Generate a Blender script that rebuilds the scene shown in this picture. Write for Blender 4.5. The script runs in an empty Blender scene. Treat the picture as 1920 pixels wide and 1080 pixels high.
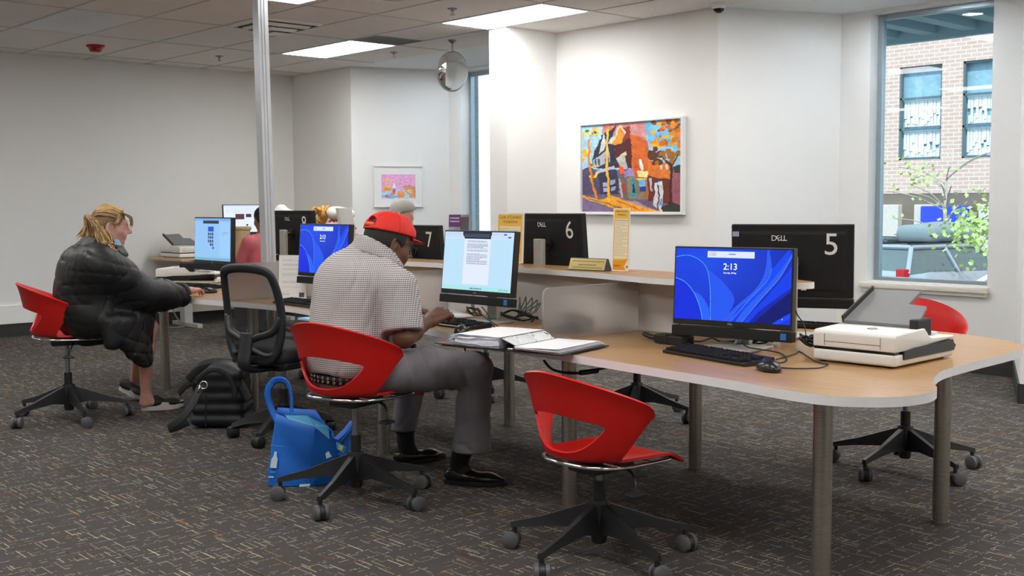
SKY, SUN, EXPO = .9, 1.35, 1.22
import bpy, bmesh, math, random
import numpy as np
from mathutils import Vector, Matrix, noise as mnoise
random.seed(7)
C = bpy.context.scene.collection
PI = math.pi
# ---------------------------------------------------------------- camera model
CAMZ = 1.37
FPX, YAW, PITCH, ROLL = 2125.83, -.8272, -.0739, -.0058
def cam_axes():
    f = Vector((math.sin(YAW)*math.cos(PITCH), math.cos(YAW)*math.cos(PITCH), math.sin(PITCH)))
    r = Vector((math.cos(YAW), -math.sin(YAW), 0)); u = r.cross(f)
    return r*math.cos(ROLL)+u*math.sin(ROLL), u*math.cos(ROLL)-r*math.sin(ROLL), f
CR, CU, CF = cam_axes()
CAM = Vector((0, 0, CAMZ))
def ray(x, y): return CR*((x-960)/FPX)+CU*((540-y)/FPX)+CF
def pz(x, y, z): d = ray(x, y); return CAM+d*((z-CAMZ)/d.z)      # point of the photo on a level surface
def pd(x, y, D): return CAM+ray(x, y)*D                           # point of the photo at a known depth
def pY(x, y, Y): d = ray(x, y); return CAM+d*(Y/d.y)
def pX(x, y, X): d = ray(x, y); return CAM+d*(X/d.x)
CEIL = 2.983
DESK = .75
# ---------------------------------------------------------------- materials
def lin(c): return tuple(((v/12.92) if v <= .04045 else ((v+.055)/1.055)**2.4) for v in c)
def hx(s): return lin(tuple(int(s[i:i+2], 16)/255 for i in (0, 2, 4)))
class NG:
    def __init__(s, m): s.t = m.node_tree; s.n = s.t.nodes; s.l = s.t.links
    def new(s, typ, **kw):
        n = s.n.new(typ)
        for k, v in kw.items(): setattr(n, k, v)
        return n
    def put(s, sock, v):
        if isinstance(v, bpy.types.NodeSocket): s.l.new(v, sock)
        elif v is not None:
            if hasattr(sock.default_value, '__len__') and isinstance(v, (tuple, list)) and len(v) == 3 and len(sock.default_value) == 4: v = (*v, 1)
            sock.default_value = v
    def m(s, op, a, b=None, c=None):
        n = s.new('ShaderNodeMath', operation=op)
        s.put(n.inputs[0], a)
        if b is not None: s.put(n.inputs[1], b)
        if c is not None: s.put(n.inputs[2], c)
        return n.outputs[0]
    def mix(s, f, a, b, blend='MIX'):
        n = s.new('ShaderNodeMix', data_type='RGBA', blend_type=blend)
        s.put(n.inputs[0], f); s.put(n.inputs[6], a); s.put(n.inputs[7], b); return n.outputs[2]
    def xyz(s, kind='Object'):
        tc = s.new('ShaderNodeTexCoord'); sp = s.new('ShaderNodeSeparateXYZ'); s.l.new(tc.outputs[kind], sp.inputs[0])
        return tc.outputs[kind], sp.outputs
    def noise(s, vec, scale, detail=2, rough=.5, dim='3D'):
        n = s.new('ShaderNodeTexNoise'); s.put(n.inputs['Vector'], vec); n.inputs['Scale'].default_value = scale
        n.inputs['Detail'].default_value = detail; n.inputs['Roughness'].default_value = rough; return n.outputs['Fac']
    def comb(s, x, y, z=0.):
        n = s.new('ShaderNodeCombineXYZ'); s.put(n.inputs[0], x); s.put(n.inputs[1], y); s.put(n.inputs[2], z); return n.outputs[0]
    def white(s, vec):
        n = s.new('ShaderNodeTexWhiteNoise', noise_dimensions='3D'); s.put(n.inputs['Vector'], vec); return n.outputs['Value']
    def ramp(s, f, stops, interp='LINEAR'):
        n = s.new('ShaderNodeValToRGB'); n.color_ramp.interpolation = interp
        e = n.color_ramp.elements
        while len(e) < len(stops): e.new(.5)
        for k, (p, c) in enumerate(stops): e[k].position = p; e[k].color = (*c, 1)
        s.put(n.inputs[0], f); return n.outputs[0]
    def bump(s, h, strength=.3, dist=.01):
        n = s.new('ShaderNodeBump'); s.put(n.inputs['Height'], h); n.inputs['Strength'].default_value = strength; n.inputs['Distance'].default_value = dist
        return n.outputs[0]
def newmat(name):
    m = bpy.data.materials.new(name); m.use_nodes = True
    return m, NG(m), m.node_tree.nodes['Principled BSDF']
MATS = {}
def mat(name, col, rough=.5, metal=0., var=.06, nscale=18., bump=0., bscale=60., spec=.5, **kw):
    if name in MATS: return MATS[name]
    m, g, b = newmat(name)
    vec, _ = g.xyz()
    f = g.noise(vec, nscale, 3)
    c = g.mix(f, tuple(v*(1-var) for v in col), tuple(min(1, v*(1+var)) for v in col))
    g.l.new(c, b.inputs['Base Color'])
    b.inputs['Roughness'].default_value = rough; b.inputs['Metallic'].default_value = metal
    b.inputs['Specular IOR Level'].default_value = spec
    for k, v in kw.items(): b.inputs[k.replace('_', ' ')].default_value = v
    if bump: g.l.new(g.bump(g.noise(vec, bscale, 4), bump, .004), b.inputs['Normal'])
    MATS[name] = m; return m
def emat(name, col, strength):
    m, g, b = newmat(name)
    b.inputs['Base Color'].default_value = (*col, 1); b.inputs['Emission Color'].default_value = (*col, 1); b.inputs['Emission Strength'].default_value = strength
    MATS[name] = m; return m
# ---------------------------------------------------------------- mesh builder
class MB:
    def __init__(s): s.v = []; s.f = []; s.T = Matrix()
    def add(s, vs, fs, mi=0):
        o = len(s.v); s.v += [tuple(s.T@Vector(v)) for v in vs]; s.f += [(tuple(i+o for i in f), mi) for f in fs]; return s
    def box(s, a, b, bev=0., seg=2, mi=0):
        (x0, y0, z0), (x1, y1, z1) = a, b
        x0, x1 = min(x0, x1), max(x0, x1); y0, y1 = min(y0, y1), max(y0, y1); z0, z1 = min(z0, z1), max(z0, z1)
        if bev <= 0:
            return s.add([(x0,y0,z0),(x1,y0,z0),(x1,y1,z0),(x0,y1,z0),(x0,y0,z1),(x1,y0,z1),(x1,y1,z1),(x0,y1,z1)],
                  [(3,2,1,0),(4,5,6,7),(0,1,5,4),(1,2,6,5),(2,3,7,6),(3,0,4,7)], mi)
        bm = bmesh.new(); bmesh.ops.create_cube(bm, size=1)
        for v in bm.verts: v.co = Vector(((x0+x1)/2+v.co.x*(x1-x0), (y0+y1)/2+v.co.y*(y1-y0), (z0+z1)/2+v.co.z*(z1-z0)))
        bmesh.ops.bevel(bm, geom=bm.edges[:], offset=min(bev, .49*min(x1-x0, y1-y0, z1-z0)), segments=seg, profile=.6, affect='EDGES')
        return s.bm(bm, mi)
    def bm(s, bm, mi=0):
        bm.verts.ensure_lookup_table(); bm.verts.index_update()
        s.add([v.co[:] for v in bm.verts], [tuple(v.index for v in f.verts) for f in bm.faces], mi); bm.free(); return s
    def cyl(s, p0, p1, r0, r1=None, n=20, mi=0, cap=True):
        r1 = r0 if r1 is None else r1
        p0, p1 = Vector(p0), Vector(p1); d = (p1-p0).normalized()
        a = d.orthogonal().normalized(); b = d.cross(a)
        vs = []
        for p, r in ((p0, r0), (p1, r1)):
            for k in range(n): t = 2*PI*k/n; vs.append(p+a*(r*math.cos(t))+b*(r*math.sin(t)))
        fs = [(k, (k+1) % n, n+(k+1) % n, n+k) for k in range(n)]
        if cap: fs += [tuple(range(n-1, -1, -1)), tuple(range(n, 2*n))]
        return s.add(vs, fs, mi)
    def tube(s, pts, r, n=8, closed=False, mi=0, flat=None):
        pts = [Vector(p) for p in pts]; N = len(pts)
        rs = r if isinstance(r, (list, tuple)) else [r]*N
        vs = []; a = None
        for i, p in enumerate(pts):
            if closed: d = (pts[(i+1) % N]-pts[i-1]).normalized()
            else: d = (pts[min(i+1, N-1)]-pts[max(i-1, 0)]).normalized()
            if a is None: a = (Vector(flat) if flat else d.orthogonal())
            a = (a-d*a.dot(d)).normalized(); b = d.cross(a)
            rr = rs[i]; ra, rb = rr if isinstance(rr, (tuple, list)) else (rr, rr)
            for k in range(n): t = 2*PI*k/n; vs.append(p+a*(ra*math.cos(t))+b*(rb*math.sin(t)))
        fs = []
        for i in range(N if closed else N-1):
            j = (i+1) % N
            fs += [(i*n+k, i*n+(k+1) % n, j*n+(k+1) % n, j*n+k) for k in range(n)]
        if not closed: fs += [tuple(range(n-1, -1, -1)), tuple(range((N-1)*n, N*n))]
        return s.add(vs, fs, mi)
    def lathe(s, prof, n=24, mi=0, c=(0, 0, 0)):
        vs = []; c = Vector(c)
        for r, z in prof:
            for k in range(n): t = 2*PI*k/n; vs.append((c.x+r*math.cos(t), c.y+r*math.sin(t), c.z+z))
        fs = [(i*n+k, i*n+(k+1) % n, (i+1)*n+(k+1) % n, (i+1)*n+k) for i in range(len(prof)-1) for k in range(n)]
        if prof[0][0] > 1e-4: fs.append(tuple(range(n-1, -1, -1)))
        if prof[-1][0] > 1e-4: fs.append(tuple(range((len(prof)-1)*n, len(prof)*n)))
        return s.add(vs, fs, mi)
    def prism(s, outl, z0, z1, mi=0, side=None):
        n = len(outl)
        A = sum(outl[i][0]*outl[(i+1) % n][1]-outl[(i+1) % n][0]*outl[i][1] for i in range(n))
        if A < 0: outl = outl[::-1]
        vs = [(x, y, z0) for x, y in outl]+[(x, y, z1) for x, y in outl]
        s.add(vs, [tuple(range(n-1, -1, -1)), tuple(range(n, 2*n))], mi)
        o = len(s.v)-2*n
        s.f += [((o+k, o+(k+1) % n, o+n+(k+1) % n, o+n+k), mi if side is None else side) for k in range(n)]
        return s
    def grid(s, fn, nu, nv, mi=0, wrap=False):
        vs = [fn(i/(nu-(0 if wrap else 1)), j/(nv-1)) for j in range(nv) for i in range(nu)]
        fs = []
        for j in range(nv-1):
            for i in range(nu if wrap else nu-1):
                k = (i+1) % nu; fs.append((j*nu+i, j*nu+k, (j+1)*nu+k, (j+1)*nu+i))
        return s.add(vs, fs, mi)
    def build(s, name, mats, parent=None, smooth=False, world=False, recalc=False):
        me = bpy.data.meshes.new(name)
        vs = s.v
        if world and parent is not None:
            Mi = WM[parent.name].inverted(); vs = [tuple(Mi@Vector(v)) for v in vs]
        me.from_pydata(vs, [], [f for f, _ in s.f])
        for k, p in enumerate(me.polygons): p.material_index = s.f[k][1]
        if not isinstance(mats, (list, tuple)): mats = [mats]
        for m in mats: me.materials.append(m)
        if recalc:
            bm = bmesh.new(); bm.from_mesh(me); bmesh.ops.recalc_face_normals(bm, faces=bm.faces[:]); bm.to_mesh(me); bm.free()
        if smooth:
            me.polygons.foreach_set('use_smooth', [True]*len(me.polygons))
            if smooth is not True: me.set_sharp_from_angle(angle=math.radians(smooth))
        me.update()
        o = bpy.data.objects.new(name, me); C.objects.link(o)
        if parent is not None: o.parent = parent; WM[o.name] = WM[parent.name]
        else: WM[o.name] = Matrix()
        return o
WM = {}
def tag(o, label, cat, group=None, kind=None):
    o['label'] = label; o['category'] = cat
    if group: o['group'] = group
    if kind: o['kind'] = kind
    return o
def thing(name, label, cat, loc=(0, 0, 0), rz=0., group=None):
    o = bpy.data.objects.new(name, None); C.objects.link(o); o.empty_display_size = .05
    o.location = loc; o.rotation_euler = (0, 0, rz)
    WM[o.name] = Matrix.Translation(Vector(loc))@Matrix.Rotation(rz, 4, 'Z')
    return tag(o, label, cat, group)
KIDS = {}
def copy_tree(o, parent=None):
    c = o.copy(); C.objects.link(c)
    if parent is not None: c.parent = parent
    for ch in [x for x in bpy.data.objects if x.parent == o]: copy_tree(ch, c)
    return c
def dup(root, loc, rz, label, group=None):
    c = copy_tree(root); c.location = loc; c.rotation_euler = (0, 0, rz); c['label'] = label
    if group: c['group'] = group
    WM[c.name] = Matrix.Translation(Vector(loc))@Matrix.Rotation(rz, 4, 'Z')
    return c
def struct(o, label=None):
    o['kind'] = 'structure'
    if label: o['label'] = label
    return o
def spline(pts, n=8, closed=False):
    P = [Vector(p) for p in pts]; out = []; N = len(P)
    for i in range(N if closed else N-1):
        g = (lambda k: P[k % N]) if closed else (lambda k: P[max(0, min(N-1, k))])
        a, b, c, d = g(i-1), g(i), g(i+1), g(i+2)
        for k in range(n):
            t = k/n; out.append(.5*((2*b)+(c-a)*t+(2*a-5*b+4*c-d)*t*t+(3*b-a-3*c+d)*t**3))
    if not closed: out.append(P[-1])
    return out
# ---------------------------------------------------------------- text as mesh
_TX = {}
def text_geo(txt):
    if txt in _TX: return _TX[txt]
    cu = bpy.data.curves.new('t', 'FONT'); cu.body = txt; cu.size = 1; cu.resolution_u = 4
    o = bpy.data.objects.new('t', cu); C.objects.link(o)
    bpy.context.view_layer.update()
    me = o.evaluated_get(bpy.context.evaluated_depsgraph_get()).to_mesh()
    vs = [tuple(v.co) for v in me.vertices]; fs = [tuple(p.vertices) for p in me.polygons]
    o.to_mesh_clear(); bpy.data.objects.remove(o); bpy.data.curves.remove(cu)
    xs = [v[0] for v in vs] or [0]; ys = [v[1] for v in vs] or [0]
    _TX[txt] = (vs, fs, min(xs), max(xs), min(ys), max(ys)); return _TX[txt]
def put_text(mb, txt, h, M, mi=0, w=None, align='C', thick=.0006):
    """letters of height h drawn in the xy plane of matrix M, extruded so that they have a body"""
    vs, fs, x0, x1, y0, y1 = text_geo(txt)
    k = h/max(y1-y0, 1e-6); kx = k if w is None else w/max(x1-x0, 1e-6)
    off = {'C': -(x0+x1)/2, 'L': -x0, 'R': -x1}[align]
    n = len(vs)
    V = [((v[0]+off)*kx, (v[1]-(y0+y1)/2)*k, thick) for v in vs]
    T = mb.T; mb.T = T@M; mb.add(V, fs, mi); mb.T = T
    return mb
# ---------------------------------------------------------------- canvas: flat pictures (screens, prints) as coloured grids
class Canvas:
    def __init__(s, w, h, col): s.w, s.h = w, h; s.a = np.empty((h, w, 3)); s.a[:] = lin(col)
    def _uv(s):
        if not hasattr(s, 'U'): s.U, s.V = np.meshgrid((np.arange(s.w)+.5)/s.w, (np.arange(s.h)+.5)/s.h)
        return s.U, s.V
    def put(s, mask, col, al=1.):
        c = np.array(lin(col)); m = (mask*al)[..., None]; s.a = s.a*(1-m)+c*m
    def poly(s, pts, col, al=1.):
        U, V = s._uv(); inside = np.zeros(U.shape, bool); n = len(pts)
        for i in range(n):
            (x0, y0), (x1, y1) = pts[i], pts[(i+1) % n]
            if y0 == y1: continue
            c = ((y0 > V) != (y1 > V)) & (U < (x1-x0)*(V-y0)/(y1-y0)+x0); inside ^= c
        s.put(inside.astype(float), col, al)
    def rect(s, x0, y0, x1, y1, col, al=1.):
        U, V = s._uv(); s.put(((U >= x0) & (U < x1) & (V >= y0) & (V < y1)).astype(float), col, al)
    def ell(s, cx, cy, rx, ry, col, al=1.):
        U, V = s._uv(); s.put((((U-cx)/rx)**2+((V-cy)/ry)**2 < 1).astype(float), col, al)
    def line(s, pts, wd, col, al=1.):
        U, V = s._uv(); asp = s.h/s.w; m = np.zeros(U.shape, bool)
        for (x0, y0), (x1, y1) in zip(pts[:-1], pts[1:]):
            dx, dy = x1-x0, (y1-y0)*asp; L = dx*dx+dy*dy+1e-12
            t = np.clip(((U-x0)*dx+(V-y0)*asp*dy)/L, 0, 1)
            m |= np.hypot(U-x0-t*dx, (V-y0)*asp-t*dy) < wd
        s.put(m.astype(float), col, al)
    def textlines(s, x0, x1, y0, y1, n, col, rnd, al=.6, fill=.45, words=True):
        for k in range(n):
            y = y0+(y1-y0)*k/n; h = (y1-y0)/n*fill; x = x0
            xe = x1-(x1-x0)*(.0 if rnd.random() < .7 else rnd.random()*.6)
            while x < xe:
                w = min(xe-x, (x1-x0)*rnd.uniform(.04, .13)) if words else xe-x
                s.rect(x, y, x+w, y+h, col, al); x += w+(x1-x0)*.02
    def build(s, name, fn, m, parent, world=False):
        """fn(u, v) -> point, v downwards"""
        vs = []; w, h = s.w, s.h
        p00, p10, p01 = Vector(fn(0, 0)), Vector(fn(1, 0)), Vector(fn(0, 1))
        U, V = np.meshgrid(np.arange(w+1)/w, np.arange(h+1)/h)
        P = np.array(p00)+U[..., None]*np.array(p10-p00)+V[..., None]*np.array(p01-p00)
        if world:
            Mi = np.array(WM[parent.name].inverted()); P = P@Mi[:3, :3].T+Mi[:3, 3]
        me = bpy.data.meshes.new(name)
        idx = np.arange((w+1)*(h+1)).reshape(h+1, w+1)
        q = np.stack([idx[1:, :-1], idx[1:, 1:], idx[:-1, 1:], idx[:-1, :-1]], -1).reshape(-1, 4)
        me.vertices.add((w+1)*(h+1)); me.vertices.foreach_set('co', P.ravel())
        me.loops.add(q.size); me.loops.foreach_set('vertex_index', q.ravel().astype(np.int32))
        me.polygons.add(len(q)); me.polygons.foreach_set('loop_start', np.arange(0, q.size, 4, dtype=np.int32)); me.polygons.foreach_set('loop_total', np.full(len(q), 4, np.int32))
        me.update(calc_edges=True)
        at = me.color_attributes.new('Col', 'FLOAT_COLOR', 'CORNER')
        c = np.repeat(np.concatenate([s.a.reshape(-1, 3), np.ones((w*h, 1))], 1), 4, 0)
        at.data.foreach_set('color', c.astype(np.float32).ravel())
        me.materials.append(m)
        o = bpy.data.objects.new(name, me); C.objects.link(o)
        if parent is not None: o.parent = parent; WM[o.name] = WM[parent.name]
        return o
def attr_mat(name, emit=0., rough=.35, spec=.4):
    m, g, b = newmat(name)
    a = g.new('ShaderNodeAttribute', attribute_name='Col')
    if emit:
        b.inputs['Base Color'].default_value = (.01, .01, .01, 1)
        g.l.new(a.outputs['Color'], b.inputs['Emission Color']); b.inputs['Emission Strength'].default_value = emit
    else: g.l.new(a.outputs['Color'], b.inputs['Base Color'])
    b.inputs['Roughness'].default_value = rough; b.inputs['Specular IOR Level'].default_value = spec
    return m
# ---------------------------------------------------------------- organic shapes: blended solids turned into one surface
class Blob:
    """a body grown from tapered limbs and ellipsoids blended into one continuous surface"""
    def __init__(s, lo, hi, vox):
        s.lo = np.array(lo, float); s.vox = vox
        s.n = np.ceil((np.array(hi)-s.lo)/vox).astype(int)+1
        s.F = np.full(tuple(s.n), 1.0, np.float32)
    def _win(s, a, b):
        i0 = np.clip(np.floor((a-s.lo)/s.vox).astype(int), 0, s.n); i1 = np.clip(np.ceil((b-s.lo)/s.vox).astype(int)+1, 0, s.n)
        if (i1 <= i0).any(): return None, None
        ax = [s.lo[k]+s.vox*np.arange(i0[k], i1[k]) for k in range(3)]
        X = np.stack(np.meshgrid(*ax, indexing='ij'), -1)
        return tuple(slice(i0[k], i1[k]) for k in range(3)), X
    def _comb(s, w, d, k, op):
        F = s.F[w]
        if op == 'add':
            h = np.maximum(k-np.abs(F-d), 0)/max(k, 1e-6); s.F[w] = np.minimum(F, d)-h*h*k*.25
        else:
            d = -d; h = np.maximum(k-np.abs(F-d), 0)/max(k, 1e-6); s.F[w] = np.maximum(F, d)+h*h*k*.25
    def limb(s, p0, p1, r0, r1=None, k=.02, sq=None, op='add'):
        """tapered limb; sq=(axis, factor): flattened by factor along the axis"""
        r1 = r0 if r1 is None else r1
        p0 = np.array(p0, float); p1 = np.array(p1, float); R = max(r0, r1)*(1.0 if sq is None else max(1, sq[1]))+k+3*s.vox
        w, X = s._win(np.minimum(p0, p1)-R, np.maximum(p0, p1)+R)
        if w is None: return s
        d = p1-p0; L = max(d@d, 1e-12)
        t = np.clip(((X-p0)@d)/L, 0, 1); Q = X-(p0+t[..., None]*d)
        if sq is not None:
            a = np.array(sq[0], float); a /= np.linalg.norm(a); c = Q@a; Q = Q+a*(c*(1/sq[1]-1))[..., None]
        D = np.linalg.norm(Q, axis=-1)-(r0+(r1-r0)*t)
        if sq is not None and sq[1] < 1: D = D*max(sq[1], .5)
        s._comb(w, D, k, op); return s
    def chain(s, pts, rs, k=.02, sq=None):
        for i in range(len(pts)-1): s.limb(pts[i], pts[i+1], rs[i], rs[i+1], k, sq)
        return s
    def ell(s, c, r, R=None, k=.02, op='add'):
        c = np.array(c, float); r = np.array(r, float); m = r.max()+k+3*s.vox
        w, X = s._win(c-m, c+m)
        if w is None: return s
        Q = X-c
        if R is not None: Q = Q@np.array(R)            # columns of R are the local axes
        k0 = np.linalg.norm(Q/r, axis=-1); k1 = np.linalg.norm(Q/(r*r), axis=-1)
        s._comb(w, k0*(k0-1)/np.maximum(k1, 1e-6), k, op); return s
    def rbox(s, c, h, rad, R=None, k=.01, op='add'):
        c = np.array(c, float); h = np.array(h, float); m = np.linalg.norm(h)+k+3*s.vox
        w, X = s._win(c-m, c+m)
        if w is None: return s
        Q = X-c
        if R is not None: Q = Q@np.array(R)
        q = np.abs(Q)-(h-rad)
        s._comb(w, np.linalg.norm(np.maximum(q, 0), axis=-1)+np.minimum(q.max(-1), 0)-rad, k, op); return s
    def cut(s, p, n, k=.004):
        """removes everything on the side the normal points to"""
        n = np.array(n, float); n /= np.linalg.norm(n)
        w, X = s._win(s.lo, s.lo+s.n*s.vox)
        s._comb(w, -((X-np.array(p, float))@n), k, 'sub'); return s
    def warp(s, fn):
        w, X = s._win(s.lo, s.lo+s.n*s.vox); s.F = (s.F+fn(X)).astype(np.float32); return s
    def mesh(s, name, mats, parent=None, smooth=1, world=True, post=None):
        F = s.F.copy(); F[0] = F[-1] = 1; F[:, 0] = F[:, -1] = 1; F[:, :, 0] = F[:, :, -1] = 1
        ins = F < 0; nx, ny, nz = F.shape
        cs = np.zeros((nx-1, ny-1, nz-1), int)
        for dx in (0, 1):
            for dy in (0, 1):
                for dz in (0, 1): cs += ins[dx:nx-1+dx, dy:ny-1+dy, dz:nz-1+dz]
        act = (cs > 0) & (cs < 8); ids = np.full(act.shape, -1); I = np.argwhere(act); ids[act] = np.arange(len(I))
        acc = np.zeros((len(I), 3)); cnt = np.zeros(len(I))
        cor = [(a, b, c) for a in (0, 1) for b in (0, 1) for c in (0, 1)]
        for a in cor:
            for ax in range(3):
                if a[ax]: continue
                b = list(a); b[ax] = 1
                fa = F[I[:, 0]+a[0], I[:, 1]+a[1], I[:, 2]+a[2]]; fb = F[I[:, 0]+b[0], I[:, 1]+b[1], I[:, 2]+b[2]]
                cr = (fa < 0) != (fb < 0); t = np.where(cr, fa/np.where(cr, fa-fb, 1), 0)
                p = np.array(a, float)[None]+np.zeros((len(I), 3)); p[:, ax] += t
                acc[cr] += p[cr]; cnt[cr] += 1
        P = s.lo+s.vox*(I+acc/cnt[:, None])
        Q = []
        for ax in range(3):
            o1, o2 = [(1, 2), (2, 0), (0, 1)][ax]
            sl = [slice(None)]*3; sl2 = [slice(None)]*3; sl[ax] = slice(0, -1); sl2[ax] = slice(1, None)
            a = ins[tuple(sl)]; b = ins[tuple(sl2)]
            for sgn in (0, 1):
                E = np.argwhere((a & ~b) if sgn == 0 else (~a & b))
                E = E[(E[:, o1] > 0) & (E[:, o2] > 0)]
                if not len(E): continue
                def cid(d1, d2):
                    e = E.copy(); e[:, o1] -= d1; e[:, o2] -= d2
                    return ids[e[:, 0], e[:, 1], e[:, 2]]
                q = np.stack([cid(1, 1), cid(0, 1), cid(0, 0), cid(1, 0)], -1)
                if sgn: q = q[:, ::-1]
                Q.append(q)
        Q = np.concatenate(Q)
        # light smoothing along the edges
        ed = np.concatenate([Q[:, [0, 1]], Q[:, [1, 2]], Q[:, [2, 3]], Q[:, [3, 0]]])
        for it in range(smooth):
            sm = np.zeros_like(P); n = np.zeros(len(P))
            np.add.at(sm, ed[:, 0], P[ed[:, 1]]); np.add.at(sm, ed[:, 1], P[ed[:, 0]])
            np.add.at(n, ed[:, 0], 1); np.add.at(n, ed[:, 1], 1)
            P = P*.45+sm/n[:, None]*.55
        if post is not None: P = post(P)
        if world and parent is not None:
            Mi = np.array(WM[parent.name].inverted()); P = P@Mi[:3, :3].T+Mi[:3, 3]
        me = bpy.data.meshes.new(name)
        me.vertices.add(len(P)); me.vertices.foreach_set('co', P.ravel())
        me.loops.add(Q.size); me.loops.foreach_set('vertex_index', Q.ravel().astype(np.int32))
        me.polygons.add(len(Q)); me.polygons.foreach_set('loop_start', np.arange(0, Q.size, 4, dtype=np.int32)); me.polygons.foreach_set('loop_total', np.full(len(Q), 4, np.int32))
        me.update(calc_edges=True); me.validate()
        me.polygons.foreach_set('use_smooth', [True]*len(me.polygons))
        for m in (mats if isinstance(mats, (list, tuple)) else [mats]): me.materials.append(m)
        o = bpy.data.objects.new(name, me); C.objects.link(o)
        if parent is not None: o.parent = parent; WM[o.name] = WM[parent.name]
        else: WM[o.name] = Matrix()
        return o
def bake(o):
    """apply the modifiers of a freshly built mesh"""
    bpy.context.view_layer.update()
    dg = bpy.context.evaluated_depsgraph_get()
    me = bpy.data.meshes.new_from_object(o.evaluated_get(dg)); old = o.data
    o.modifiers.clear(); o.data = me; me.name = o.name; bpy.data.meshes.remove(old)
    return o
# ================================================================ materials of the setting
WHITE = mat('wall_paint', (.80, .80, .785), .75, var=.015, nscale=3, bump=.03, bscale=220, spec=.25)
def carpet_mat():
    m, g, b = newmat('carpet')
    vec, X = g.xyz()
    x, y = X[0], X[1]
    big = g.noise(vec, 1.6, 3); mid = g.noise(vec, 7., 3); fine = g.noise(vec, 420., 2)
    base = g.ramp(big, [(.3, hx('504c49')), (.5, hx('565250')), (.62, hx('535254')), (.75, hx('54524c'))])
    base = g.mix(g.m('MULTIPLY', mid, .5), base, hx('403e3c'))
    base = g.mix(g.m('MULTIPLY', fine, .45), base, hx('242322'))
    col = base
    def dashes(u, v, pitch, seg, dens, wd, seed, cols, amt):
        nonlocal col
        row = g.m('FLOOR', g.m('DIVIDE', v, pitch)); r0 = g.white(g.comb(row, float(seed), 3.3))
        uu = g.m('ADD', g.m('DIVIDE', u, seg), g.m('MULTIPLY', r0, 17.)); cell = g.m('FLOOR', uu)
        h = g.white(g.comb(cell, row, seed+.5)); h2 = g.white(g.comb(cell, row, seed+9.5)); h3 = g.white(g.comb(row, cell, seed+4.5))
        on = g.m('LESS_THAN', h, dens)
        lm = g.m('LESS_THAN', g.m('FRACT', uu), g.m('ADD', .3, g.m('MULTIPLY', h2, .65)))
        wm = g.m('LESS_THAN', g.m('FRACT', g.m('DIVIDE', v, pitch)), wd)
        k = g.m('MULTIPLY', g.m('MULTIPLY', on, lm), g.m('MULTIPLY', wm, g.m('ADD', .45, g.m('MULTIPLY', h3, .55))))
        col = g.mix(g.m('MULTIPLY', k, amt), col, g.ramp(h2, cols, 'CONSTANT'))
    pale = [(0, hx('b8b09c')), (.3, hx('a59c8c')), (.55, hx('c9bfa0')), (.8, hx('8f8678')), (.93, hx('b5793c')), (.965, hx('96503c'))]
    dashes(x, y, .028, .135, .36, .16, 1, pale, 1.)
    dashes(x, y, .019, .09, .17, .16, 2, pale, .75)
    dashes(y, x, .036, .06, .32, .11, 3, pale, .85)
    dashes(y, x, .085, .022, .70, .05, 5, pale, .85)
    dashes(x, y, .14, .23, .22, .04, 4, [(0, hx('15120f')), (1, hx('1b1820'))], .9)
    g.l.new(col, b.inputs['Base Color']); b.inputs['Roughness'].default_value = .95; b.inputs['Specular IOR Level'].default_value = .15
    g.l.new(g.bump(fine, .35, .004), b.inputs['Normal'])
    return m
def tile_mat(name, col, v=.05):
    m, g, b = newmat(name)
    vec, _ = g.xyz()
    f = g.noise(vec, 95., 4, .7); f2 = g.noise(vec, 2.2, 2)
    c = g.mix(f, tuple(k*(1-v*2) for k in col), tuple(k*(1+v) for k in col)); c = g.mix(g.m('MULTIPLY', f2, .25), c, tuple(k*.9 for k in col))
    g.l.new(c, b.inputs['Base Color']); b.inputs['Roughness'].default_value = .95; b.inputs['Specular IOR Level'].default_value = .1
    g.l.new(g.bump(f, .25, .003), b.inputs['Normal']); return m
CARPET = carpet_mat()
TILE = tile_mat('mineral_tile', (.80, .765, .735)); TILE2 = tile_mat('mineral_tile_new', (.80, .83, .87))
RUBBER = mat('cove_base', (.028, .026, .026), .5, nscale=30, var=.3)
ALU = mat('anodised_frame', (.36, .42, .45), .35, .7)
def glass_mat(name, tint=(.9, .95, .96), ior=1.5):
    m, g, b = newmat(name); g.n.remove(b)
    tr = g.new('ShaderNodeBsdfTransparent'); tr.inputs[0].default_value = (*tint, 1)
    gl = g.new('ShaderNodeBsdfGlossy'); gl.inputs['Roughness'].default_value = .0
    fr = g.new('ShaderNodeFresnel'); fr.inputs[0].default_value = ior
    mx = g.new('ShaderNodeMixShader'); ge = g.new('ShaderNodeNewGeometry'); g.put(mx.inputs[0], g.m('MULTIPLY', fr.outputs[0], g.m('SUBTRACT', 1., ge.outputs['Backfacing']))); g.l.new(tr.outputs[0], mx.inputs[1]); g.l.new(gl.outputs[0], mx.inputs[2])
    g.l.new(mx.outputs[0], g.t.nodes['Material Output'].inputs[0]); return m
GLASS = glass_mat('window_glass', (.86, .93, .95))
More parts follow.
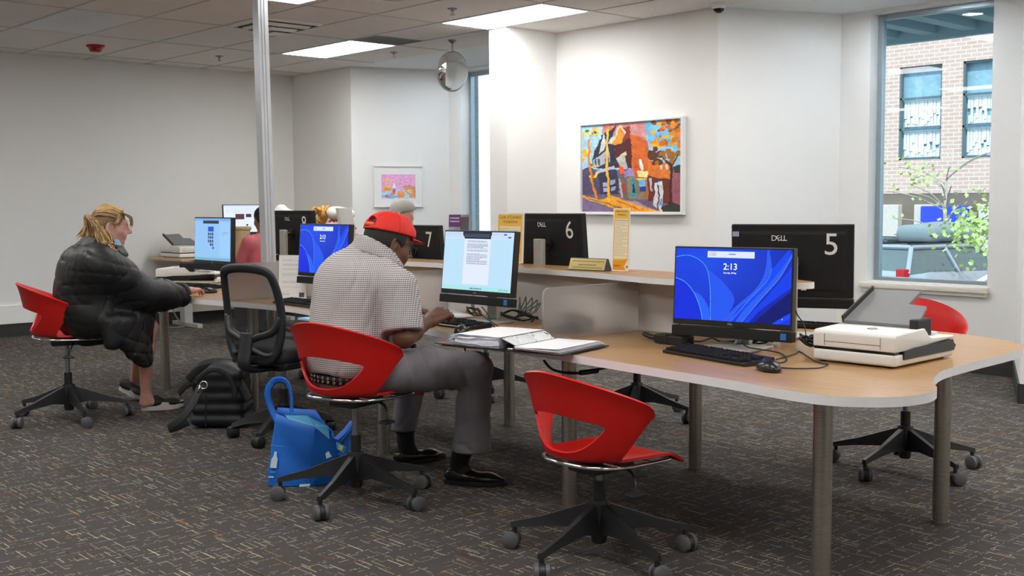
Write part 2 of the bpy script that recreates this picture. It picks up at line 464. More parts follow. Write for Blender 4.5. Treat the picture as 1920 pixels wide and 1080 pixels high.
# ================================================================ shell of the room
XL, XR, YN, YM, YW = -12.41, 3.4, -4.2, 7.69, 8.80
TH = .16
def seg(mb, p, q, z0=0., z1=CEIL+.05, th=TH):
    p, q = Vector((*p, 0)), Vector((*q, 0)); d = (q-p).normalized(); n = Vector((-d.y, d.x, 0))*th
    mb.prism([(p.x, p.y), (q.x, q.y), (q.x+n.x, q.y+n.y), (p.x+n.x, p.y+n.y)], z0, z1)
fl = MB().box((XL-.2, YN-.2, -.1), (XR+.2, YW+.2, 0)).build('floor', CARPET); struct(fl, 'dark grey carpet with pale dashes woven along and across')
W1 = (-5.08, -4.03, .70, 2.95); W2 = (-10.45, -9.3, .70, 2.94)
line = [(XL, YM), (-11.13, YM), (-10.68, YW), (W2[0], YW)]
wb = MB()
def run(pts):
    for a, b in zip(pts[:-1], pts[1:]): seg(wb, a, b)
run(line)
for (x0, x1, z0, z1) in (W1, W2):                          # walls under and over the windows
    wb.box((x0, YW, 0), (x1, YW+TH, z0)); wb.box((x0, YW, z1), (x1, YW+TH, CEIL+.05))
run([(W2[1], YW), (-8.5, YW), (-7.96, YM)])
wb.box((-7.96, 7.05, 0), (-7.72, YM+TH, CEIL+.05))
run([(-7.72, YM), (-5.83, YM), (-5.36, YW), (W1[0], YW)])
run([(W1[1], YW), (-3.80, YW), (-3.28, YM), (XR, YM)])
o = wb.build('wall_back', WHITE); struct(o, 'white painted wall with window alcoves and a square pier')
struct(MB().box((XL-TH, YN, 0), (XL, YM+TH, CEIL+.05)).build('wall_left', WHITE), 'plain off-white wall at the far end of the room')
struct(MB().box((XR, YN, 0), (XR+TH, YM+TH, CEIL+.05)).build('wall_right', WHITE)); struct(MB().box((XL-TH, YN-TH, 0), (XR+TH, YN, CEIL+.05)).build('wall_front', WHITE))
struct(MB().box((XL-.2, YN-.2, CEIL), (XR+.2, YM, CEIL+.1)).build('ceiling', TILE), 'suspended ceiling of mineral tiles')
ca = MB()
ca.box((-11.4, YM, CEIL), (-7.9, YW+.3, CEIL+.1)); ca.box((-6.0, YM, CEIL), (-3.1, YW+.3, CEIL+.1))
struct(ca.build('ceiling_alcove', mat('ceiling_paint', (.78, .80, .81), .8, var=.02)), 'smooth painted ceiling inside the window alcoves')
# T-bars
TBAR = mat('grid_bar', (.50, .48, .46), .5, var=.02)
GX = [-12.04, -10.664, -9.335, -7.97, -6.645, -5.30, -3.955, -2.61, -1.265, .08, 1.425, 2.77]; GY = [7.05, 6.45, 5.765, 5.09, 4.39, 3.715, 3.04, 2.365, 1.69, 1.015, .34, -.335, -1.01, -1.685, -2.36, -3.035, -3.71]
tb = MB()
for y in GY: tb.box((XL, y-.008, CEIL-.004), (XR, y+.008, CEIL+.01))
for x in GX: tb.box((x-.008, YN, CEIL-.004), (x+.008, YM, CEIL+.01))
struct(tb.build('ceiling_grid', TBAR), 'thin metal bars between the ceiling tiles')
struct(MB().box((-10.655, 3.73, CEIL-.003), (-9.345, 4.38, CEIL+.005)).build('ceiling_tile', TILE2), 'paler bluish replacement ceiling tile')
# baseboards
BH = .135
bb = MB(); bb.box((XL, YN, 0), (XL+.012, YM, BH)); struct(bb.build('baseboard_left', RUBBER), 'black rubber baseboard')
bb = MB()
for pts in ([(XL, YM), (-11.13, YM), (-10.68, YW), (-8.5, YW), (-7.97, YM), (-7.97, 7.04), (-7.71, 7.04), (-7.71, YM), (-5.83, YM), (-5.36, YW), (-3.80, YW), (-3.28, YM), (XR, YM)],):
    for a, b in zip(pts[:-1], pts[1:]): seg(bb, a, b, 0, BH, -.012)
struct(bb.build('baseboard_back', RUBBER), 'black rubber baseboard')
struct(MB().box((XL, YN, BH), (XL+.03, 5.7, .335), .006).build('trim_1', mat('raceway_white', (.86, .86, .84), .5, var=.01)), 'low white raceway along the foot of the end wall')
# windows
def window(n, w, label):
    x0, x1, z0, z1 = w; y = YW+.15
    f = MB()
    f.box((x0, y-.03, z0), (x0+.045, y+.03, z1), .004); f.box((x1-.045, y-.03, z0), (x1, y+.03, z1), .004)
    f.box((x0+.045, y-.03, z1-.045), (x1-.045, y+.03, z1), .004); f.box((x0+.045, y-.03, z0), (x1-.045, y+.03, z0+.03), .004)
    o = f.build('window_%d' % n, ALU); struct(o, label)
    WM[o.name] = Matrix()
    MB().box((x0+.045, y-.004, z0+.03), (x1-.045, y+.004, z1-.045)).build('pane', GLASS, o)
    s = MB(); s.box((x0-.04, YW-.06, z0-.055), (x1+.02, y-.03, z0-.012), .006); s.box((x0-.02, YW-.04, z0-.085), (x1, YW, z0-.055), .004)
    s.build('window_sill', mat('sill_wood', (.74, .70, .64), .45), o, smooth=40)
window(1, W1, 'tall window overlooking a brick building and parked cars'); window(2, W2, 'narrow slice of a bright window behind the white pier')
# ================================================================ ceiling fittings
DLAMP = emat('downlight_lamp', (.93, .97, 1.), 90.)
PANEL = emat('lit_diffuser', (1., .985, .96), 7.5)
METALW = mat('white_enamel', (.78, .78, .77), .4, var=.02); DARKM = mat('dark_metal', (.05, .05, .05), .5, .3)
def ceiling_light():
    t = thing('ceiling_light', '', 'ceiling light', (-7.97, 6.45, CEIL), 0, 'ceiling light panels')
    f = MB()
    L, Wd = 1.325, .60
    f.box((.008, .008, -.006), (L-.008, .03, .02)); f.box((.008, Wd-.03, -.006), (L-.008, Wd-.008, .02)); f.box((.008, .03, -.006), (.03, Wd-.03, .02)); f.box((L-.03, .03, -.006), (L-.008, Wd-.03, .02))
    f.build('frame', METALW, t); MB().box((.03, .03, -.004), (L-.03, Wd-.03, .004)).build('diffuser', PANEL, t)
    return t
L0 = ceiling_light(); L0['label'] = 'lit ceiling panel touching the top of the white pier'
dup(L0, (-10.664, 6.45, CEIL), 0, 'lit ceiling panel beside the dark grille strip')
for (x, y) in [(-5.30, 6.45), (-2.61, 6.45), (.08, 6.45), (-7.97, 4.425), (-2.61, 4.425), (.08, 4.425), (-7.97, 1.72), (-5.30, 1.72), (-2.61, 1.72), (.08, 1.72), (-5.30, -1.0), (-2.61, -1.0), (-10.66, -1.0), (-10.66, 1.72)]:  # last pair, farthest left, is added to brighten the left wall
    dup(L0, (x, y, CEIL), 0, 'lit ceiling panel outside the view')
# dark return strip next to the far panel
t = thing('return_grille', 'dark grey slot grille at the end of the far light panel', 'air grille', (-9.335, 6.45, CEIL))
g_ = MB(); g_.box((.008, .01, -.006), (.40, .03, .006)); g_.box((.008, .57, -.006), (.40, .59, .006)); g_.box((.008, .03, -.006), (.025, .57, .006)); g_.box((.383, .03, -.006), (.40, .57, .006)); g_.build('frame', mat('grille_grey', (.2, .2, .2), .5), t)
g_ = MB()
for k in range(16): g_.box((.03+k*.0225, .03, -.004), (.037+k*.0225, .57, .004))
g_.build('slat', MATS['grille_grey'], t); MB().box((.025, .03, -.001), (.383, .57, .004)).build('backing', DARKM, t)
# square four-way supply diffuser
p = pz(452, 66, CEIL)
t = thing('supply_diffuser', 'square stepped air diffuser in the ceiling left of the post', 'air vent', (-9.0, 5.43, CEIL))
for k, (h, z) in enumerate(((.31, -.008), (.225, -.034), (.14, -.060))):
    r = MB()
    for s in (1,):
        o1, o2 = h, h-.030
        vs = [(-o1,-o1,z+.012),(o1,-o1,z+.012),(o1,o1,z+.012),(-o1,o1,z+.012),(-o2,-o2,z-.012),(o2,-o2,z-.012),(o2,o2,z-.012),(-o2,o2,z-.012),(-o2,-o2,z-.008),(o2,-o2,z-.008),(o2,o2,z-.008),(-o2,o2,z-.008)]
        r.add(vs, [(i, (i+1) % 4, 4+(i+1) % 4, 4+i) for i in range(4)]+[(4+i, 4+(i+1) % 4, 8+(i+1) % 4, 8+i) for i in range(4)])
    r.build('ring', METALW, t)
MB().box((-.3, -.3, -.003), (.3, .3, .02)).build('throat', DARKM, t); MB().box((-.08, -.08, -.085), (.08, .08, -.077), .004).build('centre_plate', METALW, t)
# red fire strobe
p = pz(179, 85, CEIL)
t = thing('fire_alarm', 'red fire alarm strobe on the ceiling', 'fire alarm', (p.x, p.y, CEIL))
MB().lathe([(.09, 0), (.09, -.012), (.082, -.02)], 32).build('mounting_plate', mat('alarm_red', (.42, .012, .016), .35), t, 40)
MB().lathe([(.075, -.012), (.055, -.06), (.048, -.066), (.0, -.067)], 32).build('body', MATS['alarm_red'], t, 40)
b_ = MB(); b_.box((.02, -.03, -.068), (.035, .03, -.045), .004); b_.build('lens', mat('strobe_lens', (.7, .6, .6), .15), t)
b_ = MB(); put_text(b_, 'FIRE', .018, Matrix.Translation((.062, .005, -.04))@Matrix.Rotation(PI/2, 4, 'Z')@Matrix.Rotation(math.radians(68), 4, 'X')); b_.build('lettering', METALW, t)
# sprinklers
def sprinkler(px, py, lab):
    p = pz(px, py, CEIL)
    t = thing('sprinkler', lab, 'sprinkler', (p.x, p.y, CEIL), 0, 'ceiling sprinklers')
    MB().lathe([(.03, .02), (.042, 0), (.04, -.006), (.02, -.012)], 24).build('escutcheon', mat('chrome_dull', (.25, .25, .25), .35, .9), t, 40)
    b = MB(); b.cyl((0, 0, -.01), (0, 0, -.022), .012); b.tube(spline([(-.008, 0, -.02), (-.016, 0, -.035), (-.004, 0, -.05)], 4), .003); b.tube(spline([(.008, 0, -.02), (.016, 0, -.035), (.004, 0, -.05)], 4), .003)
    b.build('body', MATS['chrome_dull'], t, 40)
    MB().cyl((0, 0, -.05), (0, 0, -.053), .022).build('deflector', MATS['chrome_dull'], t)
sprinkler(848, 16, 'ceiling sprinkler head near the corner of the near light panel'); sprinkler(738, 98, 'ceiling sprinkler head in front of the far light panel'); sprinkler(411, 105, 'ceiling sprinkler head left of the post')
# round ceiling speaker
p = pz(733, -7, CEIL)
t = thing('ceiling_speaker', 'round white ceiling speaker cut by the top edge', 'speaker', (p.x, p.y, CEIL))
MB().lathe([(.17, .002), (.17, -.012), (.158, -.02), (.135, -.016), (.13, -.006)], 48).build('rim', METALW, t, 40)
MB().lathe([(.132, -.006), (.08, -.013), (0, -.015)], 48).build('grille', mat('grille_mesh', (.45, .44, .42), .7), t, 40)
# convex mirror
p = pz(848, 75, CEIL); 
t = thing('convex_mirror', 'round convex security mirror hanging from the ceiling', 'mirror', (p.x, p.y, CEIL))
c0 = pd(848, 134, (p-CAM).dot(CF)-.05)-p
CHR = mat('mirror_silver', (.86, .88, .88), .03, 1., var=.0)
MB().lathe([(.045, 0), (.04, -.012), (.02, -.03), (.012, -.035)], 24).build('ceiling_bracket', MATS['chrome_dull'], t, 40)
s = MB(); s.tube(spline([(0, 0, -.02), (.002, 0, -.12), tuple(c0*.5+Vector((0, .02, .0))), tuple(c0+Vector((-.02, .05, .10)))], 6), .009); s.build('stem', MATS['chrome_dull'], t, True)
zq = Vector((1, .03, -.12)).normalized().to_track_quat('Z', 'Y').to_matrix().to_4x4()
s = MB(); s.T = Matrix.Translation(c0)@zq; s.lathe([(.188*math.cos(a), .075*math.sin(a)) for a in [PI/2*k/14 for k in range(15)]], 48); s.build('mirror_dome', CHR, t, True)
s = MB(); s.T = Matrix.Translation(c0)@zq; s.tube([(  .189*math.cos(2*PI*k/48),   .189*math.sin(2*PI*k/48), 0) for k in range(48)], .008, 8, True); s.build('rim', mat('mirror_rim', (.2, .2, .2), .4), t, True)
s = MB(); s.T = Matrix.Translation(c0)@zq; s.lathe([(.187, -.002), (.165, -.03), (.06, -.05), (0, -.05)], 40); s.build('back_shell', MATS['mirror_rim'], t, True)
# dome camera
p = pz(1356, 7, CEIL)
t = thing('security_camera', 'white dome security camera at the ceiling corner', 'camera', (p.x, p.y-.06, CEIL))
MB().lathe([(.06, 0), (.06, -.03), (.05, -.04)], 32).build('housing', METALW, t, 40)
MB().lathe([(.048, -.038)]+[(.048*math.cos(a), -.04-.044*math.sin(a)) for a in [PI/2*k/8 for k in range(9)]], 32).build('dome', mat('smoked_dome', (.01, .01, .014), .08), t, True)
s = MB(); s.tube([(.046*math.cos(2*PI*k/32), .046*math.sin(2*PI*k/32), -.042) for k in range(32)], .008, 6, True); s.build('trim_ring', METALW, t, True)
for (x, y, l) in ((-4.6, 8.25, 'round downlight in the ceiling of the right window alcove'), (-9.9, 8.3, 'round downlight in the ceiling of the far window alcove')):
    t = thing('downlight', l, 'ceiling light', (x, y, CEIL))
    MB().lathe([(.11, 0), (.11, -.006), (.085, -.008), (.08, 0)], 32).build('trim_ring', METALW, t, 40); MB().lathe([(.08, -.002), (0, -.002)], 32).build('lamp', DLAMP, t)
# power pole from the desk shelf to the ceiling
bp, tp = pY(503.5, 485, 4.21), pY(487, 0, 4.21)
k = (CEIL-.75)/(tp.z-bp.z); dx = (tp.x-bp.x)*k; BP = Vector((bp.x+(tp.x-bp.x)/(tp.z-bp.z)*(.75-bp.z), 4.21, .7495))
t = thing('power_pole', 'square silver power pole rising from the desk to the ceiling', 'pole', BP)
s = MB()
hw = .039; z1 = CEIL-BP.z
vs = []
for (z, ox) in ((0, 0), (z1, dx)): vs += [(ox-hw, -hw, z), (ox+hw, -hw, z), (ox+hw, hw, z), (ox-hw, hw, z)]
s.add(vs, [(3,2,1,0),(4,5,6,7),(0,1,5,4),(1,2,6,5),(2,3,7,6),(3,0,4,7)])
s.build('pole', mat('pole_silver', (.52, .54, .57), .38, .65, var=.03), t)
s = MB()
for (sx, sy) in ((hw, -.012), (hw, .012)): s.add([(sx-.002, sy-.004, 0), (sx+.003, sy-.004, 0), (sx+.003, sy+.004, 0), (sx-.002, sy+.004, 0), (dx+sx-.002, sy-.004, z1), (dx+sx+.003, sy-.004, z1), (dx+sx+.003, sy+.004, z1), (dx+sx-.002, sy+.004, z1)], [(3,2,1,0),(4,5,6,7),(0,1,5,4),(1,2,6,5),(2,3,7,6),(3,0,4,7)])
s.build('cover_rib', MATS['pole_silver'], t); MB().box((-.06, -.06, 0), (.06, .06, .008), .003).build('foot_plate', MATS['pole_silver'], t)
# ================================================================ shared desk
def wood_mat(name, cols, axis=0, sc=1., rough=.30):
    m, g, b = newmat(name)
    vec, X = g.xyz()
    a, c = (X[0], X[1]) if axis == 0 else (X[1], X[0])
    v = g.comb(g.m('MULTIPLY', a, 1.4*sc), g.m('MULTIPLY', c, 26.*sc), g.m('MULTIPLY', X[2], 6.))
    f = g.noise(v, 2.2, 5, .6); f2 = g.noise(g.comb(g.m('MULTIPLY', a, .7), g.m('MULTIPLY', c, 90.), 0.), 3., 3)
    col = g.ramp(f, [(.25, cols[0]), (.5, cols[1]), (.75, cols[2])]); col = g.mix(g.m('MULTIPLY', f2, .35), col, cols[0])
    g.l.new(col, b.inputs['Base Color']); b.inputs['Roughness'].default_value = rough; b.inputs['Specular IOR Level'].default_value = .4
    g.l.new(g.bump(f2, .06, .002), b.inputs['Normal']); return m
OAK = wood_mat('oak_laminate', (hx('94704a'), hx('aa8558'), hx('b99567')))
EDGE = mat('white_edge', (.78, .77, .77), .45, var=.02, spec=.3); PANELW = mat('panel_laminate', (.74, .715, .69), .55, var=.03, nscale=120)
STEEL = mat('brushed_steel', (.40, .365, .32), .34, .85, var=.12, nscale=4)
def brushed():
    m, g, b = newmat('brushed_leg'); vec, X = g.xyz()
    f = g.noise(g.comb(g.m('MULTIPLY', X[0], 9.), g.m('MULTIPLY', X[1], 9.), g.m('MULTIPLY', X[2], 160.)), 3., 3)
    g.l.new(g.ramp(f, [(.3, (.36, .325, .28)), (.7, (.47, .44, .39))]), b.inputs['Base Color']); b.inputs['Metallic'].default_value = .9; b.inputs['Roughness'].default_value = .33; return m
STEEL = brushed()
front = [(-2.0, 4.25), (-1.97, 3.95), (-1.875, 3.70), (-1.80, 3.58), (-1.775, 3.45), (-1.82, 3.31), (-1.95, 3.205), (-2.12, 3.19), (-2.4, 3.235), (-2.86, 3.285), (-3.3, 3.33), (-3.75, 3.37), (-4.15, 3.45), (-4.56, 3.54), (-5.1, 3.52), (-5.5, 3.60), (-5.94, 3.68), (-6.4, 3.66), (-7.04, 3.55), (-7.6, 3.52), (-8.1, 3.62), (-8.52, 3.84), (-8.76, 4.12)]
back = [(-8.80, 4.45), (-8.6, 4.8), (-8.15, 4.98), (-7.5, 5.0), (-6.9, 4.9), (-6.3, 4.82), (-5.7, 4.82), (-5.1, 4.95), (-4.6, 4.92), (-4.1, 5.0), (-3.5, 5.1), (-3.0, 5.17), (-2.62, 5.17), (-2.34, 5.10), (-2.14, 4.98), (-2.03, 4.75)]
out = [(p.x, p.y) for p in spline([(x, y, 0) for x, y in front+back], 5, True)]
desk = thing('workstation_desk', 'long double-sided wavy oak-top desk on round steel legs', 'desk', (-5.2, 4.22, 0))
mb = MB().prism(out, DESK-.034, DESK-.001, 0, 1)
mb.build('worktop', [OAK, EDGE], desk, world=True)
for (x, y) in ((-2.13, 3.42), (-3.52, 3.58), (-5.02, 3.65), (-6.6, 3.76), (-7.98, 3.80), (-2.27, 4.57), (-3.62, 4.61), (-5.14, 4.70), (-6.7, 4.68), (-8.0, 4.72)):
    l = MB(); l.cyl((x, y, .012), (x, y, DESK-.036), .0335, n=28); lo = l.build('leg', STEEL, desk, 40, True)
    f = MB(); f.cyl((x, y, 0), (x, y, .012), .036, n=28); f.build('foot_ring', STEEL, lo, 40, True)
SHZ = 1.03
s = MB(); s.box((-6.74, 4.21, DESK), (-2.98, 4.235, SHZ-.028)); s.build('spine_panel', PANELW, desk, world=True)
for x in (-3.40, -4.9, -6.4):
    s = MB(); s.box((x-.004, 4.202, DESK), (x+.004, 4.21, SHZ-.03)); s.build('panel_joint', mat('joint_grey', (.34, .33, .32), .5), desk, world=True)
shf = [(-2.70, 4.25), (-2.71, 4.15), (-2.84, 4.05), (-3.28, 3.965), (-3.9, 4.095), (-4.56, 4.155), (-5.35, 4.145), (-6.0, 4.08), (-6.5, 4.12), (-6.70, 4.25)]
shb = [(-6.66, 4.38), (-6.4, 4.41), (-6.1, 4.42), (-5.5, 4.41), (-4.9, 4.44), (-4.4, 4.44), (-3.75, 4.42), (-3.2, 4.34), (-2.88, 4.325)]
so_ = [(p.x, p.y) for p in spline([(x, y, 0) for x, y in shf+shb], 5, True)]
MB().prism(so_, SHZ-.028, SHZ-.001, 0, 1).build('raised_shelf', [OAK, EDGE], desk, world=True)
def frosted():
    m, g, b = newmat('frosted_acrylic'); vec, _ = g.xyz()
    b.inputs['Base Color'].default_value = (.88, .86, .85, 1); b.inputs['Transmission Weight'].default_value = .85; b.inputs['Roughness'].default_value = .42; b.inputs['IOR'].default_value = 1.15
    g.l.new(g.bump(g.noise(vec, 400., 2), .15, .002), b.inputs['Normal']); return m
FROST = frosted()
def rpanel(x, y0, y1, z0, z1, r=.035, th=.012):
    P = [(y1, z0), (y1, z1)]+[(y0+r-r*math.sin(a), z1-r+r*math.cos(a)) for a in [PI/2*k/6 for k in range(7)]]+[(y0, z0)]
    m_ = MB(); n = len(P)
    m_.add([(x-th/2, a, b) for a, b in P]+[(x+th/2, a, b) for a, b in P], [tuple(range(n)), tuple(range(2*n-1, n-1, -1))]+[(k, n+k, n+(k+1) % n, (k+1) % n) for k in range(n)])
    return m_
for x, y0 in ((-3.66, 3.555), (-5.13, 3.60), (-6.73, 3.66)):
    rpanel(x, y0, 4.20, DESK, .99).build('divider', FROST, desk, world=True, recalc=True)
# ================================================================ all-in-one computers
BLACKP = mat('black_plastic', (.016, .016, .017), .42, var=.15, spec=.4); BLACKM = mat('matte_black', (.011, .011, .012), .65, spec=.3, var=.2, bump=.1, bscale=500)
SILVER = mat('silver_plastic', (.50, .49, .47), .35, .25, var=.03); WHITEINK = mat('white_print', (.80, .80, .80), .6, var=.01); GREYINK = mat('grey_print', (.45, .45, .45), .5)
SCREEN = attr_mat('screen_image', .44, .25, .3); PRINT = attr_mat('printed_image', 0, .5, .3); GLOW = emat('screen_white', (.95, .97, 1.), .46)
STICK = mat('blue_sticker', (.02, .17, .55), .4); LED = emat('blue_led', (.25, .4, 1.), 1.2)
def FR(o, x, y, z):
    m = Matrix.Identity(4)
    for k, v in enumerate((x, y, z)): m[0][k], m[1][k], m[2][k] = v
    return Matrix.Translation(Vector(o))@m
MW, MH = .55, .386
def dell(mb, h, M):                           # four letters, the second one leaning
    for dx, ch, sh in ((-.95, 'D', 0), (-.12, 'E', 28), (.58, 'L', 0), (1.12, 'L', 0)):
        put_text(mb, ch, h, M@Matrix.Translation((dx*h, 0, 0))@Matrix.Rotation(math.radians(sh), 4, 'Z'))
def computer(loc, rz, zb, label, group, number=None, draw=None, sc=1., res=(288, 162), logo=True, bar=True, tilt=4.):
    t = thing('computer', label, 'computer', loc, rz, group)
    w, h = MW*sc, MH*sc; z0 = zb-loc[2]; z1 = z0+h; dB = .048*sc if bar else 0.
    m_ = MB(); m_.box((-w/2, -.02, z0+dB), (w/2, .018, z1), .004); m_.add([(-w/2+.03, .0179, z0+dB+.03), (w/2-.03, .0179, z0+dB+.03), (w/2-.03, .0179, z1-.03), (-w/2+.03, .0179, z1-.03), (-w/2+.045, .0215, z0+dB+.04), (w/2-.045, .0215, z0+dB+.04), (w/2-.045, .0215, z1-.045), (-w/2+.045, .0215, z1-.045)], [(0,1,5,4),(1,2,6,5),(2,3,7,6),(3,0,4,7),(4,5,6,7)][:5])
    pn = m_.build('housing', BLACKP if draw else BLACKM, t, recalc=True)
    if bar:
        m_ = MB(); m_.box((-w/2-.002, -.026, z0), (w/2+.002, .022, z0+dB-.005), .004)
        br = m_.build('speaker_bar', BLACKM, t)
        if draw: MB().box((w/2-.045, -.0275, z0+.009), (w/2-.02, -.0255, z0+.036)).build('energy_sticker', STICK, br)
    if draw:
        cv = Canvas(res[0], res[1], (.1, .3, .9)); draw(cv)
        bx, bt, bb_ = .007*sc, .008*sc, .024*sc
        X0, X1, Z1, Z0 = -w/2+bx, w/2-bx, z1-bt, z0+dB+bb_
        cv.build('screen', lambda u, v: (X0+(X1-X0)*u, -.0212, Z1+(Z0-Z1)*v), SCREEN, t)
        if hasattr(cv, 'texts'):
            m_ = MB()
            for (u, v, hh, s) in cv.texts: put_text(m_, s, hh*(Z1-Z0), FR((X0+(X1-X0)*u, -.0214, Z1+(Z0-Z1)*v), (1, 0, 0), (0, 0, 1), (0, -1, 0)), thick=.0003)
            m_.build('screen_text', GLOW, t)
        if logo: m_ = MB(); dell(m_, .0085*sc, FR((0, -.0203, z0+dB+.012*sc), (1, 0, 0), (0, 0, 1), (0, -1, 0))); m_.build('logo', GREYINK, t)
    if number is not None:
        m_ = MB(); put_text(m_, number, .098, FR((-w*.32, .0217, z0+h*.77), (-1, 0, 0), (0, 0, 1), (0, 1, 0))); m_.build('number', WHITEINK, t)
        m_ = MB(); dell(m_, .025, FR((w*.10, .0217, z0+h*.84), (-1, 0, 0), (0, 0, 1), (0, 1, 0))); m_.build('logo', WHITEINK, t)
    if number == '5':                        # labels and the lit power button on the back
        m_ = MB(); m_.box((w/2-.035, .0215, z1-.055), (w/2-.005, .0225, z1-.032)); m_.build('asset_sticker', mat('pale_sticker', (.35, .40, .62), .4), t)
        m_ = MB(); m_.box((-w*.10-.012, .0215, z0+dB+.035), (-w*.10+.012, .0225, z0+dB+.062)); m_.build('serial_sticker', WHITEINK, t)
        m_ = MB(); m_.tube([(w*.17+.009*math.cos(2*PI*k/16), .0225, z0+dB+.035+.009*math.sin(2*PI*k/16)) for k in range(16)], .0022, 6, True); m_.build('power_light', LED, t)
    zc = z0+h*.5; Tl = Matrix.Translation((0, 0, zc))@Matrix.Rotation(-math.radians(tilt), 4, 'X')@Matrix.Translation((0, 0, -zc))
    for o in list(bpy.data.objects):
        if o.type == 'MESH' and (o.parent == t or (o.parent and o.parent.parent == t)): o.data.transform(Tl)
    # stand
    hz = z0+h*.55 if number is not None or loc[1] > 6 else min(z0+h*.55, SHZ-.075); pt_ = hz+.03
    m_ = MB(); m_.cyl((0, .018, hz), (0, .045, hz), .035, n=24); m_.cyl((0, .04, hz), (0, .10, hz-.01), .013, n=12); m_.build('hinge', BLACKP, t, 40)
    m_ = MB(); m_.box((-.037, .085, .012), (.037, .115, pt_), .006); m_.build('stand_pillar', SILVER, t)
    m_ = MB(); m_.box((-.125, -.09, 0), (.125, .13, .012), .004); m_.build('stand_base', SILVER, t)
    return t
def bloom(cv):
    cv.a[:] = lin((.02, .22, .90))
    U, V = cv._uv(); top = np.array(lin((.09, .30, .93))); bot = np.array(lin((.0, .07, .62))); m = np.clip(1-np.hypot(U-.25, V-.15), 0, 1)[..., None]
    cv.a = bot*(1-m)+top*m
    def curve(p, n=14): return [(q.x, q.y) for q in spline([(a, b, 0) for a, b in p], n)]
    A = curve([(0, .13), (.1, .10), (.2, .15), (.28, .28), (.315, .55), (.325, 1.0)])
    cv.poly(A+[(0, 1)], (.04, .24, .88), .6)
    Bc = curve([(0, .42), (.09, .48), (.17, .62), (.23, .82), (.255, 1.0)])
    cv.poly(Bc+[(0, 1)], (.01, .17, .88)); 
    cv.poly(curve([(.165, .6), (.22, .8), (.255, 1.0)])+[(.32, 1.0)]+curve([(.315, .85), (.25, .68), (.165, .6)]), (.14, .38, .97))
    cv.poly(curve([(.28, .28), (.315, .55), (.325, 1.)])+curve([(.44, 1.), (.53, .70), (.42, .45), (.28, .28)]), (.12, .34, .95))
    cv.line(A, .0022, (.35, .68, 1.)); cv.line(Bc, .0024, (.35, .70, 1.))
    R1 = curve([(.42, 1.), (.55, .78), (.70, .55), (.78, .3), (.795, 0)]); R2 = curve([(.81, 0), (.835, .25), (.80, .42), (.70, .62), (.58, .8), (.5, 1.)])
    cv.poly(R1+R2, (.14, .36, .94)); cv.poly(curve([(.84, .26), (.92, .1), (.97, 0)])+curve([(.99, 0), (.93, .25), (.76, .6), (.6, .85), (.53, 1.)])+curve([(.5, 1.), (.6, .78), (.74, .55), (.84, .26)]), (.05, .28, .95))
    cv.poly(curve([(1, .08), (.9, .38), (.75, .68), (.64, .9), (.6, 1)])+curve([(.54, 1), (.62, .82), (.8, .5), (.93, .22), (1, .02)]), (.14, .37, .95))
    cv.poly(curve([(1, .5), (.86, .68), (.74, .84), (.66, 1)])+curve([(.61, 1), (.7, .82), (.82, .6), (1, .22)]), (.03, .24, .92))
    cv.poly([(1, .55), (.88, .72), (.76, .9), (.70, 1), (.86, 1), (1, .86)], (.0, .06, .42)); cv.poly([(1, .9), (.9, 1), (1, 1)], (.02, .2, .9))
    cv.poly(curve([(1, .84), (.92, .92), (.85, 1)])+[(.9, 1), (1, .91)], (.05, .28, .95))
    cv.line(curve([(1, .08), (.9, .38), (.75, .68), (.6, 1)]), .002, (.36, .60, 1.)); cv.line(curve([(.835, .25), (.80, .42), (.66, .68), (.5, 1.)]), .0018, (.36, .6, 1.))
    cv.rect(.285, .035, .69, .125, (.86, .91, 1.)); rnd = random.Random(3); cv.textlines(.30, .36, .05, .11, 3, (.3, .35, .5), rnd); cv.rect(.47, .065, .53, .08, (.3, .5, .85)); cv.ell(.935, .93, .004, .007, (.9, .95, 1.))
    cv.texts = [(.485, .245, .088, '2:13'), (.485, .335, .026, 'Saturday, 30 May')]
def document(cv):
    rnd = random.Random(5)
    cv.a[:] = lin((.74, .88, .97)); cv.rect(0, 0, 1, .12, (.80, .88, .99)); cv.textlines(.02, .95, .02, .10, 5, (.6, .7, .9), rnd, .6, .35)
    cv.rect(.27, .0, .69, .045, (.12, .17, .24)); cv.poly([(.27, .045), (.69, .045), (.66, .11), (.30, .11)], (.14, .18, .24)); cv.rect(.3, .05, .68, .115, (.13, .17, .23))
    cv.textlines(.3, .66, .02, .10, 4, (.6, .7, .8), rnd, .5, .2)
    cv.rect(.30, .125, .68, .90, (.88, .92, 1.)); cv.textlines(.345, .645, .15, .34, 9, (.25, .27, .36), rnd, .75, .4); cv.textlines(.345, .645, .365, .56, 10, (.25, .27, .36), rnd, .75, .4)
    cv.rect(0, .935, 1, 1., (.66, .90, .90))
    for k in range(7): cv.rect(.42+.025*k, .955, .434+.025*k, .98, ((.1, .35, .7), (.2, .2, .25), (.2, .5, .3))[k % 3])
    for k in range(4): cv.rect(.84+.035*k, .955, .85+.035*k, .975, (.2, .25, .3))
    cv.rect(.86, .03, .90, .05, (.2, .3, .6)); cv.rect(.92, .07, .965, .095, (.15, .3, .7))
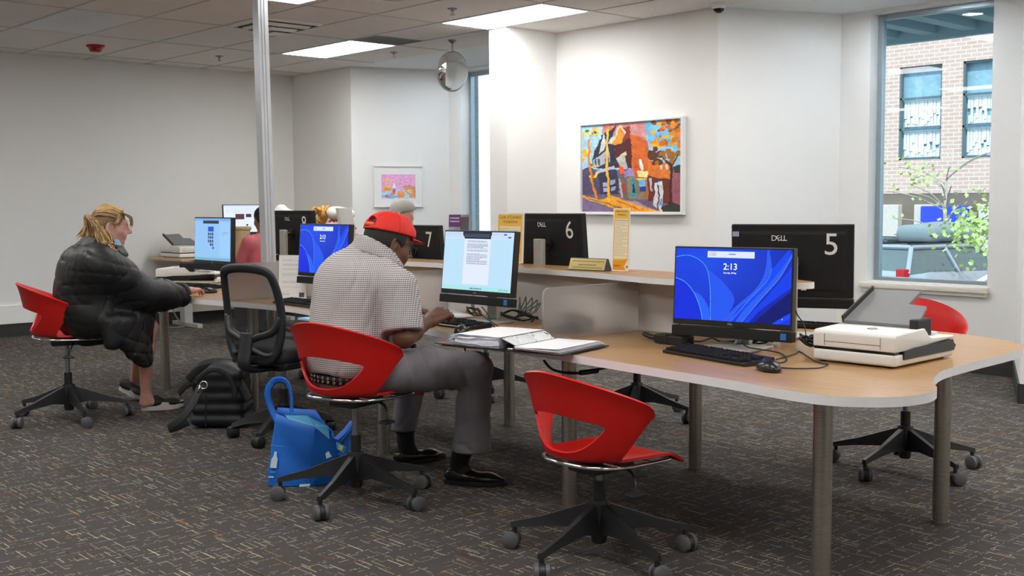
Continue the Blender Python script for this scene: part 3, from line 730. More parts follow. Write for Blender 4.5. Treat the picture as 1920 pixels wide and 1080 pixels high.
def web_blue(cv):
    rnd = random.Random(9)
    cv.a[:] = lin((.56, .76, .95)); cv.rect(0, 0, 1, .05, (.45, .66, .90)); cv.rect(.24, .05, .68, .125, (.16, .18, .2)); cv.rect(.38, .20, .54, .31, (.05, .33, .75))
    for r in range(4):
        for c_ in range(3):
            if rnd.random() < .85: cv.rect(.38+.055*c_, .335+.085*r, .42+.055*c_, .40+.085*r, (rnd.uniform(.05, .4), rnd.uniform(.1, .4), rnd.uniform(.25, .5)))
    cv.rect(.50, .68, .55, .72, (.05, .33, .75)); cv.rect(.70, .1, .97, .9, (.60, .79, .97)); cv.textlines(.76, .93, .32, .42, 3, (.4, .5, .65), rnd); cv.rect(0, .94, 1, 1., (.45, .68, .78))
def web_white(cv):
    rnd = random.Random(4)
    cv.a[:] = lin((.90, .94, 1.)); cv.rect(0, 0, 1, .05, (.80, .86, .97)); cv.rect(.25, .33, .44, .52, (.25, .2, .3)); cv.rect(.28, .36, .38, .48, (.45, .15, .2)); cv.rect(.48, .33, .60, .45, (.2, .2, .35)); cv.textlines(.64, .9, .34, .44, 3, (.5, .5, .6), rnd)
    cv.ell(.5, .74, .025, .035, (.1, .15, .35)); cv.ell(.5, .86, .025, .035, (.1, .15, .35)); cv.textlines(.05, .9, .1, .28, 5, (.6, .65, .8), rnd, .4)
c1 = 'computers on the shared desk'
def mon(px, py, D, rzdeg, zb, *a, **k):
    p = pd(px, py, D); return computer((p.x, p.y, DESK), math.radians(rzdeg), zb, *a, **k)
mon(1375, 545, 4.80, 10, .797, 'computer with blue 2:13 lock screen beside the white scanner on the right', c1, draw=bloom, res=(400, 225), tilt=3)
mon(899, 500, 5.93, 1, .846, 'computer showing a text document in front of the man in the red cap', c1, draw=document, res=(300, 180), tilt=6)
mon(610, 470, 7.2, 1, .865, 'computer with blue 2:13 lock screen behind the man\'s back', c1, draw=bloom, res=(220, 124), tilt=4.5)
mon(402.5, 455, 8.75, 0, .872, 'computer with pale blue web page in front of the woman in the black jacket', c1, draw=web_blue, res=(200, 112), sc=1.06, tilt=2)
mon(1485, 500, 5.25, 207, .884, 'computer seen from behind with the number 5', c1, number='5')
mon(1036, 450, 6.5, 177, .930, 'computer seen from behind with the number 6', c1, number='6', tilt=5)
mon(781, 450, 7.36, 179, .853, 'computer seen from behind with the number 7', c1, number='7', tilt=5)
mon(553, 430, 8.6, 180, .945, 'computer seen from behind with the number 8, next to the power pole', c1, number='8')
# ================================================================ red shell chairs
RED = mat('red_plastic', (.56, .012, .010), .38, var=.05, nscale=5, bump=.04, bscale=700, spec=.35)
CHROME = mat('chrome', (.75, .75, .75), .12, 1., var=.02); GASL = mat('gas_steel', (.30, .31, .33), .35, .8)
BASEP = mat('base_plastic', (.018, .018, .02), .45, var=.15); WHEEL = mat('wheel_grey', (.10, .10, .105), .55, var=.1)
def five_star(t, R=.355, rot=0., zh=.185, fat=1., wheel=WHEEL, thin=1.):
    m_ = MB(); m_.lathe([(.0, .06), (.026, .06), (.030, .07), (.040, zh+.03), (.036, zh+.045), (0, zh+.045)], 24); m_.build('base_hub', BASEP, t, 40)
    for k in range(5):
        a = rot+2*PI*k/5; d = Vector((math.cos(a), math.sin(a), 0)); s = Vector((-d.y, d.x, 0))
        m_ = MB(); prof = [(.025, zh+.035, zh-.085, .021*fat), (.12, zh+.0, zh-.070, .018*fat), (.24, zh-.045, zh-.082, .014*fat), (R+.012, zh-.080, zh-.102, .012*fat)]
        vs = []
        for r, zt, zbm, w_ in prof: vs += [d*r+s*w_*.65+Vector((0, 0, zt)), d*r-s*w_*.65+Vector((0, 0, zt)), d*r-s*w_+Vector((0, 0, zbm)), d*r+s*w_+Vector((0, 0, zbm))]
        fs = [(3, 2, 1, 0), (12, 13, 14, 15)]
        for i in range(3):
            for j in range(4): fs.append((4*i+j, 4*i+(j+1) % 4, 4*i+4+(j+1) % 4, 4*i+4+j))
        m_.add(vs, fs); m_.build('base_leg', BASEP, t, recalc=True)
        c = d*R; b = k*1.9+rot*2; ax = Vector((math.cos(b), math.sin(b), 0)); of = Vector((-ax.y, ax.x, 0))*.012
        m_ = MB(); m_.cyl(c+Vector((0, 0, .06)), c+Vector((0, 0, zh-.09)), .010, n=10)
        m_.cyl(c+of+ax*.010+Vector((0, 0, .034)), c+of-ax*.010+Vector((0, 0, .034)), .033, n=20)
        cs = m_.build('caster', BASEP, t, 40)
        for sg in (-1, 1):
            m_ = MB(); p0 = c+of+ax*(.012*sg)+Vector((0, 0, .034)); p1 = c+of+ax*(.033*sg)+Vector((0, 0, .034))
            m_.cyl(p0, p0+(p1-p0)*.75, .034, n=24); m_.cyl(p0+(p1-p0)*.75, p1, .034, .026, n=24); m_.build('wheel', wheel, cs, 40)
SZ = .42
def shell_mesh():
    zs, R0, R1 = SZ, .205, .272
    TM, TS, THh = math.radians(97), math.radians(66), math.radians(54)
    cols = [-TM+(TM-TS)*k/6 for k in range(7)]+[-TS+(TS-THh)*k/3 for k in range(1, 4)]+[-THh+2*THh*k/14 for k in range(1, 15)]
    cols += [THh+(TS-THh)*k/3 for k in range(1, 4)]+[TS+(TM-TS)*k/6 for k in range(1, 7)]
    n1, n2 = 4, 6
    def pt(th, v):
        a = abs(th); zt = .755-.14*(a/TM)**1.6
        z = zs+(zt-zs)*v; R = R0+(R1-R0)*v**.75+.022*max(0, v-.75)**2*16*.5
        yc = -.01*v
        return (R*math.sin(th), -R*math.cos(th)*.98+yc, z)
    vs = []; idx = {}
    def V(i, th, v, key):
        if key not in idx: idx[key] = len(vs); vs.append(pt(th, v))
        return idx[key]
    fs = []
    def vb(a): return 0. if a <= TS else .86*((a-TS)/(TM-TS))**1.15
    def vtop(a): return 1. if a < TM*.93 else 1.-.10*((a-TM*.93)/(TM*.07))**2
    C_ = []
    for i, th in enumerate(cols):
        a = abs(th); b = vb(a); t1 = vtop(a); vm = b+(t1-b)*.5 if a > THh+1e-6 else .5
        hole = a < THh-1e-6
        if hole: q = a/THh; vl, vu = .085+(.5-.085)*q**2.8, .5+.035*(1-q*q)
        else: vl = vu = vm
        lo = [V(i, th, b+(vl-b)*j/n1, (i, 'l', j)) for j in range(n1)]; lo.append(V(i, th, vl, (i, 'l', n1)))
        hi = [V(i, th, vu, (i, 'u', 0)) if hole else lo[-1]]+[V(i, th, vu+(t1-vu)*j/n2, (i, 'u', j)) for j in range(1, n2+1)]
        C_.append((lo, hi))
    for i in range(len(cols)-1):
        (l0, h0), (l1, h1) = C_[i], C_[i+1]
        for j in range(n1): fs.append((l0[j], l1[j], l1[j+1], l0[j+1]))
        for j in range(n2): fs.append((h0[j], h1[j], h1[j+1], h0[j+1]))
    ring = [i for i, th in enumerate(cols) if abs(th) <= TS+1e-6]; rows = 9
    prev = [C_[i][0][0] for i in ring]
    N = len(ring)
    for r in range(1, rows+1):
        w_ = r/rows; cur = []
        for q, i in enumerate(ring):
            p = Vector(vs[C_[i][0][0]]); u = 2*q/(N-1)-1
            fr = Vector((.205*math.sin(u*PI/2*.92)/math.sin(PI/2*.92), .275-.02*u*u, zs-.012))
            pp = p.lerp(fr, w_); e = 1-(pp.x/.23)**2
            pp.z += -.022*math.sin(PI*min(1, w_*1.15))*e+.012*(1-e)*math.sin(PI*w_)-.035*max(0, (w_-.8)/.2)**2
            cur.append(len(vs)); vs.append(tuple(pp))
        for q in range(N-1): fs.append((prev[q], cur[q], cur[q+1], prev[q+1]))
        prev = cur
    return vs, fs
def red_chair(loc, rz, label, base_rot=0.):
    t = thing('shell_chair', label, 'chair', loc, rz, 'red shell swivel chairs')
    vs, fs = shell_mesh(); m_ = MB(); m_.add(vs, fs); o = m_.build('seat_shell', RED, t, True, recalc=True)
    sm = o.modifiers.new('s', 'SUBSURF'); sm.levels = 1; sd_ = o.modifiers.new('t', 'SOLIDIFY'); sd_.thickness = .011; sd_.offset = 0; bake(o)
    o.data.polygons.foreach_set('use_smooth', [True]*len(o.data.polygons)); o.data.set_sharp_from_angle(angle=math.radians(50))
    m_ = MB(); z = SZ-.028
    pts = [(.19, .20, z), (.196, .05, z), (.19, -.08, z+.004), (.14, -.165, z+.008), (.05, -.197, z+.01), (-.05, -.197, z+.01), (-.14, -.165, z+.008), (-.19, -.08, z+.004), (-.196, .05, z), (-.19, .20, z), (-.10, .215, z-.004), (.10, .215, z-.004)]
    m_.tube(spline(pts, 5, True), .0075, 10, True)
    for y in (-.05, .09): m_.tube([(-.19, y, z), (.19, y, z)], .007, 8)
    m_.build('wire_frame', CHROME, t, True)
    m_ = MB(); m_.box((-.075, -.10, SZ-.075), (.075, .12, SZ-.032), .012); m_.build('mechanism', BASEP, t)
    m_ = MB(); m_.tube(spline([(.07, .03, SZ-.05), (.15, .02, SZ-.06), (.195, .0, SZ-.09), (.20, -.01, SZ-.12)], 5), .006); m_.box((.175, -.045, SZ-.14), (.225, .02, SZ-.125), .007); m_.build('lever', BASEP, t)
    m_ = MB(); m_.cyl((0, 0, .135), (0, 0, SZ-.07), .0145, n=20); m_.build('gas_cylinder', GASL, t, 40)
    m_ = MB(); m_.cyl((0, 0, .18), (0, 0, .305), .0245, n=24); m_.build('column_sleeve', BASEP, t, 40)
    five_star(t, rot=base_rot)
    return t
def raise_chair(t, dz):                       # gas lift up: everything above the sleeve
    for o in bpy.data.objects:
        if o.parent == t and o.name.split('.')[0] in ('seat_shell', 'wire_frame', 'mechanism', 'lever', 'gas_cylinder'): o.location.z += dz
def spin_base(t, deg):                      # turn the five-legged base under the seat
    a = math.radians(deg)-t.rotation_euler.z-BASE0
    for o in bpy.data.objects:
        if o.parent == t and o.name.split('.')[0] in ('base_leg', 'caster'): o.rotation_euler.z = a
BASE0 = math.radians(-158)
FC = (-2.95, 3.165, 0); MC = (-4.325, 2.985, 0); WC = (-7.28, 2.80, 0)
rc = red_chair(FC, math.radians(-3), 'empty red shell swivel chair in the foreground', BASE0); spin_base(rc, 61)
c_ = dup(rc, MC, math.radians(14), 'red shell swivel chair the man in the red cap sits on'); raise_chair(c_, .10); spin_base(c_, 83)
c_ = dup(rc, WC, math.radians(-16), 'red shell swivel chair the woman in the black jacket sits on'); raise_chair(c_, .14); spin_base(c_, 65)
c_ = dup(rc, (-2.86, 5.36, 0), math.radians(205), 'red shell swivel chair behind the scanner, below the right window'); raise_chair(c_, .11); spin_base(c_, 51)
c_ = dup(rc, (-4.75, 5.45, 0), math.radians(150), 'red shell swivel chair hidden behind desk station 6, only its base showing'); spin_base(c_, 84)
dup(rc, (-6.1, 5.35, 0), math.radians(190), 'red shell swivel chair at the station with computer 7')
# ================================================================ mesh-back office chair
def mesh_mat():
    m, g, b = newmat('mesh_fabric'); vec, X = g.xyz()
    a = g.m('SINE', g.m('MULTIPLY', X[0], 1400.)); c = g.m('SINE', g.m('MULTIPLY', X[2], 1400.))
    hole = g.m('GREATER_THAN', g.m('MULTIPLY', a, c), .05)
    b.inputs['Base Color'].default_value = (.02, .02, .02, 1); b.inputs['Roughness'].default_value = .8
    g.l.new(g.m('SUBTRACT', 1., g.m('MULTIPLY', hole, 1.)), b.inputs['Alpha']); return m
NYLON = mat('black_nylon', (.016, .017, .02), .48, var=.1); FABRIC = mat('black_seat_fabric', (.010, .013, .017), .75, var=.3, nscale=300, bump=.2, bscale=600)
def mesh_chair(loc, rz):
    t = thing('mesh_chair', 'empty black mesh-back office chair between the woman and the man', 'chair', loc, rz)
    def bp(x, z):                                    # curved back: x across, z up
        return Vector((x, -.235-.10*((z-.5)/.5)+.35*x*x+.05*math.sin((z-.55)*5), z))
    # outline of the backrest frame
    ol = [(-.13, .50), (-.19, .57), (-.215, .68), (-.215, .80), (-.20, .93), (-.16, 1.00), (0, 1.02), (.16, 1.00), (.20, .93), (.215, .80), (.215, .68), (.19, .57), (.13, .50), (0, .49)]
    P = spline([bp(x, z) for x, z in ol], 5, True)
    m_ = MB(); m_.tube(P, [(.016, .028)]*len(P), 10, True, flat=(0, 1, 0)); m_.build('back_frame', NYLON, t, True)
    m_ = MB()
    def sf(u, v):
        z = .50+.51*v; zz = min(max(z, .5), 1.01)
        hw = np.interp(zz, [.49, .53, .57, .68, .80, .93, 1.0, 1.02], [.08, .16, .19, .213, .213, .20, .16, .06]); return bp((2*u-1)*hw, z)
    m_.grid(sf, 15, 16); m_.build('mesh_panel', mesh_mat(), t, True)
    m_ = MB()
    for s in (-1, 1):
        m_.tube(spline([bp(.213*s, .74), bp(.17*s, .66)+Vector((0, -.02, 0)), bp(.07*s, .625)+Vector((0, -.035, 0)), bp(0, .60)+Vector((0, -.04, 0))], 6), [(.022, .016)]*19, 10)
        m_.tube(spline([bp(.17*s, .54), bp(.12*s, .525)+Vector((0, -.02, 0)), bp(.03*s, .56)+Vector((0, -.04, 0))], 6), [(.014, .012)]*13, 8)
    m_.tube(spline([bp(0, .65)+Vector((0, -.04, 0)), (0, -.30, .55), (0, -.31, .47), (0, -.25, .435), (0, -.10, .43)], 7), [(.05, .020)]*29, 12, flat=(1, 0, 0)); m_.build('back_support', NYLON, t, True)
    b_ = Blob((-.28, -.28, .42), (.28, .30, .62), .012)
    b_.rbox((0, .01, .515), (.235, .235, .05), .045, k=.01); b_.limb((-.2, .2, .51), (.2, .2, .51), .05, k=.04)
    b_.mesh('seat_cushion', FABRIC, t, 2, world=False)
    m_ = MB(); m_.box((-.22, -.2, .455), (.22, .2, .48), .01); m_.box((-.09, -.12, .41), (.09, .12, .46), .01); m_.build('seat_pan', NYLON, t)
    m_ = MB(); m_.cyl((0, 0, .25), (0, 0, .42), .0145, n=20); m_.build('gas_cylinder', GASL, t, 40)
    m_ = MB(); m_.cyl((0, 0, .15), (0, 0, .29), .026, n=24); m_.build('column_sleeve', BASEP, t, 40)
    m_ = MB(); m_.tube([(.12, .03, .45), (.28, .03, .445)], .007); m_.build('lever', NYLON, t)
    five_star(t, .30, rot=math.radians(215), zh=.165, fat=1.7, wheel=BASEP)
    return t
mesh_chair((-5.80, 3.50, 0), math.radians(14))
# ================================================================ outside the windows
def brick_mat():
    m, g, b = newmat('street_brick'); vec, X = g.xyz()
    t = g.new('ShaderNodeTexBrick'); v = g.comb(X[0], X[2], 0.); g.put(t.inputs['Vector'], v); t.inputs['Scale'].default_value = 1.
    t.inputs['Brick Width'].default_value = .34; t.inputs['Row Height'].default_value = .125; t.inputs['Mortar Size'].default_value = .014
    t.inputs['Color1'].default_value = (.58, .38, .31, 1); t.inputs['Color2'].default_value = (.66, .46, .39, 1); t.inputs['Mortar'].default_value = (.78, .72, .67, 1)
    g.l.new(g.mix(g.m('MULTIPLY', g.noise(v, .6, 3), .4), t.outputs['Color'], (.70, .54, .48)), b.inputs['Base Color']); b.inputs['Roughness'].default_value = .9; return m
BRICK = brick_mat(); GZ = -1.25
struct(MB().box((-75, 9.1, GZ-.2), (60, 90, GZ)).build('ground', mat('asphalt', (.16, .16, .165), .9, var=.2, nscale=2, bump=.1)), 'asphalt parking lot outside the windows')
BY = 34.
def bw(px, py): p = pY(px, py, BY); return p.x, p.z
t = thing('brick_building', 'pale brick building across the parking lot seen through the right window', 'building', (-13, BY, GZ))
wins = []
for (xa, xb, ya, yb) in ((1687, 1763, 127, 298), (1806, 1880, 119, 296)):
    x0, z1 = bw(xa, ya); x1, z0 = bw(xb, yb); wins.append((x0, x1, z0, z1))
wins.insert(0, (wins[0][0]-2.05, wins[0][1]-2.05, wins[0][2], wins[0][3])); d_ = wins[2][0]-wins[1][0]
wins.append((wins[2][0]+d_, wins[2][1]+d_, wins[0][2], wins[0][3]))
z0, z1 = wins[1][2], wins[1][3]
wins = [(a, b, z0, z1) for a, b, _, _ in wins]
zb = bw(1700, 363)[1]; xw0, xw1 = -24., 2.
m_ = MB(); xs = [xw0]+[v for w in wins for v in w[:2]]+[xw1]
for k in range(0, len(xs), 2): m_.box((xs[k], BY, z0), (xs[k+1], BY+.5, z1))
m_.box((xw0, BY, zb), (xw1, BY+.5, z0)); m_.box((xw0, BY, z1), (xw1, BY+.5, 11.)); m_.build('brick_wall', BRICK, t, world=True)
m_ = MB(); m_.box((xw0, BY+.02, GZ), (xw1, BY+.5, zb)); m_.build('ground_floor_wall', mat('shop_front', (.20, .16, .13), .8, nscale=.5, var=.4), t, world=True)
for px_ in (1672, 1740, 1862):
    x, _ = bw(px_, 400); m_ = MB(); m_.box((x-.35, BY-.25, GZ), (x+.35, BY+.1, zb-.35), .03); m_.build('pillar', mat('pale_stone', (.66, .62, .56), .8, var=.1), t, world=True)
m_ = MB(); a0, b0 = bw(1736, 436); a1, b1 = bw(1825, 386); m_.box((a0, BY-.4, b0), (a1, BY-.05, b1), .05); m_.build('blue_panel', mat('blue_panel', (.02, .06, .75), .5), t, world=True)
FRM = mat('teal_frame', (.10, .17, .20), .5); CURT = mat('blue_curtain', (.30, .50, .62), .8, var=.3, nscale=6); LACE = mat('white_curtain', (.85, .90, .92), .8)
rnd = random.Random(2)
for (x0, x1, za, zb_) in wins:
    h = zb_-za; f = MB()
    for a, b, c_, d in ((x0, x0+.06, za, zb_), (x1-.06, x1, za, zb_), (x0, x1, zb_-.06, zb_), (x0-.05, x1+.05, za-.08, za+.05), (x0, x1, za+h*.33-.03, za+h*.33+.03), (x0, x1, za+h*.66-.03, za+h*.66+.03)): f.box((a, BY+.06, c_), (b, BY+.18, d))
    fo = f.build('window', FRM, t, world=True)
    MB().box((x0, BY+.30, za), (x1, BY+.32, zb_)).build('curtain', CURT, fo, world=True)
    c_ = MB()
    for lev, hh in ((.64, .20), (.36, .13), (.31, .20), (.03, .13)):
        n = 13
        for k in range(n):
            xa = x0+.08+(x1-x0-.16)*k/n; xb = xa+(x1-x0-.16)/n*.9; hq = h*hh*rnd.uniform(.55, 1.35)
            up = lev in (.36, .03); zt = za+h*lev if not up else za+h*lev+hq
            yo = .012*(k % 3)+.04*(lev in (.36, .03)); c_.box((xa, BY+.20+yo, zt-hq), (xb, BY+.208+yo, zt))
    c_.build('lace', LACE, fo, world=True)
# covered ledge above the window outside
m_ = MB(); SOF = mat('soffit_teal', (.32, .46, .50), .6)
m_.box((-6.4, 9.2, 3.06), (-2.8, 10.6, 3.14))
for k in range(9): m_.box((-6.3+k*.4, 9.25, 2.98), (-6.16+k*.4, 10.5, 3.06))
m_.box((-6.4, 10.5, 2.93), (-2.8, 10.6, 3.14)); 
so2 = m_.build('canopy', SOF); tag(so2, 'greenish slatted canopy above the right window outside', 'canopy')
# cars
GLZ = mat('car_glass', (.10, .15, .16), .08, spec=.9); TIRE = mat('tyre', (.02, .02, .02), .8); CARS = mat('silver_paint', (.42, .47, .52), .25, .5); REDL = mat('tail_lamp', (.5, .01, .02), .2)
def car(loc, rz, label, body, suv=True, box=False):
    t = thing('car', label, 'car', loc, rz)
    up = .16 if suv else 0
    sec = [(-2.25, .45, .95, .80), (-2.15, .35, 1.02, .88), (-1.4, .30, 1.03, .92), (.9, .30, 1.0, .92), (1.5, .32, .92, .9), (2.1, .36, .80, .84), (2.3, .45, .7, .7)]
    m_ = MB(); n = 12
    def ring(y, zl, zh, w):
        return [(w*.92, y, zl), (w, y, zl+.12), (w*1.01, y, (zl+zh)/2), (w*.97, y, zh-.06), (w*.88, y, zh), (0, y, zh+.02), (-w*.88, y, zh), (-w*.97, y, zh-.06), (-w*1.01, y, (zl+zh)/2), (-w, y, zl+.12), (-w*.92, y, zl), (0, y, zl)]
    vs = [p for s_ in sec for p in ring(s_[0], s_[1], s_[2]+up, s_[3])]; fs = [(i*n+k, i*n+(k+1) % n, (i+1)*n+(k+1) % n, (i+1)*n+k) for i in range(len(sec)-1) for k in range(n)]+[tuple(range(n)), tuple(range((len(sec)-1)*n, len(sec)*n))]
    m_.add(vs, fs); bo = m_.build('body', body, t, 50, recalc=True)
    H = 1.66 if suv else 1.42
    rear = -2.1 if suv else -1.6
    def cab(e):
        return [(-.86+e, rear+e, .98+up), (.86-e, rear+e, .98+up), (.86-e, 1.15-e, .98+up), (-.86+e, 1.15-e, .98+up), (-.66+e, rear+.35+e, H-e), (.66-e, rear+.35+e, H-e), (.66-e, .35-e, H-e), (-.66+e, .35-e, H-e)]
    F6 = [(3, 2, 1, 0), (4, 5, 6, 7), (0, 1, 5, 4), (1, 2, 6, 5), (2, 3, 7, 6), (3, 0, 4, 7)]
    m_ = MB(); m_.add(cab(0.), F6); m_.build('cabin_glass', GLZ, t)
    m_ = MB(); c_ = [Vector(v) for v in cab(-.012)]
    for a, b in ((0, 4), (1, 5), (2, 6), (3, 7), (4, 5), (5, 6), (6, 7), (7, 4)): m_.tube([c_[a], c_[b]], .05, 8)
    m_.tube([(c_[1]+c_[2])/2, (c_[5]+c_[6])/2], .045, 8); m_.tube([(c_[0]+c_[3])/2, (c_[4]+c_[7])/2], .045, 8)
    m_.box((-.66, rear+.35, H-.03), (.66, .35, H+.03), .02); m_.build('roof', body, t, recalc=True)
    for sx in (-1, 1):
        m_ = MB(); m_.box((sx*.70, -2.275, .95 if suv else .72), (sx*.90, -2.1, 1.25 if suv else .96), .02); m_.build('tail_lamp', REDL, t)
        for y in (-1.35, 1.4):
            m_ = MB(); m_.cyl((sx*.93, y, .33), (sx*.70, y, .33), .33, n=28); w_ = m_.build('wheel', TIRE, t, 40)
            m_ = MB(); m_.cyl((sx*.935, y, .33), (sx*.92, y, .33), .2, n=20); m_.build('hub_cap', CARS, w_, 40)
        if box: m_ = MB(); m_.tube([(sx*.6, rear+.4, H+.07), (sx*.6, .3, H+.07)], .02); m_.build('roof_rail', DARKM, t)
    m_ = MB(); m_.box((-.3, -2.30, .62), (.3, -2.2, .74), .01); m_.build('number_plate', METALW, t)
    return t
CD = 25.
pc = pd(1758, 500, CD)
car((pc.x, pc.y, GZ), math.radians(-10), 'silver car with a roof box parked nearest the right window', CARS, True, True)
b_ = Blob((-.6, -1., 0), (.6, 1., .5), .035); b_.rbox((0, 0, .2), (.5, .9, .2), .18, k=.02); b_.ell((0, .1, .22), (.46, .85, .24), k=.1)
t = thing('roof_box', 'grey roof box strapped on top of the silver car', 'roof box', (pc.x+.0, pc.y, GZ+1.72), math.radians(-10))
b_.mesh('box_shell', mat('box_grey', (.22, .27, .29), .3), t, 3, world=False); MB().box((-.49, -.86, .175), (.49, .86, .19)).build('lid_seam', DARKM, t); m_ = MB(); m_.box((-.5, -.4, -.03), (.5, -.34, .02)); m_.box((-.5, .34, -.03), (.5, .4, .02)); m_.build('cross_bar', DARKM, t)
p2 = pd(1868, 545, 19)
car((p2.x+.9, p2.y-.4, GZ), math.radians(150), 'pale car at the lower right corner of the right window', mat('white_paint', (.75, .78, .82), .25), False)
p3 = pd(1600, 480, 30)
car((p3.x, p3.y, GZ), math.radians(75), 'dark car beyond the silver car', mat('dark_paint', (.05, .07, .09), .25), True)
# tree
rnd = random.Random(11)
tp = pd(1772, 430, 29.); t = thing('street_tree', 'young tree with pale green leaves outside the right window', 'tree', (tp.x, tp.y, GZ))
m_ = MB(); ends = []
m_.tube([(0, 0, 0), (.03, 0, 1.2), (-.02, .02, 2.3), (.0, 0, 3.2)], [.06, .055, .05, .035], 8)
for k in range(16):
    z = rnd.uniform(1.7, 3.2); a = rnd.uniform(0, 6.28); L = rnd.uniform(.6, 1.5); e = Vector((math.cos(a)*L, math.sin(a)*L, z+rnd.uniform(.2, .9)))
    m_.tube(spline([(0, 0, z), tuple(Vector((0, 0, z)).lerp(e, .5)+Vector((0, 0, .1))), tuple(e)], 4), .015, 6); ends.append(e)
m_.build('trunk', mat('pale_bark', (.45, .40, .34), .8), t, True)
m_ = MB()
tgt = [pd(1836, 428, 22)-Vector(t.location), pd(1845, 408, 22)-Vector(t.location), pd(1818, 445, 22)-Vector(t.location), pd(1722, 330, 29)-Vector(t.location), pd(1740, 315, 29)-Vector(t.location), pd(1705, 320, 29)-Vector(t.location)]
cl = [(e, .25, 3) for e in ends]+[(v, .30, 110) for v in tgt[:3]]+[(v, .25, 14) for v in tgt[3:]]
for c_, r, n in cl:
    for k in range(n):
        p = Vector(c_)+Vector((rnd.gauss(0, r), rnd.gauss(0, r), rnd.gauss(0, r*.8))); a = Vector((rnd.gauss(0, 1), rnd.gauss(0, 1), rnd.gauss(0, 1))).normalized()*.06; b2 = a.orthogonal().normalized()*.045
        m_.add([p-a, p+b2, p+a, p-b2], [(0, 1, 2, 3)])
m_.build('leaves', mat('leaf_green', (.46, .60, .20), .6, var=.3, nscale=3), t)
# brick return beside the left window
xb = pY(898, 300, 9.12).x; m_ = MB(); m_.box((xb-.9, 9.06, -1), (xb, 9.12, 3.08)); o = m_.build('brick_return', mat('brick_grey', (.33, .36, .38), .9, var=.5, nscale=30)); struct(o, 'brick edge outside the far window')
# ================================================================ scanners
SCW = mat('scanner_white', (.74, .73, .70), .42, var=.02, spec=.4); GLOSSB = mat('gloss_black', (.008, .008, .009), .12); TRAYG = mat('tray_grey', (.17, .175, .18), .45, var=.08)
def scanner(loc, rz, label):
    t = thing('document_scanner', label, 'scanner', loc, rz, 'document scanners')
    W, L = .345, .50
    m_ = MB(); m_.box((0, 0, .006), (W, L-.02, .052), .012, 3); m_.build('base', SCW, t, 40)
    m_ = MB(); m_.box((.004, .004, .05), (W-.004, L-.03, .062)); m_.build('dark_seam', GLOSSB, t)
    m_ = MB(); P = [(.0, .060), (.0, .115), (.012, .126), (.16, .132), (.235, .134), (.275, .100), (.30, .093), (L-.02, .088), (L-.015, .078), (.30, .070), (.15, .060)]
    n = len(P); m_.add([(0, a, b) for a, b in P]+[(W, a, b) for a, b in P], [tuple(range(n)), tuple(range(2*n-1, n-1, -1))]+[(k, n+k, n+(k+1) % n, (k+1) % n) for k in range(n)])
    lid = m_.build('lid', SCW, t, recalc=True)
    bv = lid.modifiers.new('b', 'BEVEL'); bv.width = .008; bv.segments = 3; bv.limit_method = 'ANGLE'; bv.angle_limit = math.radians(35); bake(lid); lid.data.polygons.foreach_set('use_smooth', [True]*len(lid.data.polygons)); lid.data.set_sharp_from_angle(angle=math.radians(30))
    m_ = MB(); m_.box((.05, -.0012, .082), (W-.06, .002, .0835)); m_.box((.05, -.0012, .066), (.0515, .002, .112)); m_.box((W-.06, -.0012, .066), (W-.0585, .002, .112)); m_.build('cover_seam', mat('seam_dark', (.05, .05, .05), .6), lid)
    m_ = MB(); c = (.19, .115, .1315); m_.tube([(c[0]+.019*math.cos(2*PI*k/24), c[1]+.019*math.sin(2*PI*k/24), c[2]) for k in range(24)], .0016, 6, True); put_text(m_, 'hp', .016, Matrix.Translation(c)@Matrix.Rotation(PI, 4, 'Z')@Matrix.Rotation(PI, 4, 'Z')); m_.build('emblem', mat('emblem_grey', (.35, .35, .35), .3, .6), lid)
    m_ = MB(); P = [(.06, .03), (.06, .058), (.14, .068), (.46, .074), (L-.03, .058), (L-.015, .05), (L-.03, .03)]
    n = len(P); m_.add([(W-.05, a, b) for a, b in P]+[(W+.006, a, b) for a, b in P], [tuple(range(n)), tuple(range(2*n-1, n-1, -1))]+[(k, n+k, n+(k+1) % n, (k+1) % n) for k in range(n)]); m_.build('side_panel', GLOSSB, t, recalc=True)
    # paper tray leaning up over the rear half
    m_ = MB(); a = Vector((.0, .20, .134)); 
    def tp(x, s, e=0): return (x, .20+s*.92-e*.38, .136+s*.42+e*.92)
    out_ = [(.02, 0), (.02, .26), (.22, .27), (.22, .16), (.30, .15), (.32, .06), (.30, .0)]
    n = len(out_); m_.add([tp(x, s) for x, s in out_]+[tp(x, s, .012) for x, s in out_], [tuple(range(n)), tuple(range(2*n-1, n-1, -1))]+[(k, n+k, n+(k+1) % n, (k+1) % n) for k in range(n)])
    tr = m_.build('paper_tray', TRAYG, t, recalc=True)
    m_ = MB(); m_.box((.30, .19, .10), (.335, .31, .17), .008); m_.build('paper_guide', BLACKP, tr); m_ = MB(); m_.add([tp(.012, 0), tp(.02, 0), tp(.02, .26), tp(.012, .26), tp(.012, 0, .03), tp(.02, 0, .03), tp(.02, .26, .03), tp(.012, .26, .03)], [(3,2,1,0),(4,5,6,7),(0,1,5,4),(1,2,6,5),(2,3,7,6),(3,0,4,7)]); m_.build('paper_guide', BLACKP, tr, recalc=True)
    m_ = MB(); m_.box((.20, .33, .092), (.30, .43, .104), .004); m_.build('output_stop', mat('pale_grey', (.55, .57, .58), .4), t)
    m_ = MB()
    for x in (.03, W-.03):
        for y in (.03, L-.07): m_.cyl((x, y, 0), (x, y, .008), .012, n=12)
    m_.build('rubber_feet', BLACKP, t); return t
s0 = scanner((-2.455, 3.86, DESK), math.radians(1), 'white document scanner with raised grey tray, on the right end of the desk')
dup(s0, (-8.76, 4.25, DESK), math.radians(-47), 'white document scanner on the desk in front of the woman in the black jacket')
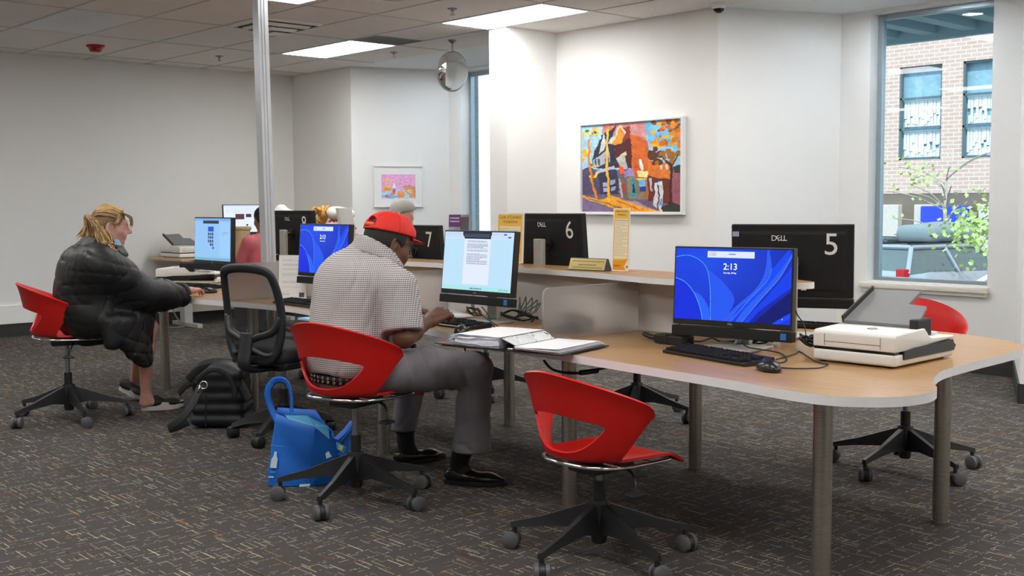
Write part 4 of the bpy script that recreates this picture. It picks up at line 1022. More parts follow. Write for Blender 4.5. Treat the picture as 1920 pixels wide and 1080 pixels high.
# ================================================================ keyboards and mice
KEYP = mat('key_black', (.011, .011, .0115), .75, var=.2, spec=.15)
def keyboard(loc, rz, label):
    t = thing('keyboard', label, 'keyboard', loc, rz, 'black keyboards')
    L, Dp = .50, .150
    m_ = MB(); P = [(-Dp/2, .0), (-Dp/2-.004, .009), (-Dp/2+.006, .013), (Dp/2-.004, .026), (Dp/2, .022), (Dp/2, .006), (Dp/2-.01, 0)]
    n = len(P); m_.add([(-L/2, a, b) for a, b in P]+[(L/2, a, b) for a, b in P], [tuple(range(n)), tuple(range(2*n-1, n-1, -1))]+[(k, n+k, n+(k+1) % n, (k+1) % n) for k in range(n)]); m_.build('case', BLACKP, t, recalc=True)
    m_ = MB(); u = .0213
    rows = [(0, [(0, 1)]+[(2+k, 1) for k in range(4)]+[(6.5+k, 1) for k in range(4)]+[(11+k, 1) for k in range(4)]+[(15.3+k, 1) for k in range(3)]),
            (1.15, [(k, 1) for k in range(13)]+[(13, 2)]+[(15.3+k, 1) for k in range(3)]+[(18.5+k, 1) for k in range(4)]),
            (2.15, [(0, 1.5)]+[(1.5+k, 1) for k in range(12)]+[(13.5, 1.5)]+[(15.3+k, 1) for k in range(3)]+[(18.5+k, 1) for k in range(4)]),
            (3.15, [(0, 1.75)]+[(1.75+k, 1) for k in range(11)]+[(12.75, 2.25)]+[(18.5+k, 1) for k in range(3)]),
            (4.15, [(0, 2.25)]+[(2.25+k, 1) for k in range(10)]+[(12.25, 2.75)]+[(16.3, 1)]+[(18.5+k, 1) for k in range(3)]+[(21.5, 1)]),
            (5.15, [(0, 1.3), (1.3, 1.2), (2.5, 1.2), (3.7, 6.2), (9.9, 1.2), (11.1, 1.2), (12.3, 1.3), (13.6, 1.4)]+[(15.3+k, 1) for k in range(3)]+[(18.5, 2), (20.5, 1)])]
    for r, ks in rows:
        y = Dp/2-.018-r*.0208; zt = .013+(y+Dp/2)/Dp*.0125
        for x, w in ks:
            xa = -L/2+.010+x*u; xb = xa+w*u-.003; ya, yb = y-.0175, y
            m_.add([(xa, ya, zt), (xb, ya, zt), (xb, yb, zt+.001), (xa, yb, zt+.001), (xa+.002, ya+.0015, zt+.0075), (xb-.002, ya+.0015, zt+.0075), (xb-.002, yb-.003, zt+.009), (xa+.002, yb-.003, zt+.009)], [(4,5,6,7),(0,1,5,4),(1,2,6,5),(2,3,7,6),(3,0,4,7)])
    m_.build('keycaps', KEYP, t); return t
def at(px, py, z=DESK): p = pz(px, py, z); return (p.x, p.y, z)
kx = at(1345, 671, DESK); k0 = keyboard((kx[0], kx[1]-.005, DESK), math.radians(-12), 'black keyboard in front of the blue lock screen on the right')
kx = at(862, 610); dup(k0, (kx[0]-.05, kx[1]-.02, DESK), math.radians(-3), 'black keyboard under the hands of the man in the red cap')
dup(k0, (-6.07, 3.81, DESK), math.radians(-3), 'black keyboard beside the white notice sheet')
dup(k0, (-2.98, 4.93, DESK), math.radians(192), 'black keyboard behind computer 5')
dup(k0, (-7.98, 4.02, DESK), math.radians(20), 'black keyboard beside the hand of the woman in the black jacket')
def mouse(loc, rz, label):
    t = thing('computer_mouse', label, 'mouse', loc, rz, 'black mice')
    b_ = Blob((-.06, -.08, -.01), (.06, .08, .06), .004); b_.ell((0, 0, .004), (.034, .062, .034), k=.001); b_.ell((0, -.012, .008), (.032, .045, .035), k=.01); b_.cut((0, 0, .001), (0, 0, -1), .002)
    b_.mesh('body', mat('mouse_black', (.012, .012, .013), .28), t, 2, world=False)
    m_ = MB(); m_.cyl((-.004, .034, .031), (.004, .034, .031), .009, n=14); m_.build('scroll_wheel', mat('wheel_rubber', (.03, .03, .03), .7), t); return t
mx = at(1432, 697); m0 = mouse((mx[0], mx[1]+.03, DESK), math.radians(70), 'black mouse in front of the white scanner on the right')
mx = at(857, 626); dup(m0, (mx[0], mx[1]+.03, DESK), math.radians(35), 'black mouse beside the open ring binder')
mx = at(396, 549); dup(m0, (mx[0], mx[1]-.02, DESK), math.radians(-25), 'black mouse under the hand of the woman in the black jacket')
# ================================================================ cables and power bricks
CABLE = mat('black_cable', (.012, .012, .012), .5); CABLEG = mat('grey_cable', (.16, .16, .17), .5)
def cable(label, pts, r=.0028, m=CABLE, n=8, closed=False, cat='cable'):
    o = MB().tube(spline(pts, n, closed), r, 8, closed).build('cable', m, None, True); return tag(o, label, cat)
def dk(px, py, h=.004): p = pz(px, py, DESK+h); return (p.x, p.y, DESK+h)
cable('black mouse lead running from the mouse past the right-hand scanner', [dk(1458, 689), dk(1490, 691), dk(1535, 690), dk(1553, 684, .006)])
cable('black looped lead between the right-hand keyboard and the monitor stand', [dk(1440, 677, .012), dk(1462, 680), dk(1475, 674), dk(1462, 662), dk(1425, 655, .018), dk(1400, 650, .03), tuple(pd(1390, 640, 4.9))])
cable('black lead crossing in front of the right-hand scanner', [dk(1455, 674), dk(1490, 664), dk(1500, 660), dk(1530, 678), dk(1552, 683)])
cable('black lead rising from the cable bundle to computer 5', [dk(1512, 640, .05), tuple(pd(1508, 610, 5.15)), tuple(pd(1495, 590, 5.15)), tuple(pd(1489, 574, 5.12))])
def coil(label, c, R, n, m, seed, flat=.5, r=.0035, tall=.0):
    rr = random.Random(seed); pts = []
    for k in range(n*8):
        a = 2*PI*k/8; q = R*rr.uniform(.65, 1.1); pts.append((c[0]+q*math.cos(a), c[1]+q*math.sin(a)*flat, c[2]+r+rr.uniform(0, .035)+tall*abs(math.sin(a*.5))))
    return cable(label, pts, r, m, 4)
coil('bundle of black cables beside the right-hand scanner', (-2.60, 4.12, DESK), .075, 5, CABLE, 1, .7, .0045, .03)
coil('black cables under the right-hand lock screen', (-2.94, 4.18, DESK), .11, 4, CABLE, 2, .5, .0035)
cq = at(985, 602); coil('looped black cable beside the man\'s computer', (cq[0], cq[1]-.05, DESK), .13, 3, CABLE, 4, .5, .0045, .02)
pts = []
for k in range(5):
    a0 = -.5+k*.42; pts += [(cq[0]-.06, cq[1], DESK+.02), (cq[0]-.06+.09*math.sin(a0)+.04, cq[1]+.02, DESK+.07+.035*math.cos(a0)), (cq[0]-.06+.12*math.sin(a0+.12)+.05, cq[1]+.01, DESK+.085+.04*math.cos(a0)), (cq[0]-.06+.09*math.sin(a0+.2)+.05, cq[1], DESK+.05)]
cable('grey tied cable loops beside the man\'s computer', pts, .003, CABLEG, 5)
c2 = at(905, 600); coil('small knot of black cable left of the man\'s monitor stand', (c2[0]-.07, c2[1], DESK), .045, 3, CABLE, 6, .8, .003, .03)
cable('black lead drooping from the man\'s computer to the desk', [tuple(pd(884, 570, 5.95)), tuple(pd(889, 583, 5.9)), dk(905, 592, .02), dk(925, 606, .016), dk(945, 617), dk(965, 614)])
cable('black lead drooping behind the document screen', [tuple(pd(903, 575, 5.95)), tuple(pd(915, 590, 5.85)), tuple(pd(922, 608, 5.6)), dk(932, 616)])
b0 = Vector(at(1262, 645)); t = thing('power_adapter', 'black power adapter brick left of the right-hand monitor stand', 'power adapter', tuple(b0), math.radians(-4))
m_ = MB(); m_.box((-.085, -.035, 0), (.085, .045, .042), .008); m_.build('brick', BLACKP, t); m_ = MB(); m_.box((-.012, -.0365, .004), (-.004, .0465, .0435), .001); m_.build('strap', CABLE, t)
m_ = MB(); m_.cyl((-.085, 0, .02), (-.115, 0, .018), .011, n=10); m_.tube(spline([(-.11, 0, .018), (-.15, .0, .02), (-.20, .02, .026), (-.205, .04, .024), (-.16, .03, .02), (-.12, .01, .02)], 6), .009, 8); m_.build('plug_lead', CABLE, t, True)
coil('dark tangle of cable behind the right-hand frosted divider', (-3.86, 3.98, DESK), .085, 6, CABLE, 14, .8, .006, .05)
t = thing('power_adapter', 'black power adapter blurred behind the right-hand frosted divider', 'power adapter', (-3.84, 3.86, DESK), math.radians(60))
m_ = MB(); m_.box((-.09, -.04, 0), (.09, .04, .045), .008); m_.build('brick', BLACKP, t); m_ = MB(); m_.box((-.012, -.0415, .004), (-.004, .0415, .0465), .001); m_.build('strap', CABLE, t)
cable('black lead from the power adapter to the monitor stand', [(b0.x+.085, b0.y+.01, DESK+.02), dk(1315, 640, .02), dk(1335, 634, .02), dk(1350, 640), dk(1375, 640), tuple(pd(1400, 634, 4.93))], .0035)
o = cable('pale twisted wire tie under the right-hand lock screen', [tuple(pd(1382, 634, 4.78)), dk(1378, 643, .03), dk(1372, 650), dk(1376, 649), tuple(pd(1385, 638, 4.8))], .002, mat('pale_wire', (.45, .58, .65), .4))
cable('black power cable sagging under the desk near the right-hand divider', [tuple(pd(1020, 676, 4.9)), tuple(pd(1035, 692, 4.95)), tuple(pd(1062, 699, 5.0)), tuple(pd(1090, 699, 5.05)), tuple(pd(1115, 694, 5.1)), tuple(pd(1142, 688, 5.15))], .006)
o = MB(); P_ = [pd(1088, 699, 5.04), pd(1120, 695, 5.1)]; o.cyl(P_[0], P_[1], .012, n=10); tag(o.build('cable_coupler', BLACKP, None, 40), 'black coupler on the cable sagging under the desk', 'cable')
# ================================================================ signs
ACR = glass_mat('clear_acrylic', (1., 1., 1.), 1.2)
ORG = (1., .80, .36); CREAM = (.99, .94, .80); INK = (.45, .30, .12)
def stand_sign(loc, rz, w, h, label, draw, lean=6, res=(60, 100), texts=(), foot=True, group=None):
    t = thing('sign_holder', label, 'sign', loc, rz, group)
    la = math.radians(lean); up = Vector((0, math.sin(la), math.cos(la))); nrm = Vector((0, -math.cos(la), math.sin(la)))
    def pt(u, v, e=0.): return Vector(((u-.5)*w, 0, .006))+up*((1-v)*h)+nrm*e
    m_ = MB()
    for e0, e1 in ((.003, .0045), (-.0045, -.003)):
        x = .012/w
        q = [pt(-x, 1, e0), pt(1+x, 1, e0), pt(1+x, -.02, e0), pt(-x, -.02, e0), pt(-x, 1, e1), pt(1+x, 1, e1), pt(1+x, -.02, e1), pt(-x, -.02, e1)]
        m_.add(q, [(3,2,1,0),(4,5,6,7),(0,1,5,4),(1,2,6,5),(2,3,7,6),(3,0,4,7)])
    if foot: m_.box((-w/2-.01, -.01, 0), (w/2+.01, .07, .004))
    m_.build('acrylic_holder', ACR, t, recalc=True)
    cv = Canvas(res[0], res[1], (1, 1, 1)); draw(cv); cv.build('printed_sheet', lambda u, v: pt(u, v, .0012), PRINT, t)
    b = MB(); q = [pt(0, 1, -.0012), pt(1, 1, -.0012), pt(1, 0, -.0012), pt(0, 0, -.0012)]; b.add(q, [(3, 2, 1, 0)]); b.build('sheet_back', WHITEINK, t)
    if texts:
        m_ = MB()
        for (s, u, v, hh, ww) in texts: put_text(m_, s, hh*h, FR(pt(u, v, .0016), (1, 0, 0), up, nrm), w=ww*w if ww else None, thick=.0003)
        m_.build('lettering', mat('sign_ink', lin(INK), .6), t)
    return t
def d_cond(cv):
    r = random.Random(1); cv.a[:] = lin((.97, .96, .94)); cv.rect(.05, .012, .95, .985, ORG); cv.rect(.10, .165, .90, .80, CREAM); cv.textlines(.12, .88, .19, .78, 22, INK, r, .55, .35)
    cv.poly([(.05, .83), (.55, .83), (.95, .80), (.95, .985), (.05, .985)], (.96, .66, .18)); cv.textlines(.1, .5, .90, .94, 1, (.8, .35, .2), r, .8, .8); cv.poly([(.72, .93), (.9, .82), (1, .83), (1, 1), (.85, 1)], (.99, .93, .80)); cv.ell(.90, .93, .05, .02, (.7, .4, .5))
def d_cond2(cv):
    r = random.Random(2); cv.a[:] = lin((.97, .96, .94)); cv.rect(.06, .03, .94, .97, ORG); cv.rect(.12, .27, .88, .93, CREAM); cv.textlines(.13, .87, .31, .90, 15, INK, r, .55, .35)
def d_purp(cv):
    r = random.Random(3); cv.a[:] = lin((.72, .70, .73)); U, V = cv._uv(); cv.put(np.clip(np.sin(U*9+V*13)*.5+.5, 0, 1)*.5, (.45, .44, .48)); cv.rect(.55, .05, .95, .9, (.25, .24, .27), .8); cv.ell(.74, .42, .10, .06, (.85, .85, .86)); cv.rect(0, .0, .56, .26, (.42, .22, .47)); cv.textlines(.06, .5, .06, .2, 2, (.9, .85, .95), r, .9, .5)
    cv.ell(.3, .7, .22, .2, (.82, .8, .83)); cv.rect(.78, .55, .9, .95, (.16, .15, .18))
def d_note(cv):
    r = random.Random(6); cv.a[:] = lin((.955, .955, .955))
    for (a, b, n) in ((.10, .15, 2), (.2, .26, 3), (.32, .35, 1), (.42, .50, 3), (.6, .66, 3), (.74, .78, 2)): cv.textlines(.12, .85, a, b, n, (.45, .47, .5), r, .5, .4)
    cv.rect(.74, .86, .92, .97, (.30, .32, .36)); cv.textlines(.1, .4, .88, .94, 2, (.6, .62, .66), r, .5)
p = at(1155, 511, SHZ); stand_sign((p[0], p[1]+.03, SHZ), math.radians(4), .105, .31, 'tall narrow yellow conduct sign beside the brass nameplate', d_cond, 3, (60, 150), (('Code of Conduct', .5, .045, .03, .72), ('Violations', .5, .10, .03, .5)))
p = at(950, 495, SHZ); stand_sign((p[0], p[1]+.02, SHZ), math.radians(8), .205, .285, 'yellow conduct sign left of computer 6', d_cond2, 3, (80, 100), (('Code of Conduct', .5, .085, .06, .78), ('Violations', .5, .175, .06, .52)))
p = at(857, 493, SHZ); stand_sign((p[0], p[1]+.01, SHZ), math.radians(8), .165, .275, 'purple and grey leaflet in a clear holder near the far window', d_purp, 3, (80, 100))
stand_sign((-6.50, 4.0, DESK), math.radians(30), .205, .285, 'white notice sheet standing behind the mesh chair', d_note, 4, (80, 110), foot=False)
p = at(1101, 507, SHZ); t = thing('nameplate', 'brass desk nameplate on the raised shelf', 'nameplate', (p[0], p[1]+.02, SHZ), math.radians(2))
BRASS = mat('brass', (.52, .40, .17), .32, .85, var=.08)
m_ = MB(); P = [(-.028, 0), (-.008, .062), (.0, .062), (.028, 0)]; n = 4; m_.add([(-.125, a, b) for a, b in P]+[(.125, a, b) for a, b in P], [(0, 1, 2, 3), (7, 6, 5, 4)]+[(k, n+k, n+(k+1) % n, (k+1) % n) for k in range(n)]); m_.build('wedge', DARKM, t, recalc=True)
u_ = Vector((0, .02, .062)).normalized(); nn = Vector((0, -.062, .02)).normalized(); o_ = Vector((0, -.018, .031))+nn*.001
m_ = MB(); T_ = FR(o_, (1, 0, 0), u_, nn); m_.T = T_; m_.box((-.122, -.029, 0), (.122, .029, .0015)); m_.T = Matrix(); m_.build('brass_face', BRASS, t)
m_ = MB(); m_.T = T_
for (y, w_) in ((.015, .2), (-.003, .12), (-.018, .19)):
    x = -w_/2
    while x < w_/2: m_.box((x, y-.003, .0014), (x+.009, y+.003, .0019)); x += .0125
m_.T = Matrix(); m_.build('engraving', mat('brass_dark', (.25, .19, .08), .5, .6), t)
# ================================================================ open binder and loose papers
PAPER = mat('paper', (.80, .80, .82), .8, var=.02); PAPER2 = mat('paper_edges', (.74, .75, .83), .8, var=.25, nscale=70)
z0 = DESK+.004
A0, A1 = pz(946, 659, z0), pz(1034, 619, z0); ax = Vector((-.09, .38, 0)); Lb = .385; ax.normalize()
rt = Vector((ax.y, -ax.x, 0)); org = Vector((A0.x, A0.y, z0))
t = thing('ring_binder', 'open black ring binder full of papers at the desk edge', 'binder', tuple(org), 0)
def B(u, v, h): return org+ax*v+rt*u+Vector((0, 0, h))
def slab(mb, u0, u1, v0, v1, h0, h1, dz0=0., dz1=0., mi=0):
    mb.add([B(u0, v0, h0+dz0), B(u1, v0, h0+dz1), B(u1, v1, h0+dz1), B(u0, v1, h0+dz0), B(u0, v0, h1+dz0), B(u1, v0, h1+dz1), B(u1, v1, h1+dz1), B(u0, v1, h1+dz0)], [(3,2,1,0),(4,5,6,7),(0,1,5,4),(1,2,6,5),(2,3,7,6),(3,0,4,7)], mi)
m_ = MB(); slab(m_, .03, .285, 0, Lb, 0, .004); slab(m_, -.37, -.03, 0, Lb, .0, .004, .010, 0); slab(m_, -.03, .03, 0, Lb, 0, .004); m_.build('cover', BLACKP, t, world=True, recalc=True)
rr = random.Random(8); m_ = MB()
def sheet(mb, u0, u1, v0, v1, h, amp, seed, th=.0012):
    r3 = random.Random(seed); ph = r3.random()*6; nu = 10
    def f(e): return lambda a, b: tuple(B(u0+(u1-u0)*a, v0+(v1-v0)*b, h+e+amp*math.sin(a*5+ph)*a*(1-b*.5)+amp*.4*math.sin(a*13+ph*2)*(1-b)))
    mb.grid(f(th), nu, 4); mb.grid(f(0), nu, 4)
    n0 = len(mb.v)-2*nu*4
for k in range(22): sheet(m_, -.035, -.285-rr.uniform(-.022, .022), .012+rr.uniform(-.010, .010), .355+rr.uniform(-.01, .01), .006+k*.0022, .003+.0045*rr.random(), k)
slab(m_, -.268, -.04, .010, .352, .004, .047, 0, .004); lp = m_.build('left_pages', PAPER2, t, world=True, smooth=True)
m_ = MB(); sheet(m_, -.03, -.285, .015, .362, .0545, .003, 77); m_.build('top_sheet', PAPER, lp, world=True, smooth=True)
m_ = MB(); slab(m_, .045, .262, .012, .365, .004, .012, .006, 0); slab(m_, .05, .27, .0, .37, .0125, .0135, .006, .001)
for k in range(4): sheet(m_, .04,   .265+rr.uniform(-.008, .008), .01, .36, .016+k*.0015, .0025, 30+k)
m_.build('right_pages', PAPER, t, world=True, smooth=30)
m_ = MB()
for v in (.07, .19, .31): m_.tube([B(.033*math.cos(a)*1.2, v, .012+.042*math.sin(a)) for a in [PI*k/12 for k in range(13)]], .0022, 8)
slab(m_, -.022, .022, .03, Lb-.03, .004, .010); m_.build('rings', CHROME, t, True, world=True)
m_ = MB(); slab(m_, -.034, .036, .03, Lb-.05, .052, .0555, -.004, -.03); m_.build('clear_divider', mat('clear_plastic', (.75, .76, .78), .15), t, world=True, recalc=True)
p0 = [pz(*q, DESK+.004) for q in ((786, 590), (842, 579), (886, 594), (822, 603))]
m_ = MB(); m_.add([tuple(v) for v in p0]+[tuple(v+Vector((0, 0, .006))) for v in p0], [(3,2,1,0),(4,5,6,7),(0,1,5,4),(1,2,6,5),(2,3,7,6),(3,0,4,7)]); tag(m_.build('paper_stack', PAPER, None, recalc=True), 'loose white papers between the man\'s hands and his monitor', 'papers')
# ================================================================ bags on the floor
BLUEB = mat('blue_nonwoven', (.008, .145, .60), .55, var=.12, nscale=6, bump=.25, bscale=260); BLUEP = mat('blue_print', (.10, .42, .72), .5, var=.2, nscale=9); PALEP = mat('pale_print', (.55, .72, .80), .5)
bc = Vector((-4.88, 3.08, 0)); t = thing('shopping_bag', 'blue reusable shopping bag beside the man\'s chair', 'bag', tuple(bc))
FL_, FR_ = pz(492, 912, 0), pz(640, 906, 0); FL_.z = FR_.z = 0
up_ = Vector((0, 0, 1)); bk = Vector((-.62, .78, 0))*.20
H0 = .36
TL, TR, TK = pd(513, 765, 5.60), pd(600, 770, 5.55), pd(630, 818, 5.55)
# body: four folded faces with a crumpled top edge
fb = [FL_, FR_]; FRm = pz(575, 914, 0); FRm.z = 0
m_ = MB()
foot = [FL_+Vector((.02, .02, .004)), FRm+Vector((0, .01, .004)), FR_+Vector((0, 0, .004)), FR_+bk+Vector((0, 0, .004)), FRm+bk*.95+Vector((0, 0, .004)), FL_+bk+Vector((.02, 0, .004))]
top = [pd(517, 776, 5.56), pd(592, 803, 5.46), pd(628, 828, 5.50), pd(622, 808, 5.66), pd(590, 768, 5.70), pd(520, 764, 5.74)]
NV = 9
def loopline(P, n=8): return [P[i].lerp(P[(i+1) % len(P)], k/n) for i in range(len(P)) for k in range(n)]
ringF = loopline(foot); ringT = loopline(top)
def bagf(u, v):
    i = int(round(u*len(ringF))) % len(ringF); p = ringF[i].lerp(ringT[i], v); w = .010*math.sin(v*7+i*.35)*math.sin(PI*min(1, v*1.3))+.005*math.sin(i*.9+v*5)*v
    c = sum(ringF, Vector())/len(ringF); d = (p-c); d.z = 0
    return tuple(p+d.normalized()*w)
m_.grid(bagf, len(ringF), NV, wrap=True); n = len(ringF); m_.f.append((tuple(range(n-1, -1, -1)), 0))
bo = m_.build('bag_body', BLUEB, t, 38, world=True)
sm = bo.modifiers.new('t', 'SOLIDIFY'); sm.thickness = .003; bake(bo)
def strap(pts, w=.017): 
    m_ = MB(); P = spline(pts, 8); m_.tube(P, [(w, .002)]*len(P), 6, flat=(CR.x, CR.y, 0)); return m_
strap([pd(520, 790, 5.58), pd(508, 765, 5.6), pd(502, 735, 5.6), pd(515, 714, 5.6), pd(535, 715, 5.58), pd(545, 735, 5.56), pd(547, 768, 5.56), pd(546, 785, 5.54)]).build('handle', BLUEB, t, True, world=True)
strap([pd(626, 828, 5.55), pd(648, 808, 5.6), pd(662, 792, 5.62), pd(664, 812, 5.66), pd(652, 850, 5.7)]).build('handle', BLUEB, t, True, world=True)
def patch(name, quad, mt, e=.03):
    m_ = MB(); P = [pd(x, y, D) for x, y, D in quad]; nr = (CAM-P[0]).normalized()*.002; k = len(P); m_.add([tuple(p) for p in P]+[tuple(p+nr) for p in P], [tuple(range(k)), tuple(range(2*k-1, k-1, -1))]+[(i, k+i, k+(i+1) % k, (i+1) % k) for i in range(k)]); m_.build(name, mt, t, world=True, recalc=True)
# side flap, bulging right half of the bag
m_ = MB(); fl_ = [FRm+Vector((.0, .02, .004)), FR_+Vector((.05, .05, .004)), pd(650, 860, 5.5), pd(662, 800, 5.58), pd(640, 828, 5.5), pd(590, 805, 5.46)]
cz = sum(fl_, Vector())/6+(CAM-fl_[2]).normalized()*.03
m_.add([tuple(p) for p in fl_]+[tuple(cz)], [(i, (i+1) % 6, 6) for i in range(6)]); fo = m_.build('side_gusset', BLUEB, t, world=True); sb = fo.modifiers.new('s', 'SUBSURF'); sb.levels = 2; sb.subdivision_type = 'SIMPLE'; so3 = fo.modifiers.new('t', 'SOLIDIFY'); so3.thickness = .004; bake(fo)
def onbag(name, x, y, outl, mt):                    # print on the front face of the bag
    m_ = MB(); n0 = None
    e0 = ringF[0].lerp(ringT[0], .5); o0 = pd(x, y, 5.44); vx = (FRm-FL_).normalized(); vz = (pd(512, 780, 5.56)-FL_).normalized()
    nrm = vx.cross(vz).normalized(); k = len(outl)
    # intersect the line of sight with the front plane of the bag
    P0 = FL_+Vector((0, 0, .004)); d = ray(x, y); o0 = CAM+d*((P0-CAM).dot(nrm)/d.dot(nrm))-nrm*.0 + (CAM-o0).normalized()*.016
    V_ = [o0+vx*a+vz*b for a, b in outl]; nn_ = (CAM-o0).normalized()*.002
    m_.add([tuple(p) for p in V_]+[tuple(p+nn_) for p in V_], [tuple(range(k)), tuple(range(2*k-1, k-1, -1))]+[(i, k+i, k+(i+1) % k, (i+1) % k) for i in range(k)]); m_.build(name, mt, t, world=True, recalc=True)
onbag('bottle_print', 514, 866, [(-.016, -.03), (.016, -.03), (.016, .012), (.007, .03), (.006, .05), (-.006, .05), (-.007, .03), (-.016, .012)], PALEP)
onbag('print_line', 511, 885, [(-.014, -.002), (.014, -.002), (.014, .002), (-.014, .002)], BLUEP); onbag('print_panel', 509, 888, [(-.012, -.02), (.014, -.02), (.014, -.013), (-.012, -.013)], PALEP)
onbag('print_line', 522, 837, [(-.04, .006), (.03, -.002), (.03, .0), (-.04, .008)], BLUEP)
patch('rim_print', [(534, 778, 5.44), (575, 778, 5.42), (616, 800, 5.42), (618, 824, 5.41), (590, 800, 5.40), (540, 786, 5.43)], BLUEP)
patch('gusset_print', [(616, 846, 5.38), (622, 856, 5.38), (612, 860, 5.38), (610, 850, 5.38)], PALEP); patch('gusset_print', [(630, 828, 5.44), (650, 838, 5.44), (644, 850, 5.42), (632, 842, 5.42)], BLUEP); patch('yellow_print', [(636, 834, 5.425), (645, 837, 5.425), (640, 845, 5.42), (635, 842, 5.42)], mat('yellow_print', (.75, .62, .2), .5))
patch('bottom_print', [(562, 908, 5.43), (582, 907, 5.42), (580, 912, 5.42), (561, 913, 5.43)], PALEP)
# black quilted bag
PUFF = mat('quilted_nylon', (.012, .013, .016), .5, var=.25, nscale=10, spec=.45); WEB = mat('webbing', (.012, .012, .014), .7, bump=.2, bscale=500)
kc = pz(390, 806, 0); kc = Vector((kc.x-.07, kc.y+.14, 0)); t = thing('quilted_bag', 'black quilted carry bag with wide straps on the carpet by the mesh chair', 'bag', tuple(kc))
b_ = Blob(kc+Vector((-.36, -.36, -.03)), kc+Vector((.36, .36, .50)), .010)
R_ = Matrix.Rotation(math.radians(47), 3, 'Z'); Rn = np.array([[R_[i][j] for j in range(3)] for i in range(3)])
b_.rbox(kc+Vector((0, 0, .19)), (.158, .12, .188), .05, Rn, .02)
for k in range(5): b_.rbox(kc+Vector((0, 0, .05+.070*k)), (.172-.004*k, .135-.003*k, .032), .030, Rn, .012)
b_.ell(kc+Vector((-.02, 0, .375)), (.14, .11, .045), Rn, .04)
b_.cut(kc+Vector((0, 0, .002)), (0, 0, -1))
b_.mesh('bag_body', PUFF, t, 1)
def kp(px, py, D=6.85): return tuple(pd(px, py, D))
def ribbon(pts, w, name, m=WEB, th=.004, fl=None):
    mm = MB(); P = spline(pts, 8); mm.tube(P, [(w, th)]*len(P), 8, flat=fl or (CR.x, CR.y, 0)); return mm.build(name, m, t, True, world=True)
ribbon([kp(378, 722, 6.8), kp(362, 755, 6.72), kp(340, 785, 6.68), kp(316, 803, 6.72), kp(330, 800, 6.8), kp(352, 790, 6.85)], .026, 'shoulder_strap')
ribbon([kp(352, 712, 6.9), kp(375, 692, 6.95), kp(405, 690, 7.0), kp(435, 702, 7.0), kp(455, 725, 6.95), kp(468, 750, 6.9)], .028, 'handle_strap', fl=(0, 0, 1)); ribbon([kp(368, 712, 6.85), kp(395, 694, 6.85), kp(422, 700, 6.85), kp(438, 725, 6.85), kp(440, 745, 6.85)], .016, 'handle_strap')
ribbon([kp(372, 715, 6.95), kp(350, 722, 6.95), kp(335, 738, 6.98)], .02, 'side_strap')
m_ = MB(); c = Vector(kp(382, 722, 6.76)); m_.tube([c+CR*(.022*math.cos(2*PI*k/16))+CU*(.022*math.sin(2*PI*k/16)) for k in range(16)], .004, 8, True); m_.tube([c+CR*-.02, c+CR*-.035+CU*-.045], .006, 8); m_.build('snap_hook', CHROME, t, True, world=True)
m_ = MB(); m_.tube([kp(386, 740, 6.72), kp(386, 800, 6.76)], .004, 6); m_.build('zip', BLACKP, t, world=True)
# ================================================================ things on the far side of the desk
def lump(name, label, cat, c, r, m, seed, vox=.014, k=9, part='body', squash=1.):
    c = Vector(c); rr = random.Random(seed); t = thing(name, label, cat, tuple(c)); b = Blob(c-Vector((r[0]*1.5, r[1]*1.5, .05)), c+Vector((r[0]*1.5, r[1]*1.5, r[2]*1.5)), vox)
    b.ell(c+Vector((0, 0, r[2]*.48)), (r[0], r[1], r[2]*.5), k=.03)
    for q in range(k):
        a = rr.uniform(0, 6.28); b.ell(c+Vector((math.cos(a)*r[0]*.55, math.sin(a)*r[1]*.55, r[2]*rr.uniform(.2, .8))), (r[0]*.45, r[1]*.45, r[2]*.28), k=.04)
    b.cut(c+Vector((0, 0, .002)), (0, 0, -1)); b.mesh(part, m, t, 2); return t, c
def woven():
    m, g, b = newmat('woven_red_white'); vec, X = g.xyz()
    z = g.m('SINE', g.m('ADD', g.m('MULTIPLY', X[2], 95.), g.m('MULTIPLY', g.noise(vec, 9., 2), 7.))); s = g.m('SINE', g.m('MULTIPLY', g.m('ADD', X[0], X[1]), 120.))
    f = g.m('GREATER_THAN', g.m('ADD', z, g.m('MULTIPLY', s, .55)), -.15)
    g.l.new(g.mix(f, hx('e9dad2'), hx('b5404a')), b.inputs['Base Color']); b.inputs['Roughness'].default_value = .85; return m
q = pd(641, 430, 8.75)
wb_, wc = lump('woven_bag', 'red and white patterned woven bag behind the blue lock screen and the man', 'bag', (q.x, q.y-.02, DESK), (.17, .15, .55), woven(), 3, .014, 8)
m_ = MB(); rr = random.Random(12)
for k in range(14):
    a = pd(600+rr.uniform(-3, 6), 398+rr.uniform(-5, 6), 8.72); m_.tube(spline([a, a+Vector((rr.gauss(0, .02), rr.gauss(0, .02), .03)), a+Vector((rr.gauss(0, .03), rr.gauss(0, .03), -.03)), a+Vector((rr.gauss(0, .02), 0, -.08))], 3), .009, 6)
m_.build('tassel', mat('amber_tassel', (.62, .33, .06), .7), wb_, True, world=True)
q = pd(640, 402, 8.72); b_ = Blob(q-Vector((.2, .2, .12)), q+Vector((.2, .2, .15)), .012); b_.ell(q+Vector((0, 0, .0)), (.12, .10, .055), k=.02); b_.ell(q+Vector((-.05, -.03, .02)), (.07, .06, .04), k=.03); b_.mesh('fluffy_lining', mat('fleece', (.72, .69, .64), .9, bump=.4, bscale=90), wb_, 2)
q = pd(556, 430, 9.1); lump('white_sack', 'white bulging sack behind computer 8', 'bag', (q.x, 4.83, DESK), (.17, .14, .60), mat('white_sack', (.74, .74, .74), .7, bump=.2, bscale=30), 5, .014, 6)
